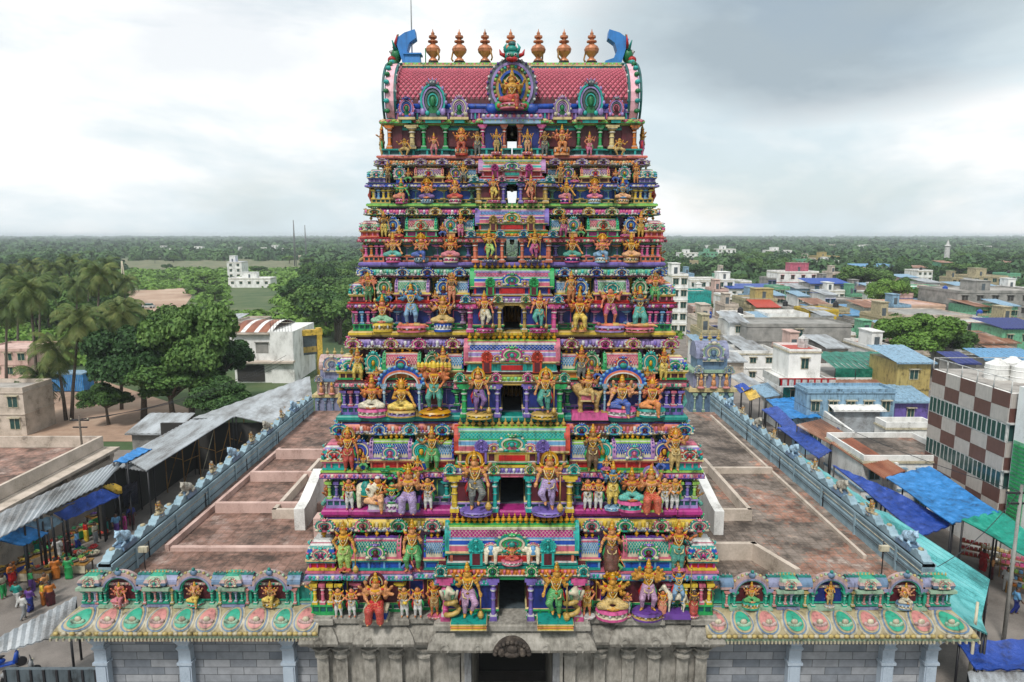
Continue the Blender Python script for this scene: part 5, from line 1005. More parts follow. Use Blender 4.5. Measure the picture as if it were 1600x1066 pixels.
# third storey
low(2, -218, 88, 'orange-red goddess with a flame halo on a pink lotus on the third storey', pose='lotus', aL='bless', aR='bless', extra=1, cloth='skirt', fem=True, skin='orange', cl='ivory', crown='tall', halo=('fire', 'red'), ped=(28, 12), pedm=('pink', 'ivory'))
low(2, -172, 90, 'golden goddess in yellow seated inside a blue arched niche on the third storey', pose='lotus', aL='hold', aR='knee', cloth='skirt', fem=True, skin='gold', cl='yellow', crown='flame', ped=(28, 10), pedm=('ochre', 'lilac'))
low(2, -121, 90, 'ten-headed demon king statue with a row of yellow crowns on the third storey', pose='dance', aL='hip', aR='hip', extra=4, cloth='dhoti', skin='copper', cl='teal', crown='heads', ped=(30, 8), pedm=('gold', 'copper'))
animal('lion', (121*GEO[2]['m'], GEO[2]['yf']+.18, GEO[2]['z0']+.08), 1.5, 'ochre', rz=math.pi, label='golden lion statue carrying a goddess on the third storey', ped='pink')
low(2, 119, 70, 'orange goddess riding a golden lion on the third storey', dy=.05, pose='lalita', aL='bless', aR='up', extra=1, cloth='skirt', fem=True, skin='tan', cl='ochre', crown='tall').location.z += .62
low(2, 171, 92, 'many-armed god with blue legs inside a blue arched niche on the third storey', pose='lalita', aL='knee', aR='bless', extra=3, cloth='dhoti', skin='peach', cl='blue', crown='tall', ped=(28, 12), pedm=('pink', 'white'))
low(2, 218, 88, 'orange four-armed god seated with one leg down at the corner end of the third storey', pose='lalita', aL='bless', aR='lap', extra=1, cloth='dhoti', skin='rosy', cl='orange', crown='flame', ped=(26, 12), pedm=('teal', 'white'))
g = GEO[2]
for s in (-1, 1):       # arched niches of the third storey
    b = MB(); w_ = 1.28*.56
    for q in (-1, 1): column(b, q*w_, 0, 0, 1.35, .14, 'ltblue'); b.box(q*w_-.14, q*w_+.14, -.14, .14, 0, .2, 'ochre')
    add_arch(b, 0, -.06, 1.35, w_+.22, .72, .16, .14, 'blue', 16, 0); add_arch(b, 0, -.08, 1.35, w_+.06, .56, .08, .16, 'salmon', 16, 0); add_arch(b, 0, -.10, 1.35, w_-.02, .48, .05, .16, 'white', 16, 0)
    for q in range(13): a = R(180*q/12); b.ball(((w_+.2)*math.cos(a), -.06, 1.35+.70*math.sin(a)), (.08, .06, .08), 'sky', 5, 4)
    b.ball((0, -.08, 2.1), (.16, .1, .12), 'teal', 7, 5); b.build('arched_niche', STO[2], (s*172*g['m'], g['yf']+.05, g['z0']))
# fourth storey
low(3, -202, 66, 'rosy seated god with open arms on a yellow plinth on the fourth storey', pose='lotus', aL='wide', aR='wide', cloth='dhoti', skin='salmon', cl='mint', crown='tall', halo=('hood', 'teal'), ped=(19, 13), pedm=('yellow', 'ochre'))
low(3, -157, 66, 'sky-blue legged god dancing on a lying pink figure on the fourth storey', dy=-.02, pose='dance', aL='up', aR='up', extra=2, cloth='dhoti', skin='bluebody', cl='sky', crown='tall', ped=(28, 9), pedm=('rose', 'rosy'))
low(3, -108, 70, 'four-armed orange god seated on a white plinth on the fourth storey', pose='lotus', aL='wide', aR='bless', extra=1, cloth='dhoti', skin='tan', cl='ochre', crown='flame', ped=(17, 13), pedm=('blue', 'white'))
low(3, 105, 72, 'copper four-armed god seated on a tall yellow plinth on the fourth storey', pose='throne', aL='bless', aR='bless', extra=1, cloth='dhoti', skin='copper', cl='yellow', crown='tall', ped=(15, 14), pedm=('peach', 'yellow'))
low(3, 153, 66, 'red-brown warrior dancing with bent knees on the fourth storey', pose='dance', aL='club', aR='up', extra=1, cloth='short', skin='rosy', cl='hot', crown='hair', halo=('ring', 'blue'), ped=(28, 9), pedm=('lilac', 'rose'))
low(3, 199, 62, 'dark blue four-armed goddess dancing in a teal cloth on the fourth storey', pose='dance', aL='wide', aR='up', extra=1, cloth='skirt', fem=True, skin='slate', cl='aqua', crown='tall', ped=(28, 6), pedm=('rose', 'peach'))
g = GEO[3]
for px_, k in ((-157, 'rosy'), (153, 'salmon'), (199, 'peach')):
    pr_ = [E((0, 0, .1), (.42, .13, .1)), E((-.5, 0, .13), (.11, .1, .11)), C((.3, .0, .1), (.62, -.05, .12), .08, .05), C((-.3, -.08, .12), (-.1, -.2, .1), .04, .03), C((.62, -.05, .12), (.8, -.1, .06), .05, .03)]
    if ('lying',) not in FIG: FIG[('lying',)] = field_mesh('body', pr_, .03, .02)
    t = thing('lying_figure_statue', '%s figure lying under the feet of the %s on the fourth storey' % ({'rosy': 'pink', 'salmon': 'salmon', 'peach': 'pale'}[k], {-157: 'sky-blue dancer', 153: 'red-brown warrior', 199: 'dark blue goddess'}[px_]), 'statue', (px_*g['m'], g['yf']+.0, g['z0']+.16), 0, 'lying figures under dancers'); o = meshobj('body', FIG[('lying',)], t, k); o.scale = (.9,)*3
    b = MB(); b.lathe((0, 0, .02), [(.17, -.2), (.19, .0), (.17, .2)], 'ochre', 10); o = b.build('garment', t, (.22, 0, .1)); o.rotation_euler = (0, math.pi/2, 0); o.scale = (.55, .7, .6)
# fifth and sixth storeys: three seated gods each side
for i, xs in ((4, (-186, -142, -96, 94, 141, 186)), (5, (-173, -133, -89, 85, 129, 173))):
    sk = [('tan', 'aqua', 'green', 'tall'), ('rosy', 'blue', 'blue-clad', 'tall'), ('copper', 'rose', 'pink-clad', 'flame'), ('skin', 'teal', 'teal-clad', 'tall'), ('salmon', 'sky', 'pale-blue-clad', 'flame'), ('gold', 'peach', 'peach-clad', 'tall')] if i == 4 else [('green', 'salmon', 'green-bodied', 'tall'), ('orange', 'purple', 'purple-clad', 'tall'), ('tan', 'crimson', 'red-clad', 'flame'), ('gold', 'rose', 'pink-clad', 'tall'), ('rosy', 'pink', 'rose-clad', 'flame'), ('bluebody', 'peach', 'blue-bodied', 'tall')]
    for q, px in enumerate(xs):
        low(i, px, (56 if i == 4 else 48), '%s %s seated god %s' % (sk[q][2] if sk[q][2] != 'green' else 'green-clad', CW.get(sk[q][0], sk[q][0]) if 'bodied' not in sk[q][2] else 'small', 'on the %s storey, %s side, %s from the corner' % (ON[i], sd(px), 'first second third third second first'.split()[q])), pose=('lotus', 'lotus', 'lalita', 'lotus', 'lotus', 'lalita')[(q+i) % 6], aL=('bless', 'hold', 'bless')[q % 3], aR=('bless', 'knee', 'hold')[(q+1) % 3], extra=(1, 1, 2, 0)[(q+i) % 4], cloth='dhoti', fem=q % 2 == 0, skin=sk[q][0], cl=sk[q][1], crown=sk[q][3], ped=((14, 8) if i == 4 else (12, 7)), pedm=((('pink', 'rose'), ('slate', 'ltblue'), ('ivory', 'pink'), ('pink', 'navy'), ('ltblue', 'ivory'), ('peach', 'cream'))[q]), halo=(('hood', 'gold') if q in (1, 4) else None), dy=.02)
# topmost storey
for px, hp, k, d in ((-168, 36, dict(pose='squat', aL='wide', aR='knee', skin='gold', cl='ochre', crown='short'), 'golden squatting lion-faced figure near the corner of the topmost storey'),
    (-122, 34, dict(pose='dance', aL='up', aR='club', skin='salmon', cl='rose', crown='tall'), 'rosy dancer between green pillars, left part of the topmost storey'),
    (-79, 46, dict(pose='throne', aL='bless', aR='bless', extra=1, skin='orange', cl='red', crown='flame', fem=True, ped=(12, 12), pedm=('red', 'peach')), 'orange goddess on a tall red pedestal in the topmost storey'),
    (-54, 40, dict(pose='stand', aL='wide', aR='club', skin='bronze', cl='slate', crown='hair'), 'dark bronze standing attendant left of the topmost doorway bay'),
    (51, 40, dict(pose='stand', aL='club', aR='wide', skin='bronze', cl='slate', crown='hair'), 'dark bronze standing attendant right of the topmost doorway bay'),
    (78, 48, dict(pose='throne', aL='bless', aR='bless', extra=3, skin='rosy', cl='orange', crown='tall', ped=(15, 12), pedm=('peach', 'orange')), 'many-armed rosy god on a tall orange pedestal in the topmost storey'),
    (121, 34, dict(pose='stand', aL='hip', aR='up', skin='salmon', cl='pink', crown='tall'), 'rosy standing figure between green pillars, right part of the topmost storey'),
    (168, 36, dict(pose='squat', aL='knee', aR='wide', skin='gold', cl='ochre', crown='short'), 'golden squatting lion-faced figure at the right end of the topmost storey')):
    low(6, px, hp, d, cloth='dhoti', **k)
o = statue((0, TY[7]-.62, TZ[7]+.30), 1.75, pose='lalita', aL='bless', aR='bless', extra=1, cloth='skirt', fem=True, skin='gold', cl='crimson', crown='tall', ped=(.5, .22), pedm=('rose', 'cream'), label='golden goddess in a red skirt seated inside the great arch of the barrel roof', res=.018)
# big guardians standing on the thin cornices of each storey
GU = [((-260, 98, 'gold', 'lime', 'brown', 'gold-skinned giant in green striped leggings'), (-154, 100, 'tan', 'green', 'copper', 'tan giant in green trousers'), (154, 98, 'tan', 'maroon', 'gold', 'tan giantess in a dark red skirt'), (257, 100, 'copper', 'teal', 'gold', 'copper giant in teal trousers')),
      ((-254, 84, 'ochre', 'crimson', '', 'olive giant in a red loincloth'), (-124, 84, 'bronze', 'green', '', 'bronze giant with wide arms in green'), (125, 88, 'bronze', 'brown', '', 'bronze giant leaning on a spear'), (253, 84, 'tan', 'ochre', '', 'tan giant with a ringed halo')),
      ((-240, 62, 'gold', 'yellow', '', 'golden giant in yellow leggings'), (-107, 64, 'tan', 'teal', '', 'tan giant in teal leggings'), (108, 66, 'copper', 'slate', '', 'copper giant in slate leggings'), (236, 62, 'copper', 'yellow', '', 'copper giant in yellow leggings')),
      ((-224, 56, 'rosy', 'leafg', '', 'many-headed rosy giant in green'), (-94, 58, 'tan', 'rosy', '', 'tan giant in rosy cloth'), (92, 58, 'tan', 'copper', '', 'tan giant in copper cloth'), (223, 56, 'rosy', 'green', '', 'ten-armed rosy giant in green')),
      ((-200, 48, 'gold', 'yellow', '', 'gold striding giant in a yellow cloth'), (-80, 46, 'copper', 'pink', '', 'copper giant in pink cloth'), (80, 46, 'bronze', 'hot', '', 'bronze giant in a magenta cloth'), (201, 48, 'ochre', 'gold', '', 'winged olive giant in gold cloth')),
      ((-194, 40, 'bronze', 'brown', '', 'dark bronze crouching giant'), (-76, 40, 'ochre', 'slate', '', 'olive giant in slate cloth'), (76, 40, 'ochre', 'bronze', '', 'olive giant in bronze cloth'), (194, 40, 'copper', 'orange', '', 'copper crouching giant'))]
arms_ = [('hip', 'club'), ('down', 'bless'), ('bless', 'club'), ('wide', 'wide'), ('club', 'bless'), ('up', 'hip')]
for i, row in enumerate(GU):
    g = GEO[i]
    for q, (px, hp, sk, cl, _, d) in enumerate(row):
        a = arms_[(i*2+q) % 6]; z = g['zs']-.02-.10*g['H']*0
        statue((px*g['m'], g['yl']-.30, z), hp*g['m']*.73, pose=('stand', 'stand', 'dance', 'stand')[(i+q) % 4] if i else ('stand', 'dance', 'stand', 'stand')[q], aL=a[0], aR=a[1], extra=(4 if (i == 3 and q in (0, 3)) else (1 if i in (1, 4) and q % 3 == 0 else 0)), mirror=q > 1, cloth='dhoti' if (i, q) != (0, 2) else 'skirt', fem=(q == 2 and i < 3), skin=('bronze', 'copper', 'tan', 'gold')[(i+2*q) % 4] if i and sk in ('ochre', 'gold') else sk, cl=cl, crown=('tall' if (i+q) % 4 else ('flame' if i % 2 else 'tall')), halo=(('ring', 'bronze') if (i, q) in ((1, 3), (3, 0), (3, 3), (1, 0)) else None), prop=('club' if a[1] == 'club' and q < 2 else None),
               label='%s standing on the %s storey, %s of the doorway' % (d.replace('standing ', ''), ON[i], sd(px)), name='giant_statue', cat='guardian statue', group='giant guardians standing on the thin cornices')
# figures along the two flanks
rr = random.Random(11)
SK = ['copper', 'tan', 'rosy', 'gold', 'bronze', 'skin', 'salmon']; CLS = ['teal', 'crimson', 'green', 'ochre', 'purple', 'navy', 'hot', 'aqua']
for i in range(7):
    g = GEO[i]
    for s in (-1, 1):
        for q in range(3 if i < 4 else 2):
            sk, cl = rr.choice(SK), rr.choice(CLS); y = g['yf']+.75+q*1.35
            statue((s*(g['W']-.12), y, g['z0']), (1.45 if i < 3 else 1.15)*(1, .85, 1)[q], pose=('stand', 'lotus', 'dance')[(q+i) % 3], aL=('wide', 'bless', 'hip')[(i+q) % 3], aR=('bless', 'wide', 'up')[(i+q) % 3], extra=(0, 1)[(i+q) % 2], cloth='dhoti', skin=sk, cl=cl, crown='tall', rz=s*math.pi/2, res=.02,
                   label='%s statue in %s on the %s flank, %s storey, %s from the front' % (CW.get(sk, sk), cl.replace('leafg', 'green').replace('hot', 'magenta').replace('aqua', 'turquoise'), ('left', 'right')[s > 0], ON[i], ('first', 'second', 'third')[q]), name='flank_statue', group='statues along the flanks')

# small attendants sitting by the barrel shrines
SMK = [('rosy', 'blue', 'rosy figure in blue'), ('gold', 'crimson', 'golden figure in red'), ('copper', 'green', 'copper figure in green'), ('tan', 'hot', 'tan figure in magenta')]
for i in range(6):
    g = GEO[i]
    for q, (s, e_) in enumerate(((-1, -1), (-1, 1), (1, -1), (1, 1))):
        sk, cl, dn = SMK[(q+i) % 4]
        statue((s*(SXC[i]+e_*(SXW[i]+9))*g['m'], g['yl']-.30, g['zs']), (34-3*i if i < 3 else 24)*g['m'], pose=('squat', 'lotus')[(q+i) % 2], aL='bless', aR=('knee', 'up')[q % 2], cloth='dhoti', skin=sk, cl=cl, crown='tall', res=.024, name='attendant_statue', group='small attendants beside the barrel shrines',
            label='small seated %s by the %s barrel shrine, %s storey, %s side' % (dn, sd(s), ON[i], 'inner' if e_ < 0 else 'outer'))
# ---------------- ground and terraces ----------------
b = MB(); b.add([(-5200, -300, 0), (5200, -300, 0), (5200, 6800, 0), (-5200, 6800, 0)], [(0, 1, 2, 3)], 'ground'); struct(b.build('ground'))
def sheet(name, pts, z, k, label=None):
    b = MB(); b.add([(x, y, z) for x, y in pts], [tuple(range(len(pts)))], k); return struct(b.build(name))
sheet('road', [(-150, -20), (150, -20), (150, 70), (-150, 70)], .004, 'asphalt')
# --- wing buildings: carved eave, pillars, niches
WY = 27.2
def wing(s, xo, lab):
    nm = {-1: 'left', 1: 'right'}[s]
    XI, XO = W0-.3, xo; zt = 7.25-(0.0 if s < 0 else .12)
    t = thing('gallery_building', lab, 'temple gallery', (s*XI, WY, 0))
    def loc(o): return o
    b = MB(); L_ = XO-XI
    def X(u): return s*u       # distance out from the tower
    def bx(u0, u1, y0, y1, z0, z1, k): b.box(*sorted((s*u0, s*u1)), y0, y1, z0, z1, k)
    bx(0, L_, 0, 31.5, 0, 5.15, 'blocks'); bx(0, L_, .02, 31.5, 5.15, 5.75, 'peachwall'); bx(0, L_, .5, 31.5, 5.75, zt-.15, 'peachwall')
    b.build('wall', t)
    b = MB(); b.add([(s*-.2, .3, zt-.02), (s*(L_+.1), .3, zt-.02), (s*(L_+.1), 31.5, zt-.02), (s*-.2, 31.5, zt-.02)], [(0, 1, 2, 3) if s > 0 else (3, 2, 1, 0)], 'terrace' if s > 0 else 'terrace_red')
    b.box(*sorted((-.1*s, s*(L_+.1))), .3, .5, zt-.5, zt-.03, 'pinkwall'); b.build('roof_terrace', t)
    if s < 0:      # ventilation grilles under the eave
        for u0, u1 in ((.3, 2.3), (3.6, 6.9), (8.1, 10.2)):
            b = MB(); bx(u0, u1, -.0, .3, 5.75, 6.35, 'void')
            n = int((u1-u0)/.22)
            for q in range(n+1): u = u0+(u1-u0)*q/n; bx(u-.05, u+.05, -.06, .04, 5.75, 6.35, 'peachwall')
            b.build('ventilation_grille', t)
    else:
        b = MB(); bx(0, L_, -.0, .35, 5.75, 6.4, 'peachwall'); b.build('frieze', t)
    for u in ((4.0, 8.0, L_-.25) if s > 0 else (1.45, 5.9, L_-.35)):
        b = MB(); b.box(-.26, .26, -.34, .02, 0, 5.0, 'pillarblue'); b.box(-.32, .32, -.42, .02, 4.3, 4.42, 'pillarblue'); b.box(-.20, .20, -.38, -.3, .2, 4.2, 'pillarblue')
        b.lathe((0, -.18, 5.0), [(.34, 0), (.42, .12), (.30, .2), (.36, .3), (.52, .5), (.56, .6)], 'pillarblue', 4, rot=math.pi/4, smooth=False); b.box(-.52, .52, -.50, .02, 5.6, 5.78, 'pillarblue'); b.box(-.42, .42, -.62, .02, 5.78, 6.05, 'pillarblue'); b.box(-.34, .34, -.8, .02, 6.05, 6.25, 'pillarblue')
        b.build('pillar', t, (s*u, 0, 0))
    # curved eave with great lotus petals in relief
    b = MB(); y_e, z_e, y_t, z_t = -1.45, zt-.93, -.35, zt-.12
    U0, U1, EXT = -.2, L_+.1, .8
    def S(u, v, o=0):      # u along, v 0 lip .. 1 top; the lip flares out past the corner
        uu = U0+(U1-U0)*u; k = max(0, (u-.9)/.1)*EXT*(1-v)**1.3
        a = math.pi/2*v; y = y_t+(y_e-y_t)*(math.cos(a)**1.0)-o*(.8-.3*v); z = z_e+(z_t-z_e)*math.sin(a)**.9+o*(.4+.5*v)
        return (s*(uu+k), y, z)
    nU, nV = 40, 8; V = [S(i_/nU, j_/nV) for i_ in range(nU+1) for j_ in range(nV+1)]
    b.add(V, [(i_*(nV+1)+j_, (i_+1)*(nV+1)+j_, (i_+1)*(nV+1)+j_+1, i_*(nV+1)+j_+1)[::s] for i_ in range(nU) for j_ in range(nV)], 'w_ochre', True)
    bx(U0, U1, y_t-.05, .6, z_t-.25, z_t, 'pinkwall')
    # under side and lip
    V = [S(i_/nU, 0) for i_ in range(nU+1)]; n_ = len(V); VV = V+[(x, y+.06, z-.16) for x, y, z in V]+[(s*(U0+(U1-U0)*i_/nU), .02, z_e-.1) for i_ in range(nU+1)]
    b.add(VV, [(i_, i_+1, n_+i_+1, n_+i_)[::-s] for i_ in range(nU)]+[(n_+i_, n_+i_+1, 2*n_+i_+1, 2*n_+i_)[::-s] for i_ in range(nU)], 'w_mint')
    # the side face returning along the outer wall
    V = [S(1, j_/nV) for j_ in range(nV+1)]; b.add(V+[(s*(U1+.05), 1.2, z_e), (s*(U1+.05), 1.2, z_t)], [tuple(range(nV+1))+(nV+2, nV+1)], 'w_ochre')
    for q in range(70): u = q/69; p = S(u, 0); b.box(p[0]-.035, p[0]+.035, p[1]-.02, p[1]+.08, p[2]-.22, p[2]-.10, 'w_cream')
    nP = 10; rj = random.Random(3+s)
    for q in range(nP):
        jit = rj.uniform(-.04, .04); js = rj.uniform(.92, 1.04)
        c1 = ('w_rose', 'w_green')[q % 2]
        for r0, k, o in ((1.0, 'w_cream', .03), (.86, 'w_blue', .055), (.76, 'w_ochre', .08), (.62, c1, .11)):
            pts = []
            for a in range(20):
                th = 2*math.pi*a/20; cu, cv = math.cos(th)*.5*r0*js+jit, math.sin(th)*.46*r0*js; cv2 = .5+cv
                uu = (q+.5+cu*(1-.25*cv/.5)+.10*cv*s*(-s))/nP
                pts.append((min(.999, max(0.001, uu)), min(.97, max(.03, cv2))))
            ce = S((q+.5)/nP, .5, o+.05); b.add([ce]+[S(u, v, o*(1.0 if r0 < 1 else .8)) for u, v in pts], [(0, 1+a, 1+(a+1) % 20) if s > 0 else (0, 1+(a+1) % 20, 1+a) for a in range(20)], k, True)
        pc = S((q+.5)/nP, .42, .13)
        for a in range(7): th = R(200+140*a/6); b.ball((pc[0]+.24*math.cos(th), pc[1]-.02, pc[2]+.05+.14*math.sin(th)), (.09, .06, .09), ('w_rosel', 'w_mint')[q % 2], 6, 4)
        b.ball((pc[0], pc[1]+.02, pc[2]+.06), (.15, .08, .13), ('ivory', 'w_cream')[q % 2], 7, 5)
        for a in range(5): p = S(min(.99, (q+.12+.19*a)/nP), .07, .06); b.ball(p, (.13, .08, .09), ('w_yel', 'w_cream')[a % 2], 6, 4)
    b.build('petal_eave', t)
    # parapet with niches, little shrines and finials
    b = MB(); ph = 1.42; y0 = -.30; zt2 = zt-.12
    bx(U0, U1, y0-.12, y0+.35, zt2, zt2+.10, 'ltblue'); bx(U0, U1, y0-.05, y0+.3, zt2+.10, zt2+.82, 'w_teal'); bx(U0, U1, y0-.08, y0+.32, zt2+.82, zt2+.88, 'w_cream'); bx(U0, U1, y0-.14, y0+.34, zt2+.88, zt2+1.0, 'w_rosel'); bx(U0, U1, y0-.06, y0+.3, zt2+1.0, zt2+1.06, 'w_lav')
    bx(U0, U1, y0-.16, y0-.05, zt2+.10, zt2+.14, 'w_mint'); bx(U0, U1, y0-.16, y0-.05, zt2+.20, zt2+.25, 'w_green')
    for q in range(int((U1-U0)/.18)): u = U0+.09+q*.18; b.ball((s*u, y0-.14, zt2+.94), (.07, .05, .05), ('w_rose', 'ivory', 'w_green')[q % 3], 5, 4)
    b.build('parapet', t)
    ni = [u-XI for u in ((10.1, 13.25, 16.4) if s < 0 else (10.0, 13.3, 16.45))]
    for q, u in enumerate(ni):
        b = MB()
        b.ext([(px_*.58, .72+max(-.62, pz*.66)) for px_, pz in arch_pts(1, 1, 18, 0)]+[(-.58, .1), (.58, .1)], y0-.10, y0+.1, 'navy' if (s, q) == (1, 1) else 'maroon')
        for w_, k, y_, t_ in ((.84, 'w_rosel', -.30, .15), (.70, 'w_lav', -.34, .07), (.63, 'w_green', -.28, .07)): add_arch(b, 0, y0+y_, .74, w_, w_*.92, t_, .35, k, 18, 0)
        for a in range(15): th = R(180*a/14); b.ball((.86*math.cos(th), y0-.2, .74+.80*math.sin(th)), (.07, .08, .07), ('w_mint', 'w_yel')[a % 2], 5, 4)
        for e_ in (-1, 1): column(b, e_*.66, y0-.22, .1, .78, .15, 'w_green'); b.box(e_*.78-.14, e_*.78+.14, y0-.32, y0, .76, .92, 'w_lav')
        b.box(-.9, .9, y0-.42, y0, 0, .1, 'w_mint'); b.ball((0, y0-.28, 1.52), (.16, .12, .13), 'w_blue', 7, 5); b.ball((0, y0-.3, 1.68), (.08, .08, .08), 'w_teal', 6, 4); b.build('arched_niche', t, (s*u, 0, zt2))
    for q in range(3):       # small square shrines and short barrel-roofed bays
        u = (ni[q]+1.58) if q < 2 or s < 0 else ni[q]+1.5
        if q == 2 and u > L_-.1: u = L_-.42
        b = MB()
        for a in range(4): column(b, -.36+.24*a, y0-.26, .22, .72, .12, ('w_green', 'w_rose', 'w_lav', 'w_green')[a])
        b.box(-.48, .48, y0-.34, y0+.3, 0, .08, 'w_lav'); b.box(-.46, .46, y0-.3, y0+.3, .14, .22, 'w_green'); b.box(-.50, .50, y0-.38, y0+.34, .72, .78, 'w_rosel'); b.box(-.56, .56, y0-.46, y0+.4, .78, .90, 'w_mint'); b.box(-.44, .44, y0-.3, y0+.28, .90, 1.0, 'w_lav')
        b.lathe((0, y0, 1.0), [(.60, 0), (.66, .14, 'w_blue'), (.58, .26, 'w_rosel'), (.40, .36, 'w_mint'), (.3, .40, 'w_green')], 'w_teal', 4, rot=math.pi/4, smooth=False)
        kudu(b, 0, y0-.44, .98, .5, .42, ('w_rose', 'w_green', 'w_mint', 'ivory'))
        for a in range(5): pot(b, -.3+.15*a, y0, 1.36, .17, 'w_yel')
        b.build('small_shrine', t, (s*u, 0, zt2))
    for q in range(3):
        for e_ in (-1, 1):
            u = ni[q]+e_*1.0
            if u > L_-.3: continue
            b = MB(); b.box(-.16, .16, y0-.2, y0+.3, .0, .9, 'w_green'); column(b, 0, y0-.24, .12, .8, .13, ('w_rose', 'w_yel')[q % 2]); b.box(-.28, .24, y0-.3, y0+.32, .88, 1.0, 'w_rosel')
            barrel(b, -.30, .26, y0+.0, .62, 1.0, .34, ('w_blue', 'w_lav')[e_ > 0]); b.box(-.3, .26, y0-.1, y0+.1, 1.3, 1.38, 'w_teal')
            for a in range(3): pot(b, -.2+.18*a, y0, 1.36, .16, 'w_rosel')
            b.build('parapet_bay', t, (s*u, 0, zt2))
    return t, ni, zt2, y0
zl = None
for s, xo, lab in ((-1, 18.0, 'low temple gallery with lotus-petal eave and three red niches, on the market side'), (1, 18.25, 'low temple gallery with lotus-petal eave and a blue middle niche, on the checkered-building side')):
    t, ni, zt2, y0 = wing(s, xo, lab)
    for q, u in enumerate(ni):
        X_ = s*(W0-.3+u); kw = [dict(pose='lalita', skin='salmon', cl='rose', aL='bless', aR='knee', extra=1, crown='tall', ped=(.32, .16), pedm=('w_rose', 'w_cream')), dict(pose='lalita', skin='peach', cl='yellow', aL='bless', aR='bless', extra=1, crown='tall', ped=(.34, .18), pedm=('w_green', 'w_rose')), dict(pose='lalita', skin='tan', cl='yellow', aL='bless', aR='hold', extra=1, crown='tall', ped=(.36, .2), pedm=('ochre', 'yellow')),
             dict(pose='lotus', skin='tan', cl='green', aL='bless', aR='bless', extra=1, crown='tall', ped=(.36, .3), pedm=('w_green', 'ochre')), dict(pose='stand', skin='gold', cl='ochre', aL='hip', aR='hold', crown='tall', ped=(.2, .14), pedm=('grey', 'ivory')), dict(pose='lalita', skin='peach', cl='ivory', aL='bless', aR='bless', extra=1, crown='tall', ped=(.36, .24), pedm=('w_blue', 'ivory'))]
        j = (2-q) if s < 0 else 3+q; kk = kw[j]
        txt = ['pale pink seated deity in the outermost niche of the market-side gallery', 'peach seated deity on a green and rose base, middle niche, market-side gallery', 'tan seated deity on a yellow base in the market-side niche nearest the tower', 'golden seated goddess in the niche nearest the tower, checkered-building side', 'slim golden standing deity in the blue middle niche', 'pale elephant-headed seated deity in the outermost niche toward the checkered building'][j]
        st_ = statue((X_, WY+y0-.30, zt2+.09), 1.12 if kk['pose'] != 'stand' else .92, cloth='dhoti', label=txt, name='niche_statue', group='deities in the gallery niches', res=.018, **kk)
        if j in (0, 1, 5):
            if 'trunk' not in FIG: FIG['trunk'] = field_mesh('elephant_head', [E((0, 0, 0), (.085, .08, .08)), C((0, -.06, -.02), (.02, -.13, -.12), .04, .028), C((.02, -.13, -.12), (.08, -.14, -.2), .028, .018), E((.12, .02, .0), (.06, .02, .08)), E((-.12, .02, .0), (.06, .02, .08))], .014, .012)
            hh = 1.12; f_ = fig_meshes(kk['pose'], kk['aL'], kk['aR'], 1, False, 'dhoti', False, .018)['hd']
            o = meshobj('elephant_head', FIG['trunk'], st_, 'body_'+kk['skin']); o.scale = (hh,)*3; o.location = (f_[0]*hh, f_[1]*hh, kk['ped'][1]+f_[2]*hh)
# --- compound walls running back along both sides, with figures on the coping
def cwall(s, X, y0, y1, lab, lab2):
    b = MB(); z0, z1 = 7.15, 8.35; t = thing('compound_wall', lab, 'wall', (X, y0, 0)); L_ = y1-y0
    b.box(-.28, .28, 0, L_, 0, z1, 'wallblue'); b.box(-.34, .34, 0, L_, z1-.12, z1, 'wallblue'); b.box(-.31, .31, 0, L_, z1-.62, z1-.54, 'wallblue')
    b.build('wall', t)
    n = int(L_/1.25); b = MB()
    for q in range(n):
        y = (q+.5)*L_/n; w_ = L_/n*.46
        pr = [(-1, 0), (1, 0), (1, .10), (.72, .16), (.62, .27), (.34, .28), (.18, .40), (-.18, .40), (-.34, .28), (-.62, .27), (-.72, .16), (-1, .10)]
        V = [(x_, y+a*w_, z1+h_) for x_ in (-.2, .2) for a, h_ in pr]; m_ = len(pr)
        b.add(V, [tuple(range(m_)), tuple(range(m_, 2*m_))[::-1]]+[(j, j+m_, (j+1) % m_+m_, (j+1) % m_) for j in range(m_)], 'wallblue')
        b.ball((0, y, z1+.40), (.14, .14, .1), 'w_ochre', 6, 4)
        if q % 3 == 1: b.box(-.36, -.26, y-.06, y+.06, z0-.1, z1-.1, 'wallblue'); b.box(.26, .36, y-.06, y+.06, z0-.1, z1-.1, 'wallblue')
    b.build('coping', t)
    b = MB(); b.tube([(-s*.3, 0, z1-.35), (-s*.3, L_, z1-.35)], .018, 'ivory', 5); b.tube([(-s*.33, 0, z1-.75), (-s*.33, L_, z1-.75)], .02, 'dark', 5)
    for q in range(5): b.tube([(-s*.32, 3+q*L_/5, z1-.3), (-s*.32, 3+q*L_/5, z0)], .03, 'dark', 5)
    b.build('cable', t)
    nn = 9
    for q in range(nn):
        y = y0+1.6+q*(L_-3)/nn
        if q % 2 == 0: animal('bull', (X, y, z1+.26), 1.1, 'wallfig' if q % 4 else 'ltblue', rz=(math.pi if s < 0 else 0)*0+math.pi/2*(-1), label='%s bull statue lying on the %s, %s counted away from the front' % ('pale' if q % 4 else 'bluish', lab2, ('first', 'second', 'third', 'fourth', 'fifth')[q//2]), group='bulls on the compound walls', ped='w_blue', cat='bull statue')
        else: statue((X, y, z1+.22), 1.15, pose='lotus', aL='bless', aR='knee', cloth='dhoti', skin=('w_ochre', 'wallfig')[q % 4 > 1], cl='w_ochre', crown='short', rz=-s*math.pi/2, ped=(.34, .14), pedm=('w_blue', 'ivory'), res=.02, label='weathered %s seated figure on the %s, %s counted away from the front' % (('yellowish', 'greyish')[q % 4 > 1], lab2, ('first', 'second', 'third', 'fourth')[q//2]), name='coping_statue', group='seated figures on the compound walls')
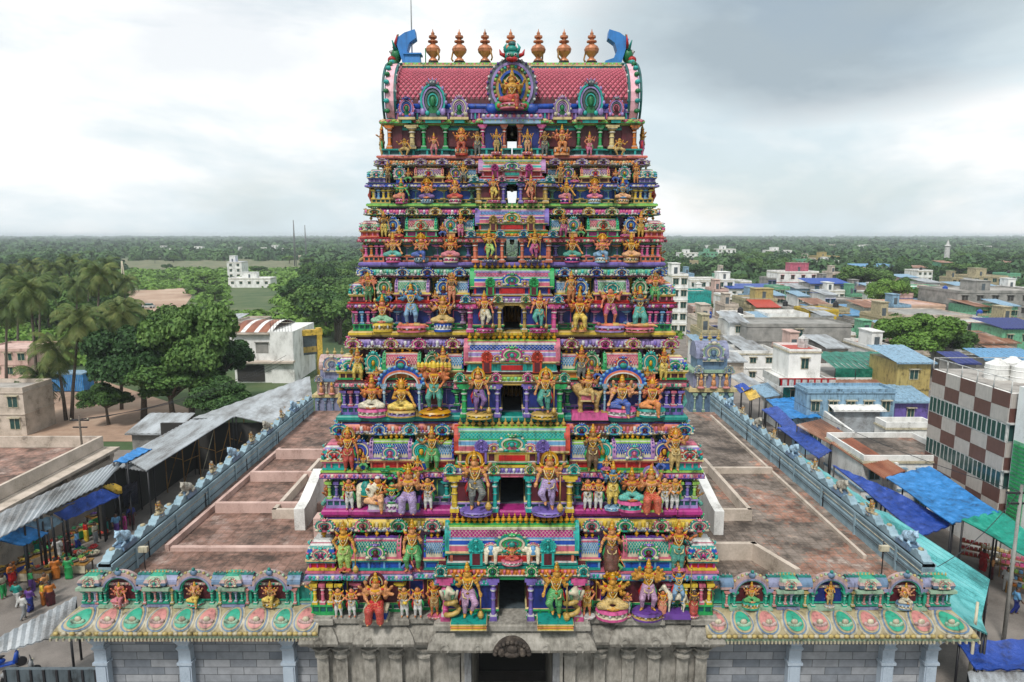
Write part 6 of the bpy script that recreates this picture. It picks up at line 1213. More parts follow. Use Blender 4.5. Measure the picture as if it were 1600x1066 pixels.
cwall(-1, -17.75, 27.9, 58.5, 'blue-grey compound wall with scalloped coping beside the long metal shed roof', 'market-side compound wall')
cwall(1, 18.15, 27.9, 60.0, 'blue-grey compound wall with scalloped coping beside the turquoise sheet roof', 'turquoise-roof side compound wall')
# terrace kerbs
def kerb(name, pts, h0, h1, wd, k, lab, grp=None):
    b = MB()
    for a, c in zip(pts[:-1], pts[1:]): b.obox(a, c, wd, h0, h1, k, wd/2-.001)
    return tag(b.build(name), lab, 'low wall', grp)
for y, x0, x1, h, l in ((31.6, -16.6, -8.9, .18, 'nearest'), (36.3, -16.4, -8.6, .55, 'second nearest'), (41.2, -16.3, -8.6, .6, 'second farthest'), (45.6, -16.2, -8.6, .65, 'farthest')):
    kerb('roof_divider', [(x0, y), (x1, y)], 7.2, 7.25+h, .28, 'pinkwall', 'stained pink low wall crossing the red terrace, %s of four' % l, 'low walls across the red terrace')
kerb('roof_kerb', [(-16.9, 31.6), (-16.6, 47)], 7.2, 7.55, .2, 'pinkwall', 'low pink kerb along the red terrace at the foot of the blue-grey wall')
kerb('roof_kerb', [(17.0, 31.0), (17.1, 57)], 7.05, 7.3, .16, 'beige', 'thin pale kerb along the brown terrace at the foot of the blue-grey wall')
kerb('roof_divider', [(9.6, 43.0), (16.9, 43.0)], 7.1, 7.5, .3, 'beige', 'stained beige low wall crossing the brown terrace')
kerb('roof_divider', [(8.6, 30.9), (11.6, 30.9), (12.6, 28.4)], 7.1, 7.95, .25, 'beige', 'short grey beige parapet with a bend, behind the first niche past the tower')
# stair head and white sloping parapets beside the tower
for s in (-1, 1):
    b = MB(); V = []
    y0_, y1_, xa, xb = 33.9, 37.6, 10.85, 11.4
    if s > 0: y0_, y1_, xa, xb = 33.6, 38.4, 10.5, 11.0
    for x in (xa, xb): V += [(s*x, y0_, 7.1), (s*x, y1_, 7.1), (s*x, y1_, 9.3), (s*x, y0_+1.0, 8.5), (s*x, y0_, 8.4)]
    b.add(V, [(0, 1, 2, 3, 4), (9, 8, 7, 6, 5)]+[(j, j+5, (j+1) % 5+5, (j+1) % 5) for j in range(5)], 'whitewall')
    tag(b.build('stair_parapet'), 'white sloping stair parapet on the %s terrace beside the tower' % ('red', 'brown')[s > 0], 'parapet')
    kerb('stair_kerb', [(s*11.4, 35.5), (s*13.0, 35.5), (s*12.9, 44.0)], 7.1, 7.75, .22, 'beige', 'L-shaped beige kerb round the stair head on the %s terrace' % ('red', 'brown')[s > 0])
b = MB(); b.box(-.5, .5, -.4, .4, 0, 1.5, 'pinkwall'); b.box(-.3, .3, -.42, -.4, .2, 1.3, 'beige'); tag(b.build('stair_cabin', None, (-9.3, 32.3, 7.23)), 'short pink masonry block against the tower on the red terrace', 'masonry block')
# corner shrines at the far ends of the compound walls
def shrine(X, Y, sc_, lab, cols):
    t = thing('corner_shrine_tower', lab, 'small shrine', (X, Y, 6.5)); k1, k2, k3 = cols
    b = MB(); b.box(-1.7, 1.7, -1.4, 1.4, 0, 1.7, k1); b.box(-1.9, 1.9, -1.6, 1.6, 1.7, 1.95, 'cream'); b.box(-1.5, 1.5, -1.2, 1.2, 1.95, 3.2, k2); b.box(-1.7, 1.7, -1.4, 1.4, 3.2, 3.4, k3); b.box(-1.2, 1.2, -1, 1, 3.4, 4.3, k1)
    for x in (-1.4, -.7, 0, .7, 1.4): column(b, x, -1.5, .1, 1.6, .2, k3); column(b, x*.85, -1.3, 2.0, 3.1, .18, 'ivory')
    b.build('body', t)
    b = MB(); barrel(b, -1.3, 1.3, 0, 2.1, 4.3, 1.3, k2); kudu(b, 0, -1.25, 4.1, 1.7, 1.7, (k3, k1, 'ivory', k2)); kudu(b, -1.2, -1.55, 3.2, .7, .7, (k3, k1, 'ivory', k2)); kudu(b, 1.2, -1.55, 3.2, .7, .7, (k3, k1, 'ivory', k2)); b.build('roof', t)
    for q in range(3): b = MB(); pot(b, 0, 0, 0, .7, 'w_yel'); b.build('finial', t, (-.7+.7*q, 0, 5.55))
    for q, (x, z) in enumerate(((-1.0, 1.95), (1.0, 1.95), (0, 1.95))):
        b = MB(); b.ball((0, 0, .45), (.2, .15, .35), 'body_tan', 7, 5); b.ball((0, 0, .92), (.13, .12, .15), 'body_tan', 7, 5); b.lathe((0, 0, 1.0), [(.13, 0), (.02, .25)], 'gold', 7); b.ball((0, -.05, .12), (.34, .2, .13), 'w_rose', 7, 5); b.build('figure', t, (x, -1.62, z))
    t.scale = (sc_,)*3
shrine(-16.2, 61.5, .95, 'small pastel shrine tower at the far end of the market-side wall', ('w_lav', 'w_rosel', 'w_blue'))
shrine(18.3, 62.5, 1.15, 'small pale blue shrine tower at the far end of the turquoise-roof side wall', ('w_blue', 'w_lav', 'w_mint'))
for x, y in ((-16.4, 28.6), (16.6, 28.7)):
    t = thing('floodlight', 'small white floodlight on the parapet corner of the %s terrace' % ('red' if x < 0 else 'brown'), 'floodlight', (x, y, 8.35)); b = MB(); b.box(-.2, .2, -.08, .08, .25, .5, 'ivory'); b.build('lamp_head', t); b = MB(); b.tube([(0, .02, -.9), (0, .02, .3)], .025, 'dark', 5); b.build('bracket', t)
# floor of the inner court behind the tower
b = MB(); b.box(-9, 9, 38, 58, 0, 5.2, 'concrete'); b.box(-9.2, 9.2, 37.9, 58.2, 5.2, 5.4, 'flatroof'); tag(b.build('inner_hall'), 'flat-roofed grey inner hall of the temple behind the tower', 'hall')
MK['drygrass'] = patchy('dry_grass', [(.36, (.05,.08,.03)), (.5, (.12,.13,.06)), (.65, (.2,.17,.1))], .1, fine=1)
# ---------------- trees ----------------
rng = np.random.default_rng(7); rr = random.Random(5)
def leaf_mesh(name, lobes, n, size, flat=.0, droop=0):
    tot = sum(r[3] for r in lobes); C_, S_ = [], []
    for cx, cy, cz, r in lobes:
        k = int(n*r/tot*1.0)
        d = rng.normal(size=(k, 3)); d /= np.linalg.norm(d, axis=1)[:, None]; d[:, 2] = np.where(d[:, 2] < -.35, -d[:, 2], d[:, 2])
        rad = r*(.55+.5*rng.random((k, 1))**.6); p = d*rad*np.array([1, 1, .78])+np.array([cx, cy, cz]); p += rng.normal(size=p.shape)*.05*r; C_.append(p); S_.append(d)
    P_ = np.concatenate(C_); D_ = np.concatenate(S_); k = len(P_)
    nrm = D_*.8+rng.normal(size=(k, 3))*.55; nrm /= np.linalg.norm(nrm, axis=1)[:, None]
    a = np.cross(nrm, rng.normal(size=(k, 3))); a /= np.linalg.norm(a, axis=1)[:, None]; b_ = np.cross(nrm, a)
    s = size*(.6+.8*rng.random((k, 1)))
    V = np.stack([P_-a*s-b_*s*.5, P_+a*s*.2-b_*s*.9, P_+a*s+b_*s*.3, P_-a*s*.3+b_*s*.8], 1).reshape(-1, 3)
    me = bpy.data.meshes.new(name); me.vertices.add(len(V)); me.vertices.foreach_set('co', V.ravel().astype(np.float32)); me.loops.add(k*4); me.loops.foreach_set('vertex_index', np.arange(k*4, dtype=np.int32)); me.polygons.add(k); me.polygons.foreach_set('loop_start', np.arange(0, k*4, 4, dtype=np.int32)); me.update(calc_edges=True)
    return me
def lobes(n, rx, rz, zc, r0):
    o = []
    for i in range(n):
        a = rr.random()*6.28; d = rr.random()**.5*rx; o.append((d*math.cos(a), d*math.sin(a), zc+rz*(rr.random()*2-1)*(1-.5*d/rx), r0*(.6+.7*rr.random())))
    return o
PROTO = {}
for kind, cnt, nl, n, sz in (('big', 3, 30, 26000, .0165), ('mid', 5, 17, 5200, .030), ('low', 4, 8, 1300, .055)):
    for v in range(cnt):
        lb = lobes(nl, .38, .24, .64, .145 if kind == 'big' else .17 if kind != 'low' else .22)
        cme = leaf_mesh('crown', lb, n, sz); b = MB(); b.tube([(0, 0, 0), (.01, .01, .2), (.0, .02, .42), (.02, 0, .62)], [.035, .027, .022, .012], 'bark', 7)
        for cx, cy, cz, r in lb[:9]: b.tube([(.0, .02, .34+.1*rr.random()), (cx*.5, cy*.5, (cz+.4)/2+.02), (cx*.95, cy*.95, cz)], [.016, .011, .004], 'bark', 5)
        tme = bpy.data.meshes.new('trunk'); tme.from_pydata(b.v, [], b.f); tme.materials.append(mat('bark')); tme.polygons.foreach_set('use_smooth', b.sm)
        PROTO.setdefault(kind, []).append((cme, tme))
def tree(x, y, h, w, leaf, label, group=None, kind='mid', name='broadleaf_tree', z=0, cat='tree'):
    cme, tme = rr.choice(PROTO[kind]); key = (cme.name, leaf)
    if key not in CM: m2 = cme.copy(); m2.materials.append(mat(leaf)); CM[key] = m2
    t = thing(name, label, cat, (x, y, z), rr.random()*6.28, group)
    for n_, me in (('crown', CM[key]), ('trunk', tme)):
        o = bpy.data.objects.new(n_, me); col.objects.link(o); o.parent = t; o.scale = (w, w, h)
    return t
def tree_px(px, py, top, wpx, leaf, label, **k):
    x, y = P(px, py, 0); z = Q(px, top, y)[1]; Z = y/(CP-(py-533)/F*SP); return tree(x, y, z/.96, wpx/F*Z, leaf, label, **k)
def palm_proto(v):
    L_ = []; b = MB()
    for i in range(24):
        az = i*2.4+rr.random()*.3; el = R(72-i*5.2+rr.random()*8); ln = (1.0+.15*rr.random()); pts = []
        for s_ in range(9):
            t = s_/8; e = el-t*t*R(95+20*rr.random()); 
            if s_ == 0: p = Vector((0, 0, 0))
            else: p = pts[-1]+Vector((math.cos(az)*math.cos(e), math.sin(az)*math.cos(e), math.sin(e)))*ln/8
            pts.append(p)
        b.tube(pts, [.014*(1-.8*s_/8) for s_ in range(9)], 'leafpalm', 4, caps=False)
        side = Vector((-math.sin(az), math.cos(az), 0))
        for s_ in range(1, 33):
            t = .12+.86*s_/32; q = t*8; j = min(7, int(q)); p = pts[j].lerp(pts[j+1], q-j); d = (pts[j+1]-pts[j]).normalized(); ll = .30*math.sin(math.pi*min(1, t*.85+.12))+.05
            for sg in (-1, 1):
                e_ = p+side*sg*ll*.75+d*ll*.45+Vector((0, 0, -ll*.45-.05*rr.random())); w_ = d*.013
                b.add([p-w_, p+w_, e_+w_*.3, e_-w_*.3], [(0, 1, 2, 3)], 'leafpalm')
    for i in range(9): a = rr.random()*6.28; b.ball((.07*math.cos(a), .07*math.sin(a), -.06-.04*rr.random()), .035, 'leafpalm', 6, 4)
    me = bpy.data.meshes.new('crown'); me.from_pydata([tuple(p) for p in b.v], [], b.f); me.materials.append(mat('leafpalm')); return me
PALMS = [palm_proto(v) for v in range(3)]
def palm(px, py, crown, label, lean=0, R_=3.6, g='coconut palms'):
    x, y = P(px, py, 0); cx, zc = Q(px+lean, crown, y); t = thing('palm_tree', label, 'palm tree', (x, y, 0), 0, g)
    b = MB(); b.tube([(0, 0, 0), ((cx-x)*.2, .1, zc*.3), ((cx-x)*.55, .15, zc*.65), ((cx-x), 0, zc)], [.24, .19, .15, .13], 'bark', 8); b.build('trunk', t)
    o = bpy.data.objects.new('crown', rr.choice(PALMS)); col.objects.link(o); o.parent = t; o.location = (cx-x, 0, zc); o.scale = (R_,)*3; o.rotation_euler = (0, 0, rr.random()*6)
G_P = 'coconut palms'
for a in ((10, 604, 478, 'tall coconut palm cut by the edge of the picture', 0), (62, 655, 455, 'coconut palm rising highest behind the twin-trunked pair', -16), (103, 657, 545, 'coconut palm with the lowest dark crown in front of the blue container', -18), (112, 656, 500, 'coconut palm leaning over the blue container', 12), (190, 640, 488, 'coconut palm standing alone against the big dark tree', 0), (66, 655, 590, 'short coconut palm nearest the flat beige roof', -4), (150, 600, 428, 'distant coconut palm above the market palms', 6), (120, 560, 445, 'dull green coconut palm behind the others, near the concrete pylon', 0), (28, 560, 452, 'coconut palm rising between the edge palm and the highest palm', 0)) + tuple((x_, y_, t_, 'smaller coconut palm deep in the grove at the wood edge, %s from the picture edge' % n_, 0) for x_, y_, t_, n_ in ((15, 520, 425, 'first'), (48, 505, 415, 'second'), (82, 515, 418, 'third'), (108, 500, 408, 'fourth'), (138, 520, 420, 'fifth'), (168, 500, 412, 'sixth'), (195, 530, 440, 'seventh'), (62, 545, 440, 'eighth'))): palm(*a)
for a, d in (((225, 655, 500, 150), 'large dark tree with the widest crown beside the market'), ((300, 655, 472, 150), 'large dark tree, tallest of the clump beside the market'), ((345, 640, 520, 120), 'large dark tree touching the white house with the red roof'), ((272, 660, 560, 150), 'dark tree spreading low in the middle of the clump'), ((345, 668, 590, 100), 'low dark tree overhanging the grey metal shed roof'), ((170, 664, 600, 80), 'low bushy tree on the plaza side of the clump'), ((205, 600, 470, 100), 'dark tree behind the lone coconut palm'), ((250, 590, 478, 110), 'dark tree behind the clump, near the bare earth')):
    tree_px(*a, 'leafdark' if a[0] % 2 else 'leaf', d, kind='big', group='large trees beside the market')
for a, d, lf in (((1425, 585, 488, 130), 'bright green tree growing behind the green shade net', 'leafbright'), ((1475, 580, 505, 90), 'thin-leaved tree next to the bright green one', 'leaf'), ((1385, 500, 434, 70), 'round bright tree beside the light blue roof', 'leafbright'), ((1350, 470, 415, 90), 'round dark tree under the pale blue far roof', 'leaf'), ((1540, 640, 600, 30), 'small bush beside the water tanks of the town', 'leaf')):
    tree_px(*a, lf, d, kind='big')
# trees among fields and houses
def clear(px, py):
    for x0, x1, y0, y1 in ((350, 470, 430, 600), (190, 300, 448, 500), (0, 130, 575, 700), (455, 520, 520, 600), (560, 1040, 0, 1066)):
        if x0 < px < x1 and y0 < py < y1: return False
    return True
NT = 0
def scat(n, box, leaf, hh, ww, kind, lab, grp):
    global NT
    x0, x1, y0, y1 = box; c = 0
    while c < n:
        px = x0+(x1-x0)*rr.random(); py = y0+(y1-y0)*rr.random(); c += 1
        if not clear(px, py): continue
        x, y = P(px, py, 0); h = hh*(.7+.6*rr.random()); tree(x, y, h, ww*(.7+.6*rr.random()), rr.choice(leaf), lab, grp, kind); NT += 1
scat(42, (478, 556, 420, 545), ['leafdark', 'leaf'], 10, 12, 'mid', 'dark bushy tree in the thicket behind the tower flank on the field side', 'trees of the thicket beside the tower')
scat(55, (0, 200, 408, 520), ['leafdark', 'leaf'], 10, 11, 'mid', 'dark leafy tree in the wood behind the coconut palms', 'trees of the wood behind the palms')
scat(34, (190, 480, 405, 520), ['leaf', 'leafbright'], 6, 9, 'mid', 'scattered green tree in the open scrub around the white bungalow', 'scattered trees in the scrub')
scat(80, (1050, 1600, 392, 445), ['leafdark', 'leaf'], 10, 12, 'mid', 'dark green tree among the far houses of the town', 'trees beyond the town')
scat(16, (1050, 1600, 445, 560), ['leaf'], 7, 8, 'mid', 'green tree squeezed between houses of the town', 'trees between town houses')
def mass(name, n, y0, y1, rad, hgt, leafsize, per, leaf, xr=.85, mask=None):
    Y = np.exp(rng.uniform(math.log(y0), math.log(y1), n)); X = rng.uniform(-xr, xr, n)*Y; r = rad(Y)*(.6+.8*rng.random(n)); h = hgt(Y)*(.6+.7*rng.random(n))
    if mask is not None: k = mask(X, Y); X, Y, r, h = X[k], Y[k], r[k], h[k]
    m_ = len(X); d = rng.normal(size=(m_, per, 3)); d /= np.linalg.norm(d, axis=2)[..., None]; d[..., 2] = np.abs(d[..., 2])
    Pp = d*np.stack([r, r, h], -1)[:, None, :]*(.6+.45*rng.random((m_, per, 1)))+np.stack([X, Y, 0*X], -1)[:, None, :]
    nrm = d+rng.normal(size=d.shape)*.5; nrm /= np.linalg.norm(nrm, axis=2)[..., None]; a = np.cross(nrm, rng.normal(size=d.shape)); a /= np.linalg.norm(a, axis=2)[..., None]; b_ = np.cross(nrm, a); s = (leafsize*r)[:, None, None]*(.6+.8*rng.random((m_, per, 1)))
    V = np.stack([Pp-a*s-b_*s*.6, Pp+a*s*.4-b_*s, Pp+a*s+b_*s*.4, Pp-a*s*.4+b_*s], 2).reshape(-1, 3); k = m_*per
    me = bpy.data.meshes.new(name); me.vertices.add(len(V)); me.vertices.foreach_set('co', V.ravel().astype(np.float32)); me.loops.add(k*4); me.loops.foreach_set('vertex_index', np.arange(k*4, dtype=np.int32)); me.polygons.add(k); me.polygons.foreach_set('loop_start', np.arange(0, k*4, 4, dtype=np.int32)); me.update(calc_edges=True); me.materials.append(mat(leaf))
    o = bpy.data.objects.new(name, me); col.objects.link(o); return o
tag(mass('woodland', 3200, 330, 1100, lambda Y: 4.5+Y*.004, lambda Y: 8+Y*.0006, .17, 170, 'leaffar', mask=lambda X, Y: ((Y > 430) | (X/Y > .24)) & ~((X/Y < -.30) & (X/Y > -.58) & (Y < 620)), xr=1.2), 'dark green woodland in the middle distance on both sides of the tower', 'woodland', kind='stuff')
tag(mass('far_woodland', 6600, 1050, 5200, lambda Y: 5+Y*.006, lambda Y: 8+Y*.0006, .34, 60, 'leaffar', xr=1.1), 'unbroken dark green woodland stretching away to the horizon', 'woodland', kind='stuff')
def scrubmask(X, Y):
    px = 800+X/Y*F*1.0; return (px < 1060) & ~((px > 185) & (px < 300) & (Y > 170) & (Y < 290)) & ~((px > 350) & (px < 430) & (Y < 300) & (Y > 200)) & ~((px > 330) & (Y < 150))
tag(mass('scrub', 7000, 118, 460, lambda Y: 1.3+Y*.006, lambda Y: 1.0+Y*.0025, .22, 80, 'leafbright', mask=scrubmask, xr=1.2), 'low green scrub covering the open ground on the field side', 'scrub', kind='stuff')
tag(mass('scrub_beyond_town', 1500, 150, 430, lambda Y: 2+Y*.006, lambda Y: 2.5+Y*.006, .24, 70, 'leafdark', mask=lambda X, Y: X/Y > .24), 'dark green undergrowth filling the gaps behind the town houses', 'undergrowth', kind='stuff')
def psheet(name, pts, z, k): sheet(name, [P(a, b_, z) for a, b_ in pts], z, k)
psheet('bare_earth', [(190, 486), (283, 486), (300, 462), (285, 450), (196, 455)], .05, 'sand')
psheet('plaza', [(-60, 720), (135, 690), (290, 690), (300, 640), (130, 585), (-60, 585)], .03, 'sand')
psheet('dirt_track', [(190, 449), (290, 446), (360, 452), (360, 449), (290, 443), (190, 446)], .06, 'sand')
psheet('field', [(180, 442), (330, 437), (360, 428), (200, 430)], .04, 'drygrass')
psheet('field', [(200, 424), (480, 424), (500, 404), (190, 404)], .04, 'drygrass')

psheet('town_ground', [(1040, 760), (1700, 760), (1700, 470), (1040, 455)], .03, 'asphalt')
# ---------------- buildings ----------------
def window(t, x, y, z, w_, h_, ax='y', fr='ivory', glass='glass', nm='window'):
    b = MB()
    if ax == 'y': b.box(-w_/2, w_/2, -.06, .05, -h_/2, h_/2, fr); b.box(-w_/2+.07, w_/2-.07, -.075, -.05, -h_/2+.07, h_/2-.07, glass); b.box(-.03, .03, -.09, -.06, -h_/2, h_/2, fr); b.box(-w_/2-.12, w_/2+.12, -.35, .04, h_/2+.05, h_/2+.13, fr)
    else:
        s = 1 if ax == 'x' else -1
        b.box(*sorted((-.05*s, .06*s)), -w_/2, w_/2, -h_/2, h_/2, fr); b.box(*sorted((.05*s, .075*s)), -w_/2+.07, w_/2-.07, -h_/2+.07, h_/2-.07, glass); b.box(*sorted((.06*s, .09*s)), -.03, .03, -h_/2, h_/2, fr)
    b.build(nm, t, (x, y, z))
def tank(x, y, z, k='dark', lab=None, r=.6):
    b = MB(); b.lathe((0, 0, 0), [(r, 0), (r, .3), (r*1.04, .34), (r, .38), (r, .75), (r*1.04, .8), (r, .84), (r, 1.1), (r*.35, 1.4), (r*.3, 1.5)], k, 14); return b
def house(lab, pxl, pxr, py, h, dep, wall, roof='flatroof', par=.5, win=None, floors=None, rot=0, kind='flat', extra=None, cat='house', side=None, wk='ivory', glass='glass', tnk=None, name='town_house', hw=None, door=False):
    x0, y0 = P(pxl, py, h); Z = (CAMH-h)/((py-533)/F*CP+SP); w_ = (pxr-pxl)/F*Z
    t = thing(name, lab, cat, (x0, y0, 0), R(rot)); fl = floors or max(1, round(h/3.1)); fh = (h-par)/fl
    b = MB(); b.box(0, w_, 0, dep, 0, h-par, wall)
    if fl > 1:
        for q in range(1, fl): b.box(-.08, w_+.08, -.1, dep+.05, q*fh-.1, q*fh+.06, wall if wk == 'ivory' else wk)
    b.build('wall', t)
    b = MB()
    if kind == 'flat':
        b.box(-.1, w_+.1, -.12, dep+.1, h-par-.14, h-par+.02, 'ivory' if wall in ('whitewall',) else wall); b.box(0.02, w_-.02, .02, dep-.02, h-par+.02, h-par+.05, roof)
        for a in ((0, w_, 0, .14), (0, w_, dep-.14, dep), (0, .14, .14, dep-.14), (w_-.14, w_, .14, dep-.14)): b.box(*a, h-par+.05, h, wall)
    elif kind == 'sheet':
        n = max(4, int(w_/.5)); V = []
        for q in range(n*2+1): x = -.4+(w_+.8)*q/(n*2); zz = .05*(q % 2); V += [(x, -.5, h-par+.1+zz), (x, dep+.3, h+.7+zz)]
        b.add(V, [(2*q, 2*q+2, 2*q+3, 2*q+1) for q in range(n*2)], roof); b.box(-.4, w_+.4, -.5, -.44, h-par-.05, h-par+.1, roof)
    b.build('roof', t)
    if win:
        k, ww, wh = win
        for f_ in range(fl):
            for q in range(k):
                window(t, w_*(q+.5)/k, 0, fh*(f_+.55), ww, wh, fr=wk, glass=glass)
                if side and q < 2: window(t, 0 if side < 0 else w_, dep*(q+.5)/2, fh*(f_+.55), ww, wh, ax='nx' if side < 0 else 'x', fr=wk, glass=glass)
    if extra:          # stair cabin on the roof: (x0, x1, h, material)
        a0, a1, hc, kc = extra; b = MB(); b.box(w_*a0, w_*a1, dep*.2, dep*.6, h-par+.05, h+hc, kc); b.box(w_*a0-.15, w_*a1+.15, dep*.2-.2, dep*.6+.15, h+hc, h+hc+.14, kc); b.box(w_*(a0+a1)/2-.4, w_*(a0+a1)/2+.4, dep*.2-.04, dep*.2, h-par+.05, h+1.4 if hc > 1.6 else h+hc*.8, 'slate'); b.build('stair_cabin', t)
    if door: b = MB(); b.box(-.5, .5, -.07, .03, 0, 2.1, 'bronze'); b.build('door', t, (w_*.5, 0, 0))
    if tnk: b = tank(0, 0, 0, tnk); b.build('water_tank', t, (w_*.75, dep*.6, h-par+.05))
    return t
H_ = house
H_('white four-storey block rising beside the tower flank', 1050, 1076, 428, 14, 10, 'whitewall', win=(2, 1.3, 1.4), extra=(.1, .6, 2.2, 'whitewall'), cat='apartment block')
H_('long white block with a row of dark windows, behind the turquoise wall', 1078, 1148, 436, 9, 12, 'whitewall', win=(5, 1.6, 1.4), extra=(.7, .95, 2, 'whitewall'))
H_('building with a plain turquoise side wall, close to the tower', 1074, 1112, 455, 8.5, 9, 'aqua')
H_('white house with red stripes and balconies, above the blue roofs', 1215, 1280, 424, 10.5, 10, 'whitewall', win=(4, 1.2, 1.4), extra=(.35, .8, 2.6, 'rose'), wk='crimson')
H_('long low shed with a deep blue metal roof', 1140, 1215, 450, 6.5, 9, 'whitewall', 'tarpblue', kind='sheet', par=.2, win=(5, 1.0, 1.0))
H_('grey house under a bright blue roof box', 1267, 1327, 441, 8.5, 9, 'concrete', 'blue', kind='sheet', win=(3, 1.2, 1.2), wk='blue')
H_('bare grey shed in front of the blue roof box', 1294, 1345, 468, 5.5, 9, 'concrete', 'flatroof', win=(2, 1.2, 1))
H_('pale yellow house with a red tiled stair roof', 1163, 1215, 466, 8, 9, 'paleyel', win=(2, 1.3, 1.3), extra=(.4, .95, 2.0, 'w_yel'))
H_('house with a red sloping tile roof next to the pale yellow house', 1183, 1217, 477, 7, 6, 'paleyel', 'red', kind='sheet', win=(1, 1.2, 1.2))
H_('white balustraded terrace house between the two yellow houses', 1200, 1264, 490, 6.5, 8, 'whitewall', win=(4, 1, 1.1), par=.8)
H_('yellow house with one small window beside the long light blue roof', 1265, 1311, 484, 7, 8, 'yellow', win=(1, 1.4, 1.2), par=.3)
H_('long shed with a light blue metal roof pointing to the round tree', 1300, 1384, 492, 5.5, 16, 'whitewall', 'sky', kind='sheet', par=.2)
H_('lime green wall house', 1336, 1382, 503, 5, 6, 'lime', par=.3)
H_('wide grey unplastered building with a long flat roof', 1168, 1331, 506, 8, 9, 'concrete', 'concrete', win=(1, 1.3, 1.2), par=.4, cat='building')
H_('small white house with one dark window joined to the grey building', 1141, 1167, 500, 8.2, 7, 'whitewall', 'tin', kind='sheet', win=(1, .9, 1.2), side=1)
H_('low off-white wall house in front of the grey building', 1140, 1215, 548, 5.0, 6, 'whitewall', 'concrete', win=(3, 1, .9))
H_('beige lime-washed house with stained walls beside the compound wall', 1118, 1163, 560, 4.6, 9, 'beige', 'tin', kind='sheet')
H_('tan flat-roofed house by the round bright tree', 1380, 1478, 476, 6, 14, 'peachwall', 'pinkwall', win=(5, 1, 1), par=.4)
H_('white and sea-green house with small windows', 1415, 1480, 448, 7.5, 10, 'mint', 'whitewall', win=(5, .9, .9))
H_('large grey concrete building with a row of dark square windows', 1497, 1640, 454, 9.5, 16, 'concrete', 'flatroof', win=(6, 1.6, 1.4), wk='concrete', glass='void', extra=(.3, .45, 2, 'concrete'), cat='building')
H_('small house with a bright blue roof tank beside the grey concrete building', 1483, 1500, 455, 9, 8, 'whitewall', tnk='blue', win=(1, 1, 1))
H_('dark-roofed low house in front of the large grey building', 1415, 1520, 492, 6, 14, 'beige', 'concrete', win=(4, 1.1, 1), par=.3)
H_('white house half hidden behind the bright tree', 1505, 1560, 500, 5.5, 10, 'whitewall', 'flatroof', win=(3, 1, 1))
H_('pale green house at the edge with a blue roof', 1568, 1640, 512, 7.2, 8, 'mint', 'navy', kind='sheet', win=(3, 1, 1.2), par=.2)
H_('long low cream house with a rusty ridge', 1500, 1590, 534, 5.2, 8, 'beige', 'rust', kind='sheet', win=(4, .9, .9), par=.2)
H_('shed with a light blue roof above the checkered building', 1540, 1625, 560, 6.0, 4, 'concrete', 'sky', kind='sheet', win=(2, 1, 1), par=.2)
H_('dull blue sheet-roofed shed by the small bush', 1498, 1526, 566, 6.0, 4, 'concrete', 'navy', kind='sheet', par=.2)
H_('white house roofed with a dark green shade net', 1290, 1402, 590, 6.0, 9, 'whitewall', 'flatroof', win=(4, 1, 1.1), par=.3)
H_('narrow yellow stair house beside the green shade net', 1404, 1456, 563, 9.0, 6, 'w_yel', 'ltblue', win=(1, 1, 1.1), par=.3, kind='sheet')
H_('tall white stair tower with red and white balconies and an orange roof slab', 1234, 1284, 546, 9.5, 5, 'whitewall', 'red', win=(1, .9, 1.3), par=.3, tnk='white')
x0, y0 = P(1225, 596, 6.0); t = thing('balcony_house', 'house with red and white balconies and green walls below the white stair tower', 'house', (x0, y0, 0))
b = MB(); b.box(0, 5.2, 0, 6, 0, 6.0, 'whitewall'); b.box(-.02, 5.2, -.02, 0, 0.2, 2.6, 'green'); b.box(-.02, 5.2, -.02, 0, 3.3, 5.4, 'aqua'); b.build('wall', t)
for zz in (2.8, 5.6): b = MB(); b.box(-1.0, 5.3, -1.3, 0, zz, zz+.14, 'whitewall'); b.box(-1.0, 5.3, -1.3, -1.2, zz+.14, zz+1.0, 'white'); b.box(-1.0, -.9, -1.3, 4, zz+.14, zz+1.0, 'white'); b.box(-1.03, 5.33, -1.33, -1.17, zz+.9, zz+1.02, 'crimson'); [b.box(-.9+q*.75, -.7+q*.75, -1.33, -1.28, zz+.2, zz+.9, 'crimson') for q in range(8)]; b.build('balcony', t)
for xx in (1.3, 3.6): window(t, xx, -.02, 4.4, 1.0, 1.2)
H_('blue house behind the rusty corrugated roof', 1262, 1400, 608, 7.0, 3, 'ltblue', 'ltblue', win=(5, .9, 1.1), par=.3)
H_('house with a broken rusty corrugated roof', 1285, 1396, 616, 5.5, 4, 'brown', 'rust', kind='sheet', par=.2, win=(3, 1, 1))
H_('small purple-blue lean-to house with a pale roof', 1397, 1452, 625, 5.5, 4, 'lav', 'ltblue', kind='sheet', par=.2, win=(1, .8, 1.0))
H_('grey metal shed with a white flat roof on the rooftop terrace', 1306, 1376, 638, 5.2, 3.2, 'tin', 'whitewall', kind='sheet', par=.2, door=True)
H_('long white parapet wall house beside the rusty sheets', 1385, 1460, 660, 4.6, 2, 'whitewall', par=.6)
H_('low house with a wide red-brown flat roof below the checkered building', 1350, 1500, 712, 5.2, 6.5, 'whitewall', 'terrace', par=.5, win=(4, .9, .9), wk='ltblue')
b = MB(); x0, y0 = P(1290, 568, 7.2)
for q in range(14):
    x = x0+q*.72; b.add([(x, y0-2.6, 7.1), (x+.74, y0-2.6, 7.0), (x+.74, y0+3.5, 8.0+.1*(q % 2)), (x, y0+3.5, 8.1-.1*(q % 2))], [(0, 1, 2, 3)], 'netgreen')
for q in range(5): b.tube([(x0+q*2.4, y0-2.6, 5.6), (x0+q*2.4, y0-2.6, 7.05)], .05, 'dark', 5)
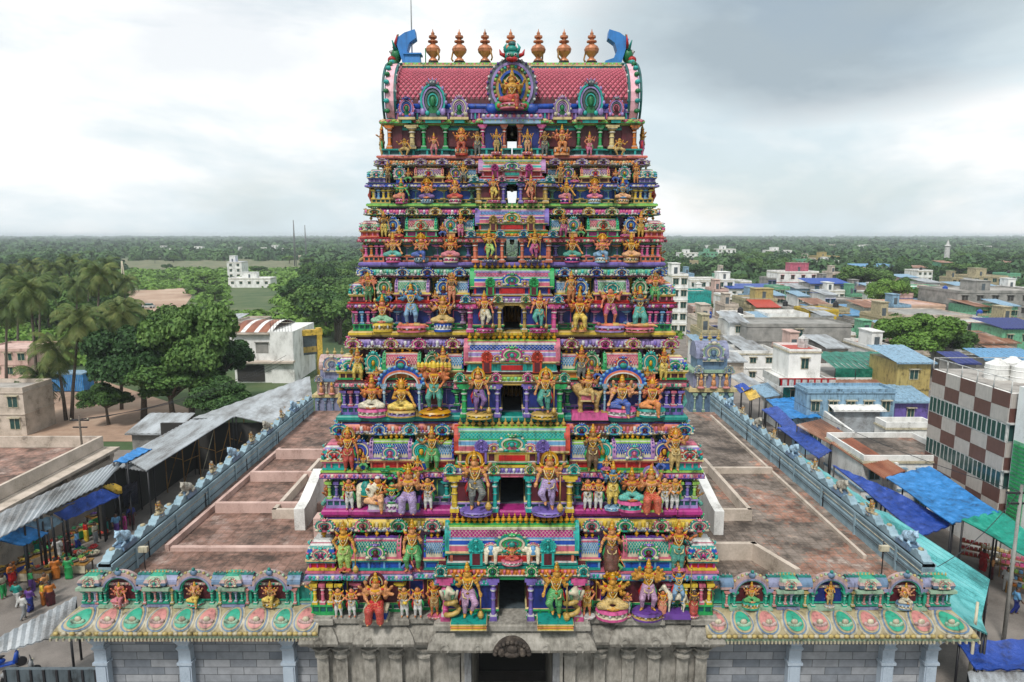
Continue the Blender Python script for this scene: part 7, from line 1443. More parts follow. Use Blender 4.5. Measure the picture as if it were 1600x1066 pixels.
b.add([(x0, y0-2.6, 6.0), (x0+10, y0-2.6, 6.0), (x0+10, y0-2.6, 7.0), (x0, y0-2.6, 7.1)], [(0, 1, 2, 3)], 'netgreen')
tag(b.build('shade_net'), 'dark green shade net stretched over poles on a white roof', 'shade net')
for lab, pxl, pxr, py, h, w_ in (('far cream house with a grey roof box among the trees', 1276, 1312, 397, 9, 'w_yel'), ('far long white building with a row of windows', 1199, 1238, 388, 10, 'whitewall'), ('far white house nearest the tower beyond the town', 1062, 1096, 392, 9, 'whitewall'), ('far pale green house between white ones', 1098, 1122, 391, 10, 'mint'), ('far white house with a tall stair tower', 1122, 1150, 386, 12, 'whitewall'), ('far beige house at the edge of the woodland', 1520, 1576, 428, 8, 'paleyel'), ('far tan house half sunk in trees', 1255, 1275, 400, 8, 'beige')):
    H_(lab, pxl, pxr, py+3, h, 12, w_, win=(4, 1.6, 1.4), extra=(.2, .5, 2.5, w_))
H_('far low hall with a pale blue metal roof', 1343, 1408, 416, 7, 16, 'beige', 'sky', kind='sheet', win=(4, 1.5, 1.3), par=.2)
for q in range(26):
    px = (1060+q*21) if q < 24 else 0; py = 377+rr.random()*9; px += rr.random()*10
    if px > 1595 or q >= 24: continue
    H_('tiny far house among woodland, %s counted outward from the tower on the town side' % ['1st', '2nd', '3rd'][q] if q < 3 else 'tiny far house, %dth outward from the tower along the town-side woodland' % (q+1), px, px+6+rr.random()*9, py, 9, 10, rr.choice(['whitewall', 'whitewall', 'beige', 'mint']), win=(2, 2, 1.6), name='far_house')
ORD = ['first', 'second', 'third', 'fourth', 'fifth', 'sixth', 'seventh', 'eighth', 'ninth', 'tenth', 'eleventh', 'twelfth', 'thirteenth', 'fourteenth']
rt = random.Random(21)
for ri, (py, n_, h0) in enumerate(((404, 10, 8), (414, 11, 8), (425, 12, 7.5), (437, 13, 7), (449, 13, 6.5), (462, 13, 6.5), (478, 12, 6), (496, 11, 5.6), (518, 10, 5.2), (545, 8, 4.8))):
    for q in range(n_):
        x0_ = 1065+ri*3; st_ = (1610-x0_)/n_; px = x0_+q*st_+rt.random()*st_*.3; w_ = st_*(.35+.4*rt.random())*(1 if ri > 2 else .7)
        wl, wn = rt.choice([('whitewall', 'white'), ('whitewall', 'white'), ('beige', 'beige'), ('concrete', 'grey'), ('paleyel', 'yellowish'), ('ltblue', 'pale blue'), ('mint', 'pale green'), ('pinkwall', 'pinkish'), ('whitewall', 'white')])
        if ri < 3 and rt.random() < .45: continue
        rf, rn, kd = rt.choice([('flatroof', 'flat', 'flat'), ('flatroof', 'flat', 'flat'), ('concrete', 'dark flat', 'flat'), ('rust', 'rusty sheet', 'sheet'), ('tin', 'grey sheet', 'sheet'), ('terrace', 'brown flat', 'flat'), ('ltblue', 'pale blue sheet', 'sheet')])
        H_('%s house with %s roof, %s from the tower in the %s row' % (wn, rn, ORD[q], ORD[ri]), px, px+w_, py+rt.randint(-4, 4), h0*(.8+.4*rt.random()), 7+4*rt.random(), wl, rf, kind=kd, par=.5 if kd == 'flat' else .2, win=(rt.choice([2, 3, 3]), 1.1, 1.1), extra=(.1, .5, 1.8+rt.random(), wl) if kd == 'flat' and rt.random() < .5 else None, tnk=rt.choice(['dark', None, None, 'blue']) if kd == 'flat' else None, wk=rt.choice(['ivory', 'blue', 'bronze', 'ivory']))
# field side
H_('white single-storey bungalow with a stair cabin standing alone in the scrub', 356, 422, 434, 4.4, 8, 'whitewall', 'whitewall', win=(5, 1.3, 1.2), extra=(.3, .65, 2.2, 'whitewall'), cat='bungalow')
H_('white two-storey house with a blue panel behind the bungalow', 354, 377, 409, 9, 9, 'whitewall', 'blue', win=(2, 1.4, 1.4), extra=(.1, .5, 3, 'whitewall'))
H_('low cream outbuilding beside the big dark tree', 318, 360, 503, 5.0, 9, 'whitewall', 'tin', kind='sheet', par=.2, win=(2, 1, 1))
H_('low grey-roofed outbuilding behind the red barrel roof', 362, 400, 502, 5.5, 9, 'beige', 'concrete', win=(2, 1, 1))
for q, (px, w_) in enumerate(((264, 16), (303, 12), (358, 10), (372, 14), (392, 9), (405, 12), (424, 10), (440, 14), (250, 8), (318, 9))):
    H_('tiny far white house beyond the scrub, %s' % ('wider one over the palms', 'one over the bare earth', 'one above the two-storey house', 'one right of the two-storey house', 'small one before the mast', 'one near the mast foot', 'one touching the mast', 'one past the mast', 'narrowest one', 'lone one in mid woodland')[q], px, px+w_, 380+(q*5) % 9+(8 if q == 0 else 0), 8, 9, 'whitewall', win=(2, 1.6, 1.4), name='far_house')
b = MB(); x0, y0 = P(466, 400, 4); b.box(0, 24, 0, 6, 3.2, 4.6, 'beige')
for q in range(7): b.box(q*3.8, q*3.8+.6, 1, 5, 0, 3.2, 'beige')
tag(b.build('road_bridge', None, (x0, y0, 0)), 'low grey road bridge on short piers far across the scrub', 'bridge')
# white house with a red barrel roof
x0, y0 = P(368, 598, 0); x1 = P(462, 598, 0)[0]; wd = x1-x0; hb = Q(400, 526, y0)[1]+.4; t = thing('barrel_roofed_house', 'weathered white two-storey house with a red and white barrel roof', 'house', (x0, y0, 0))
b = MB(); b.box(0, wd*.62, 0, 12, 0, hb, 'whitewall'); b.box(wd*.62, wd, -.4, 11, 0, hb+.4, 'whitewall'); b.box(-.2, wd+.1, -1.2, 0, hb*.42, hb*.46, 'beige'); b.box(-.2, wd*.62, -.7, 12, hb, hb+.25, 'beige'); b.build('wall', t)
b = MB(); n = 10
for q in range(9):
    xa, xb = q*wd*.66/9, (q+1)*wd*.66/9
    V = [(x, y_, hb+.25+math.sin(math.pi*(.12+.76*j/n))*1.8-.6) for x in (xa, xb) for j in range(n+1) for y_ in (12*j/n-.4,)]; b.add(V, [(j, n+1+j, n+2+j, j+1) for j in range(n)], 'whitewall' if q % 3 == 2 else 'rustred')
V = []
b.build('roof', t)
for x in (1.2, 4.4): window(t, x, 0, hb*.72, 1.9, 1.6, fr='concrete', glass='concrete')
b = MB(); b.box(.4, 4.6, -.12, .0, .2, hb*.36, 'void'); b.build('shop_front', t)
b = MB()
for q in range(8): b.tube([(q*.45, 0, 0), (q*.45, 0, 2)], .03, 'dark', 4)
b.tube([(0, 0, 2), (3.2, 0, 2)], .03, 'dark', 4); b.tube([(0, 0, 1), (3.2, 0, 1)], .03, 'dark', 4); b.build('roof_rail', t, (wd*.64, -.3, hb+.4))
x0, y0 = P(478, 588, 0); t = thing('gateway_arch', 'yellow framed gateway with a dark hoarding beside the white house', 'gateway', (x0, y0, 0), R(35)); zt_ = Q(480, 514, y0)[1]
b = MB(); b.box(-2.8, -2.0, -.4, .4, 0, zt_, 'tarpyellow'); b.box(2.0, 2.8, -.4, .4, 0, zt_, 'tarpyellow'); b.box(-2.9, 2.9, -.45, .45, zt_-1.1, zt_-.2, 'tarpyellow'); b.build('frame', t)
b = MB(); b.box(-2, 2, -.15, .15, zt_*.45, zt_-1.1, 'slate'); b.box(-1.9, 1.9, -.2, -.15, zt_*.5, zt_*.62, 'ochre'); b.build('hoarding', t)
# beige building on the market
BX, BY0, BY1, BH = -34.5, 33.5, 56.8, 5.2
t = thing('market_building', 'stained beige flat-roofed building with an open gallery facing the market', 'building', (BX, BY0, 0)); Lb = BY1-BY0
b = MB(); b.box(-18, -.5, 0, Lb, 0, BH-.7, 'beige'); b.box(-.5, 0, 0, Lb, 0, 2.6, 'beige'); b.box(-.25, 0, 0, Lb, 2.6, 3.6, 'beige'); b.build('wall', t)
b = MB(); b.box(-18, .5, -.3, Lb+.3, BH-1.0, BH-.75, 'beige'); b.box(-17.6, -1.0, .3, Lb-.3, BH-.75, BH-.66, 'terrace_red')
for a in ((-18, -.7, 0, .25), (-18, -.7, Lb-.25, Lb), (-.95, -.7, .25, Lb-.25)): b.box(*a, BH-.66, BH+.3, 'beige')
b.build('roof', t)
for q in range(5): b = MB(); b.box(-.22, .12, -.3, .3, 3.6, BH-1.0, 'beige'); b.build('pillar', t, (0, .3+q*(Lb-.6)/4, 0))
H_('second beige flat-roofed building behind the market building', -100, 34, 606, 5.6, 5, 'beige', 'flatroof', par=.5, win=(4, 1.2, 1.3), cat='building')
H_('low pink-roofed shop row across the plaza', -40, 42, 545, 4.8, 8, 'pinkwall', 'pinkwall', par=.3, win=(4, 1.2, 1.2))
H_('low grey lean-to behind the metal shed roof', 205, 268, 674, 3.6, 4, 'concrete', 'tin', kind='sheet', par=.2)
x0, y0 = P(80, 613, 0); b = MB(); wd = P(131, 613, 0)[0]-x0; b.box(0, wd, 0, 2.6, .15, 2.7, 'tarpsky'); 
for q in range(18): b.box(q*wd/18, q*wd/18+.1, -.05, 0, .3, 2.6, 'sky')
b.box(-.05, wd+.05, -.06, 2.65, 2.6, 2.78, 'ltblue'); tag(b.build('container', None, (x0, y0, 0)), 'light blue ribbed metal container on the plaza under the palms', 'container')
# metal roofs
def roof_sheet(name, lab, pts, k, th=.06, corr=True, cat='metal roof', posts=True, grp=None, sag=0, dirn=0, sub=None, postk='dark'):
    W3 = [(a if isinstance(a, tuple) else (*P(a, b_, h), h)) for a, b_, h in pts]
    t = thing(name, lab, cat, (W3[0][0], W3[0][1], 0), 0, grp); o_ = Vector((W3[0][0], W3[0][1], 0)); V = [Vector(p)-o_ for p in W3]
    b = MB(); n = 22 if corr else 12; a, c, d, e = V    # a-c top edge, e-d bottom edge
    vs = []
    for i in range(n+1):
        for j in range(7):
            p = a.lerp(c, i/n).lerp(e.lerp(d, i/n), j/6); z = (.07*(i % 2) if corr else -sag*math.sin(math.pi*j/6)*math.sin(math.pi*i/n)+.05*math.sin(i*2.1+j)); vs.append((p.x, p.y, p.z+z))
    b.add(vs, [(i*7+j, (i+1)*7+j, (i+1)*7+j+1, i*7+j+1) for i in range(n) for j in range(6)], k, not corr)
    o2 = len(b.v)//1; b.add([(x, y, z-th) for x, y, z in vs], [(i*7+j, i*7+j+1, (i+1)*7+j+1, (i+1)*7+j) for i in range(n) for j in range(6)], k, not corr)
    b.build('sheet', t)
    if posts:
        for p in V:
            q = MB(); ctr = sum(V, Vector())/4; pp = p.lerp(ctr, .04); q.tube([(0, 0, 0), (0, 0, pp.z-.05)], .06, postk, 6); q.build('post', t, (pp.x, pp.y, 0))
    return t
rs = roof_sheet
rs('shed_roof', 'long grey corrugated shed roof running beside the compound wall, far half', [(300, 654, 5.6), (484, 588, 5.6), (488, 622, 4.9), (366, 652, 5.4)], 'tin')
rs('shed_roof', 'grey corrugated roof filling the strip between the big trees and the compound wall', [(236, 690, 4.6), (300, 655, 5.4), (228, 737, 4.6), (170, 728, 4.4)], 'tin', posts=False)
rs('shed_roof', 'grey corrugated shed roof sloping to the dark open shed', [(366, 650, 5.5), (455, 620, 5.2), (470, 634, 4.9), (428, 664, 4.9)], 'tin')
rs('shed_roof', 'narrow grey corrugated roof above the dark open shed', [(300, 655, 5.4), (366, 650, 5.6), (228, 736, 4.8), (196, 718, 5.0)], 'tin')
rs('shed_roof', 'patched grey corrugated roof against the market building', [(96, 759, 5.0), (198, 715, 5.1), (160, 757, 4.3), (62, 806, 4.2)], 'tin')
rs('shed_roof', 'dull grey corrugated roof end at the edge of the picture', [(-90, 842, 4.9), (95, 760, 5.0), (60, 808, 4.2), (-90, 890, 4.1)], 'tin')
rs('shed_roof', 'brown cloth awning between the corrugated roof and the deep blue tarpaulin', [(60, 800, 4.3), (150, 756, 4.3), (160, 764, 4.0), (78, 804, 3.9)], 'bark', corr=False, cat='awning')
rs('shed_roof', 'light blue sheet between grey roofs by the market building', [(176, 722, 5.3), (214, 700, 5.3), (238, 701, 5.2), (198, 722, 5.1)], 'tarpsky', corr=False)
rs('tarpaulin', 'long deep blue tarpaulin over the vegetable stalls', [(78, 800, 4.0), (158, 764, 4.1), (188, 774, 3.2), (104, 812, 3.0)], 'tarpblue', corr=False, cat='tarpaulin', sag=.25)
rs('tarpaulin', 'bright blue tarpaulin lowest on the market street', [(-20, 842, 3.6), (38, 822, 3.7), (76, 832, 2.9), (38, 852, 2.8)], 'tarpsky', corr=False, cat='tarpaulin', sag=.2)
rs('tarpaulin', 'pale printed sheet between the two blue market tarpaulins', [(36, 820, 3.9), (80, 806, 4.0), (99, 814, 3.1), (74, 828, 3.0)], 'ltblue', corr=False, cat='tarpaulin', sag=.1)
rs('tarpaulin', 'small yellow tarpaulin at the far end of the stalls', [(158, 760, 4.0), (176, 755, 4.0), (203, 766, 3.2), (186, 771, 3.1)], 'tarpyellow', corr=False, cat='tarpaulin', sag=.1)
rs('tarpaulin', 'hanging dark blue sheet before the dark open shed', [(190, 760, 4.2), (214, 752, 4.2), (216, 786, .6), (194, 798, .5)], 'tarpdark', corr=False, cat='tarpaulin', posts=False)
b = MB(); x0, y0 = P(262, 770, 0)
for q in range(9):
    x, y = x0+q*.9, y0+q*1.3; b.tube([(x, y, 0), (x, y, 5.2)], .05, 'bronze', 5)
    if q: b.tube([(x-.9, y-1.3, 2.4+(q % 2)), (x, y, 2.6)], .04, 'bronze', 5); b.tube([(x-.9, y-1.3, .4), (x, y, 4.6)], .035, 'ivory' if q == 3 else 'bronze', 5)
tag(b.build('scaffolding'), 'wooden pole scaffolding along the dark open side of the shed', 'scaffolding')
b = MB(); xa, ya = P(300, 700, 0); b.box(-34, -19.2, 64, 64.3, 0, 4.6, 'void'); b.box(-31.2, -31.0, 49, 64, 0, 4.3, 'void'); tag(b.build('shed_shade_panels'), 'dark panels added inside the open shed to deepen its shade', 'wall')  # near-black panels added to deepen the shade under the shed roofs
rs('lean_to_roof', 'pale corrugated lean-to roof at the street corner of the lotus-petal gallery', [(-30, 1012, 3.4), (120, 932, 3.6), (112, 988, 2.9), (-30, 1030, 2.8)], 'tin')
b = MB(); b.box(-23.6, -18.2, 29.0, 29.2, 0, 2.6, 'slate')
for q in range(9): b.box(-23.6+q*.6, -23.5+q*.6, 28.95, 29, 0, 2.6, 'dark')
tag(b.build('sheet_wall'), 'dark sheet-metal wall under the pale lean-to roof', 'wall')
# town side
def wsheet(name, lab, W3, k, corr=True, sag=0, cat='metal roof', grp=None, posts=True): return rs(name, lab, [(p, 0, 0) for p in W3], k, corr=corr, sag=sag, cat=cat, grp=grp, posts=posts)
_P = P
wsheet('lean_to_roof', 'long turquoise corrugated lean-to roof along the outer side of the compound wall, far half', [(18.6, 59, 6.1), (18.6, 43, 6.2), (24.6, 44, 4.4), (23.6, 59, 4.6)], 'tealsheet')
wsheet('lean_to_roof', 'long turquoise corrugated lean-to roof coming to a point near the street, near half', [(18.6, 42.9, 6.25), (18.6, 28.6, 6.1), (22.5, 29.8, 3.9), (24.9, 42.9, 4.4)], 'tealsheet')
wsheet('lean_to_roof', 'turquoise corrugated corner flap jutting over the street', [(24.9, 42.9, 4.38), (22.5, 29.8, 3.88), (23.3, 31.4, 3.7), (26.2, 35.0, 3.9)], 'tealsheet')
TP = 'blue tarpaulins of the town-side bazaar'
for lab, pts, k in (('deep blue tarpaulin, largest, between the turquoise roof and the light blue one', [(1300, 726, 4.2), (1386, 762, 4.3), (1494, 818, 4.0), (1440, 838, 3.6)], 'tarpblue'), ('light blue tarpaulin in front of the checkered building', [(1384, 746, 4.8), (1452, 728, 5.0), (1562, 800, 4.8), (1488, 818, 4.4)], 'tarpsky'), ('green tarpaulin below the checkered building at the picture edge', [(1502, 812, 4.6), (1562, 797, 4.8), (1640, 858, 4.4), (1624, 880, 4.0)], 'tarpgreen'), ('deep blue tarpaulin at the bottom corner over the street', [(1496, 1004, 3.0), (1640, 996, 3.2), (1640, 1046, 2.8), (1526, 1046, 2.6)], 'tarpblue'), ('deep blue tarpaulin in the far part of the bazaar lane', [(1190, 640, 4.2), (1214, 634, 4.4), (1262, 680, 4.2), (1244, 684, 3.8)], 'tarpblue'), ('deep blue tarpaulin next to the striped rusty roof', [(1214, 668, 4.2), (1244, 664, 4.4), (1300, 704, 4.2), (1280, 716, 3.8)], 'tarpblue'), ('light blue tarpaulin below the blue house', [(1197, 624, 4.5), (1246, 620, 4.6), (1284, 652, 4.4), (1228, 654, 4.1)], 'tarpsky'), ('small yellow and blue awning beside the shrine tower', [(1158, 606, 4.4), (1176, 602, 4.6), (1188, 620, 4.4), (1172, 626, 4.0)], 'tarpyellow'), ('small deep blue awning beside the yellow one', [(1146, 604, 4.6), (1160, 598, 4.8), (1174, 606, 4.6), (1158, 614, 4.2)], 'tarpblue')):
    rs('tarpaulin', lab, pts, k, corr=False, cat='tarpaulin', sag=.3)
for lab, pts, k in (('striped white and rusty corrugated roof in the bazaar lane', [(1244, 664, 4.8), (1284, 655, 5.0), (1330, 682, 4.8), (1298, 694, 4.5)], 'rust'), ('red rusty corrugated roof between the blue tarpaulins and the brown flat roof', [(1298, 692, 4.7), (1332, 684, 4.9), (1416, 736, 4.8), (1382, 748, 4.4)], 'rustred'), ('small grey sheet roof beside the compound wall end', [(1140, 588, 4.6), (1160, 582, 4.8), (1200, 606, 4.6), (1176, 612, 4.2)], 'tin'), ('pale sheet roof between the awning and the light blue tarpaulin', [(1172, 604, 4.6), (1200, 598, 4.8), (1220, 618, 4.6), (1196, 622, 4.2)], 'ltblue'), ('grey corrugated roof under the bottom corner tarpaulin', [(1512, 1050, 2.4), (1640, 1050, 2.5), (1640, 1080, 2.2), (1520, 1085, 2.2)], 'tin')):
    rs('metal_roof', lab, pts, k)
b = MB(); a, c = P(1284, 640, 4.6), P(1402, 726, 4.6); b.obox(a, c, .25, 0, 4.7, 'whitewall')
d_ = (Vector(c)-Vector(a)); n_ = Vector((-d_.y, d_.x)).normalized(); n_ = n_ if n_.y < 0 else -n_
for q in range(7): p = Vector(a)+d_*(.3+.1*q)+n_*.0; b.obox(p-d_*.02, p+d_*.02, .30, 3.3, 4.1, 'blue')
tag(b.build('white_wall'), 'long white wall with small blue openings along the bazaar lane', 'wall')
# checkered building
t = thing('checkered_building', 'modern building with brown and beige checkered panels and window strips', 'office building', (33.7, 45.0, 0)); Lc = 8.6; Hc = 12.0
b = MB(); b.box(0, 11, 0, Lc, 0, Hc, 'whitewall'); b.build('wall', t)
MK['cbrown'] = lambda: paint('brown_panel', (.12, .055, .045), .4, .15); MK['cbeige'] = lambda: paint('beige_panel', (.42, .38, .35), .4, .12)
rows = [(10.95, 12.0), (9.9, 10.95), None, (7.5, 8.55), (6.45, 7.5), None, (4.2, 5.25), (3.1, 4.2)]; b = MB()
for r_, rw in enumerate(rows):
    if not rw: continue
    for q in range(5): b.box(-.06, .0, q*Lc/5+.01, (q+1)*Lc/5-.01, rw[0]+.01, rw[1]-.01, ('cbrown', 'cbeige')[(q+r_+(r_ > 2)+(r_ > 5)) % 2])
    for q in range(6): b.box(q*11/6+.01, (q+1)*11/6-.01, -.06, .0, rw[0]+.01, rw[1]-.01, ('cbrown', 'cbeige')[(q+r_+(r_ > 2)+(r_ > 5)+1) % 2])
b.build('checkered_cladding', t)
for zc in (9.22, 5.85):
    for q in range(9): window(t, 0, (q+.5)*Lc/9, zc, Lc/9-.02, 1.25, ax='nx', fr='white')
    for q in range(10): window(t, 11*(q+.5)/10, 0, zc, 1.05, 1.25, fr='white')
b = MB(); b.box(.2, 10.8, .2, Lc-.2, Hc, Hc+.05, 'flatroof'); b.tube([(0, 0, Hc+.9), (0, Lc, Hc+.9), (11, Lc, Hc+.9)], .04, 'white', 5)
for q in range(6): b.tube([(0, q*Lc/5, Hc), (0, q*Lc/5, Hc+.9)], .04, 'white', 5)
b.build('roof', t)
for q, (x, y) in enumerate(((2.2, 4.6), (3.9, 5.4), (3.4, 3.6))): tank(0, 0, 0, 'whitewall', r=.8).build('water_tank', t, (x, y, Hc+.05))
t = thing('white_building', 'white building with green louvres at the picture edge beside the checkered one', 'building', (33.9, 34, 0)); b = MB(); b.box(0, 12, 0, 10.6, 0, 12.6, 'whitewall'); b.build('wall', t)
b = MB()
for q in range(19): b.box(-.12, 0, 9.2, 10.4, 3.5+q*.28, 3.62+q*.28, 'green')
b.box(-.05, 0, 9.1, 10.5, 3.4, 8.9, 'mint'); b.build('louvre', t)
b = MB(); b.box(-.12, 0, -1.4, 1.4, 0, 3.2, 'ivory'); b.box(-.14, -.12, -1.2, 1.2, .2, 3.0, 'w_rose'); b.ball((-.14, 0, 1.7), (.03, .6, .9), 'peach', 10, 6); b.ball((-.15, 0, .7), (.03, .9, .4), 'aqua', 8, 5); b.build('painted_panel', t, (0, 4.9, 4.4))
# poles and wires
def pole(x, y, h, lab, name='utility_pole', cat='utility pole', arms=True, k='concrete', r=.11, grp=None):
    t = thing(name, lab, cat, (x, y, 0), 0, grp); b = MB(); b.tube([(0, 0, 0), (0, 0, h)], [r, r*.7], k, 8); b.build('post', t)
    if arms: b = MB(); b.box(-.8, .8, -.05, .05, h-.5, h-.4, 'dark'); b.box(-.6, .6, -.05, .05, h-1.1, h-1.0, 'dark'); [b.ball((x_, 0, h-.32), .07, 'ivory', 6, 4) for x_ in (-.7, 0, .7)]; b.build('crossarm', t)
    return t
x, y = P(1568, 1003, 0); pole(x, y, 9.2, 'grey utility pole standing in the bazaar street in front of the green tarpaulin')
pole(22.0, 30.0, 5.4, 'white street lamp pole at the point of the turquoise roof', 'street_lamp', 'street lamp', False, 'ivory', .09)
x, y = P(112, 722, 3.5); pole(x+1.0, y, 7.6, 'weathered pole with crossarms rising above the grey market roofs', k='bark')
for px, py0, py1, Y, lab in ((458, 372, 344, 520, 'tall thin lattice mast far off above the woodland'), (190, 446, 408, 262, 'grey concrete pylon by the bare earth'), (476, 372, 352, 620, 'second thinner mast beyond the far white houses')):
    x, z1 = Q(px, py1, Y); b = MB()
    for a in range(3): b.tube([(.9*math.cos(a*2.1), .9*math.sin(a*2.1), 0), (.12*math.cos(a*2.1), .12*math.sin(a*2.1), z1)], .22 if Y < 300 else .25, 'ivory' if Y < 300 else 'grey', 4)
    for q in range(10): zz = z1*q/10; r_ = .9-.78*q/10; b.tube([(r_, 0, zz), (-.5*r_, .87*r_, zz+1), (-.5*r_, -.87*r_, zz+2)], .08, 'grey', 4)
    tag(b.build('mast', None, (x, Y, 0)), lab, 'mast')
x, z1 = Q(1482, 375, 420); b = MB(); b.lathe((0, 0, 0), [(1.8, 0), (1.5, z1*.5), (1.4, z1*.8), (1.9, z1*.82), (1.0, z1*.86), (.2, z1)], 'white', 10); tag(b.build('minaret', None, (x, 420, 0)), 'slim white minaret rising from the woodland beyond the town', 'minaret')
def wire(a, c, sag, lab, grp='overhead wires', r=.02):
    b = MB(); a, c = Vector(a), Vector(c); b.tube([a.lerp(c, q/12)-Vector((0, 0, sag*4*(q/12)*(1-q/12))) for q in range(13)], r, 'dark', 4); tag(b.build('overhead_wire'), lab, 'wire', grp)
xp, yp = P(112, 722, 3.5)
for q in range(3): wire((xp+.4+q*.6, yp, 7.2), (P(440, 590, 6)[0], P(440, 590, 6)[1]+q, 7.5+q*.4), 1.0, '%s of three overhead wires running from the market pole past the big trees' % ('lowest', 'middle', 'highest')[q], r=.025)
wire((27.7, 35.6, 8.7), (18.6, 28, 8.2), .5, 'short sagging wire from the bazaar pole to the compound wall'); wire((27.7, 35.6, 8.7), (26, 75, 8), 1.2, 'long overhead wire running up the bazaar lane')
# ---------------- market stalls and people ----------------
HEAP = ['tarpyellow', 'green', 'orange', 'red', 'lime', 'leafg', 'purple', 'peach', 'w_yel']
def stall(x, y, rz, lab, hk):
    t = thing('market_stall', lab, 'market stall', (x, y, .004), rz, 'vegetable stalls of the market street')
    b = MB(); b.box(-1.0, 1.0, -.55, .55, .62, .70, 'bronze'); b.box(-1.02, 1.02, -.58, -.54, .15, .66, rr.choice(['tarpblue', 'ivory', 'green'])); b.build('table', t)
    for sx_ in (-.9, .9):
        for sy_ in (-.45, .45): b = MB(); b.box(-.04, .04, -.04, .04, 0, .62, 'bark'); b.build('leg', t, (sx_, sy_, 0))
    for q in range(3):
        b = MB(); b.lathe((0, 0, 0), [(.22, 0), (.30, .12), (.28, .14)], 'bark', 10)
        for u in range(16): a = rr.random()*6.28; d = rr.random()*.2; b.ball((d*math.cos(a), d*math.sin(a), .16+.10*rr.random()*(1-d*3)), .07, hk[q % len(hk)], 5, 4)
        b.build('produce_basket', t, (-.62+q*.62, 0, .70))
hl_ = [('yellow and orange fruit', ('tarpyellow', 'orange')), ('green vegetables', ('green', 'lime')), ('red and green produce', ('red', 'leafg')), ('dark leafy bundles', ('leafg', 'green')), ('purple and yellow produce', ('purple', 'paleyel')), ('mixed orange and lime fruit', ('orange', 'lime')), ('flower garlands in yellow and red', ('tarpyellow', 'red')), ('peach and green produce', ('peach', 'green'))]
for q, (px, py) in enumerate(((20, 900), (60, 880), (95, 858), (130, 838), (160, 815), (185, 800), (62, 905), (118, 893))):
    x, y = P(px, py, 0); stall(x, y, R(60) if q < 6 else 0, 'market stall with %s, %s' % (hl_[q][0], 'under the tarpaulins' if q < 6 else 'set out on the open street'), hl_[q][1])
BK = [('red', 'tomatoes', 'red'), ('green', 'greens', 'leafg'), ('yellow', 'fruit', 'tarpyellow'), ('orange', 'fruit', 'orange'), ('white', 'garlic', 'ivory'), ('purple', 'onions', 'crimson'), ('pale green', 'gourds', 'lime')]
for q in range(21):
    px, py = (rr.uniform(40, 175), 0); py = 905-(px-40)*.52+rr.uniform(-14, 26); x, y = P(px, py, 0); cn, wt, kk = BK[q % 7]
    t = thing('produce_basket', 'round basket of %s %s on the ground, %s along the market street' % (cn, wt, ('nearest', 'halfway', 'farthest')[q//7]), 'basket', (x, y, .004), 0, 'baskets on the market street')
    b = MB(); b.lathe((0, 0, 0), [(.26, 0), (.40, .22), (.37, .24)], 'bark', 12); b.build('basket', t); b = MB()
    for u in range(26): a = rr.random()*6.28; dd = rr.random()**.5*.32; b.ball((dd*math.cos(a), dd*math.sin(a), .24+.14*(1-dd*2)*rr.random()), .075, kk, 6, 4)
    b.build('produce', t)
PW = dict(white='white', sky='light blue', purple='purple', teal='teal', crimson='dark red', yellow='yellow', green='green', hot='magenta', orange='orange', navy='navy', ivory='off-white', maroon='maroon', grey='grey', tan='tan')
def person(px, py, top, leg, woman, pose, where, rz, n=0):
    x, y = P(px, py, 0); H = (1.56 if woman else 1.68)*(.97+.05*rr.random())
    t = statue((x, y, .004), H, pose=pose, aL='walkf' if pose == 'walk' else 'hold', aR='walk' if pose == 'walk' else 'down', cloth='skirt' if woman else 'trouser', fem=woman, skin='pskin', cl=leg, crown='hair' if woman else 'short', rz=rz, live=True, res=.022, name='person', cat='person',
        label='%s in %s %s %s' % ('woman' if woman else 'man', PW[top]+(' top and' if top != leg else ''), (PW[leg]+(' skirt' if woman else ' trousers')) if top != leg else ('sari' if woman else 'clothes'), where))
    key = ('shirt', pose, woman)
    if key not in FIG:
        j = joints(pose); aL, aR = ('walkf', 'walk') if pose == 'walk' else ('hold', 'down'); pr_ = [E((0, 0, .775), (.135, .09, .09)), E((0, 0, .67), (.11, .083, .10)), E((0, .005, .58), (.115, .09, .06))]
        for s_, k_ in ((-1, aL), (1, aR)): sh, el, ha = arm_pts(j, s_, k_); pr_.append(C(sh, el, .05, .042))
        FIG[key] = field_mesh('shirt', pr_, .022, .014)
    o = meshobj('sari_drape' if woman else 'shirt', FIG[key], t, top); o.scale = (H,)*3
    return t
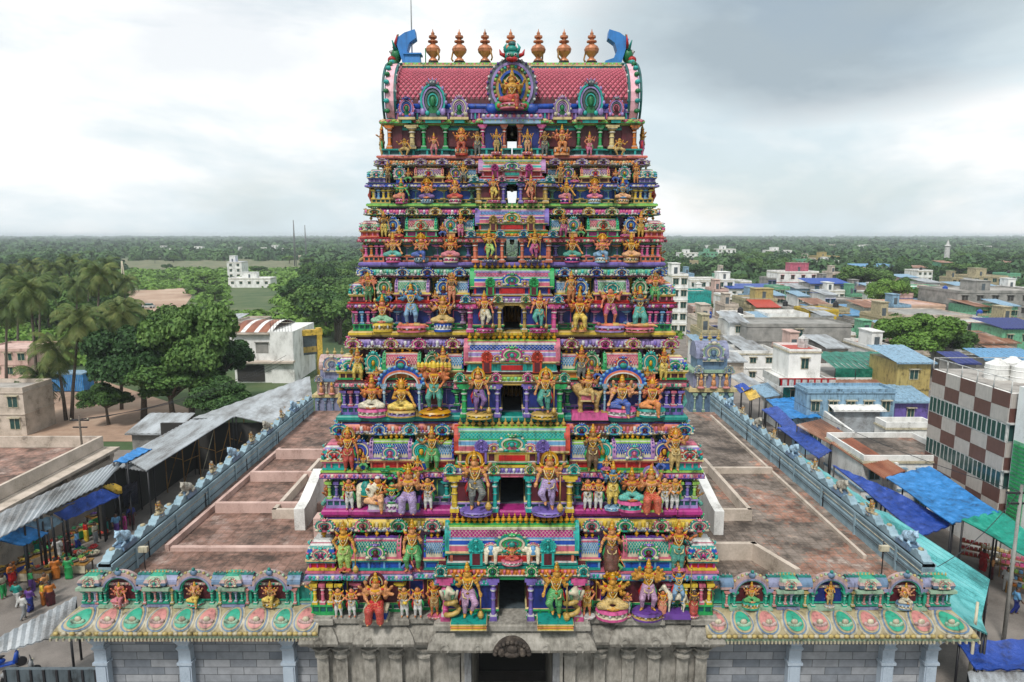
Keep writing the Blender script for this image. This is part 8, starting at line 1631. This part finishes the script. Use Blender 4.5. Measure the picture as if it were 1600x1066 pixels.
for a in ((38, 968, 'white', 'grey', False, 'walk', 'walking on the market street, nearest the lean-to roof', 2.6), (28, 948, 'teal', 'white', False, 'walk', 'just behind the man in white', 3.0), (48, 955, 'purple', 'navy', True, 'walk', 'beside the man in white on the market street', 2.9), (68, 945, 'yellow', 'orange', True, 'stand', 'with an orange-clad companion on the market street', 2.2), (80, 946, 'orange', 'maroon', True, 'stand', 'next to the yellow-topped woman', 4.0), (72, 934, 'tan', 'ivory', False, 'stand', 'behind the two women on the market street', 1.5),
    (122, 862, 'sky', 'navy', False, 'walk', 'passing the stalls halfway up the market street', 2.0), (135, 846, 'crimson', 'yellow', True, 'stand', 'squeezed between two stalls under the tarpaulin', 2.4), (92, 876, 'white', 'white', False, 'stand', 'by the vegetable stalls with his back turned', .2), (20, 915, 'orange', 'crimson', True, 'stand', 'near the lowest blue tarpaulin', 1.3), (50, 925, 'green', 'purple', True, 'walk', 'on the open street before the stalls', 2.2), (166, 832, 'yellow', 'teal', True, 'stand', 'at the far stalls', 2.0),
    (104, 866, 'maroon', 'maroon', True, 'stand', 'buying at the open street stall', 1.8), (88, 905, 'orange', 'orange', True, 'stand', 'at the near open stall', 3.6), (108, 905, 'green', 'green', True, 'stand', 'between the two open stalls', 3.3), (60, 868, 'green', 'teal', True, 'stand', 'under the deep blue tarpaulin', 1.2), (183, 836, 'sky', 'purple', False, 'walk', 'near the foot of the compound wall', .4), (196, 832, 'hot', 'hot', True, 'stand', 'near the foot of the compound wall', 5.5), (206, 822, 'navy', 'maroon', False, 'stand', 'by the hanging dark blue sheet', 1.0), (150, 850, 'ivory', 'grey', False, 'stand', 'at the stalls under the tarpaulin', 1.6), (6, 935, 'ivory', 'green', False, 'stand', 'cut by the picture edge beside the stalls', 1.6),
    (26, 645, 'crimson', 'crimson', True, 'walk', 'on the plaza by the palm trunks', 1), (45, 630, 'orange', 'orange', True, 'stand', 'on the plaza before the blue container', 2), (57, 636, 'purple', 'navy', False, 'walk', 'on the plaza before the blue container', 4), (70, 634, 'teal', 'maroon', True, 'stand', 'on the plaza beside the blue container', 3), (14, 628, 'yellow', 'crimson', True, 'stand', 'far back on the plaza', 3), (36, 622, 'ivory', 'ivory', False, 'walk', 'far back on the plaza', 5),
    (1533, 965, 'green', 'grey', False, 'walk', 'on the bazaar street under the turquoise point', .3), (1572, 925, 'white', 'white', False, 'stand', 'beside the utility pole in the bazaar', 2), (1535, 892, 'crimson', 'crimson', True, 'stand', 'under the green tarpaulin', 2), (1548, 905, 'tan', 'maroon', False, 'stand', 'in front of the bazaar stalls', 1), (1586, 960, 'sky', 'navy', False, 'walk', 'in the bazaar street near the bottom tarpaulin', 1.2)):
    person(*a)
for q, (px, py) in enumerate(((1520, 880), (1552, 890), (1584, 905), (1596, 930))):
    x, y = P(px, py, 0); t = thing('goods_rack', 'wooden rack of %s goods under the green bazaar tarpaulin' % ('red', 'cream', 'pink', 'mixed')[q], 'goods rack', (x, y, .004), R(-35), 'goods racks in the bazaar')
    for zz in (.5, .95, 1.4): b = MB(); b.box(-.8, .8, -.2, .2, zz, zz+.04, 'bronze'); [b.box(-.75+u*.25, -.55+u*.25, -.15, .1, zz+.04, zz+.04+.12+.1*rr.random(), rr.choice([('red', 'crimson'), ('cream', 'ivory'), ('pink', 'rose'), ('lime', 'sky', 'orange')][q])) for u in range(6)]; b.build('shelf', t)
    for sx_ in (-.8, .8): b = MB(); b.box(-.03, .03, -.2, .2, 0, 1.6, 'bronze'); b.build('side_frame', t, (sx_, 0, 0))
def scooter(px, py, k, lab, rz):
    x, y = P(px, py, 0); t = thing('scooter', lab, 'scooter', (x, y, .004), rz, 'parked scooters')
    for wx in (-.6, .6): b = MB(); b.T = Matrix.Translation((wx, 0, .27)) @ Matrix.Rotation(math.pi/2, 4, 'X'); b.lathe((0, 0, -.05), [(.16, 0, ), (.27, .02), (.27, .08), (.16, .10)], 'dark', 14); b.T = None; b.build('wheel', t)
    b = MB(); b.ball((-.45, 0, .55), (.42, .17, .2), k, 10, 6); b.box(-.3, .35, -.16, .16, .27, .34, k); b.tube([(.35, 0, .3), (.48, 0, .95)], [.14, .08], k, 8); b.tube([(.6, 0, .27), (.46, 0, .95)], .04, 'steel', 6); b.build('body', t)
    b = MB(); b.ball((-.4, 0, .78), (.38, .14, .07), 'dark', 10, 5); b.build('seat', t); b = MB(); b.tube([(.44, -.32, 1.02), (.46, 0, .98), (.44, .32, 1.02)], .025, 'dark', 6); b.ball((.52, 0, .9), (.06, .07, .07), 'ivory', 7, 5); b.build('handlebar', t)
scooter(12, 1046, 'blue', 'blue scooter parked by the dark sheet-metal wall', .5); scooter(34, 1062, 'grey', 'grey scooter parked beside the blue one', .7)
b = MB(); x0, y0 = P(232, 482, 0); b.box(-1.9, 1.9, -.85, .85, .35, .95, 'white', .08, .05); b.box(-1.2, 1.3, -.78, .78, .95, 1.55, 'glass', .3, .1)
t = thing('parked_car', 'small white car parked on the bare earth', 'car', (x0, y0, .06)); b.build('body', t)
for wx in (-1.2, 1.2):
    for wy in (-.8, .8): b = MB(); b.T = Matrix.Translation((wx, wy, .34)) @ Matrix.Rotation(math.pi/2, 4, 'X'); b.lathe((0, 0, -.1), [(.2, 0), (.34, .02), (.34, .18), (.2, .2)], 'dark', 12); b.T = None; b.build('wheel', t)
# ---------------- haze ----------------
hb = MB(); hb.box(-5400, 5400, -60, 7000, -1, 37.5, 'haze')
@mk
def m_haze():
    m = bpy.data.materials.new('haze'); m.use_nodes = True; n = m.node_tree; n.nodes.remove(n.nodes['Principled BSDF'])
    v = N(n, 'ShaderNodeVolumePrincipled'); v.inputs['Color'].default_value = (.82, .90, .96, 1); v.inputs['Density'].default_value = HAZE; n.links.new(v.outputs[0], n.nodes['Material Output'].inputs['Volume']); return m
HAZE = .00022
o = hb.build('haze'); tag(o, 'thin pale haze over the plain', 'haze', kind='stuff')
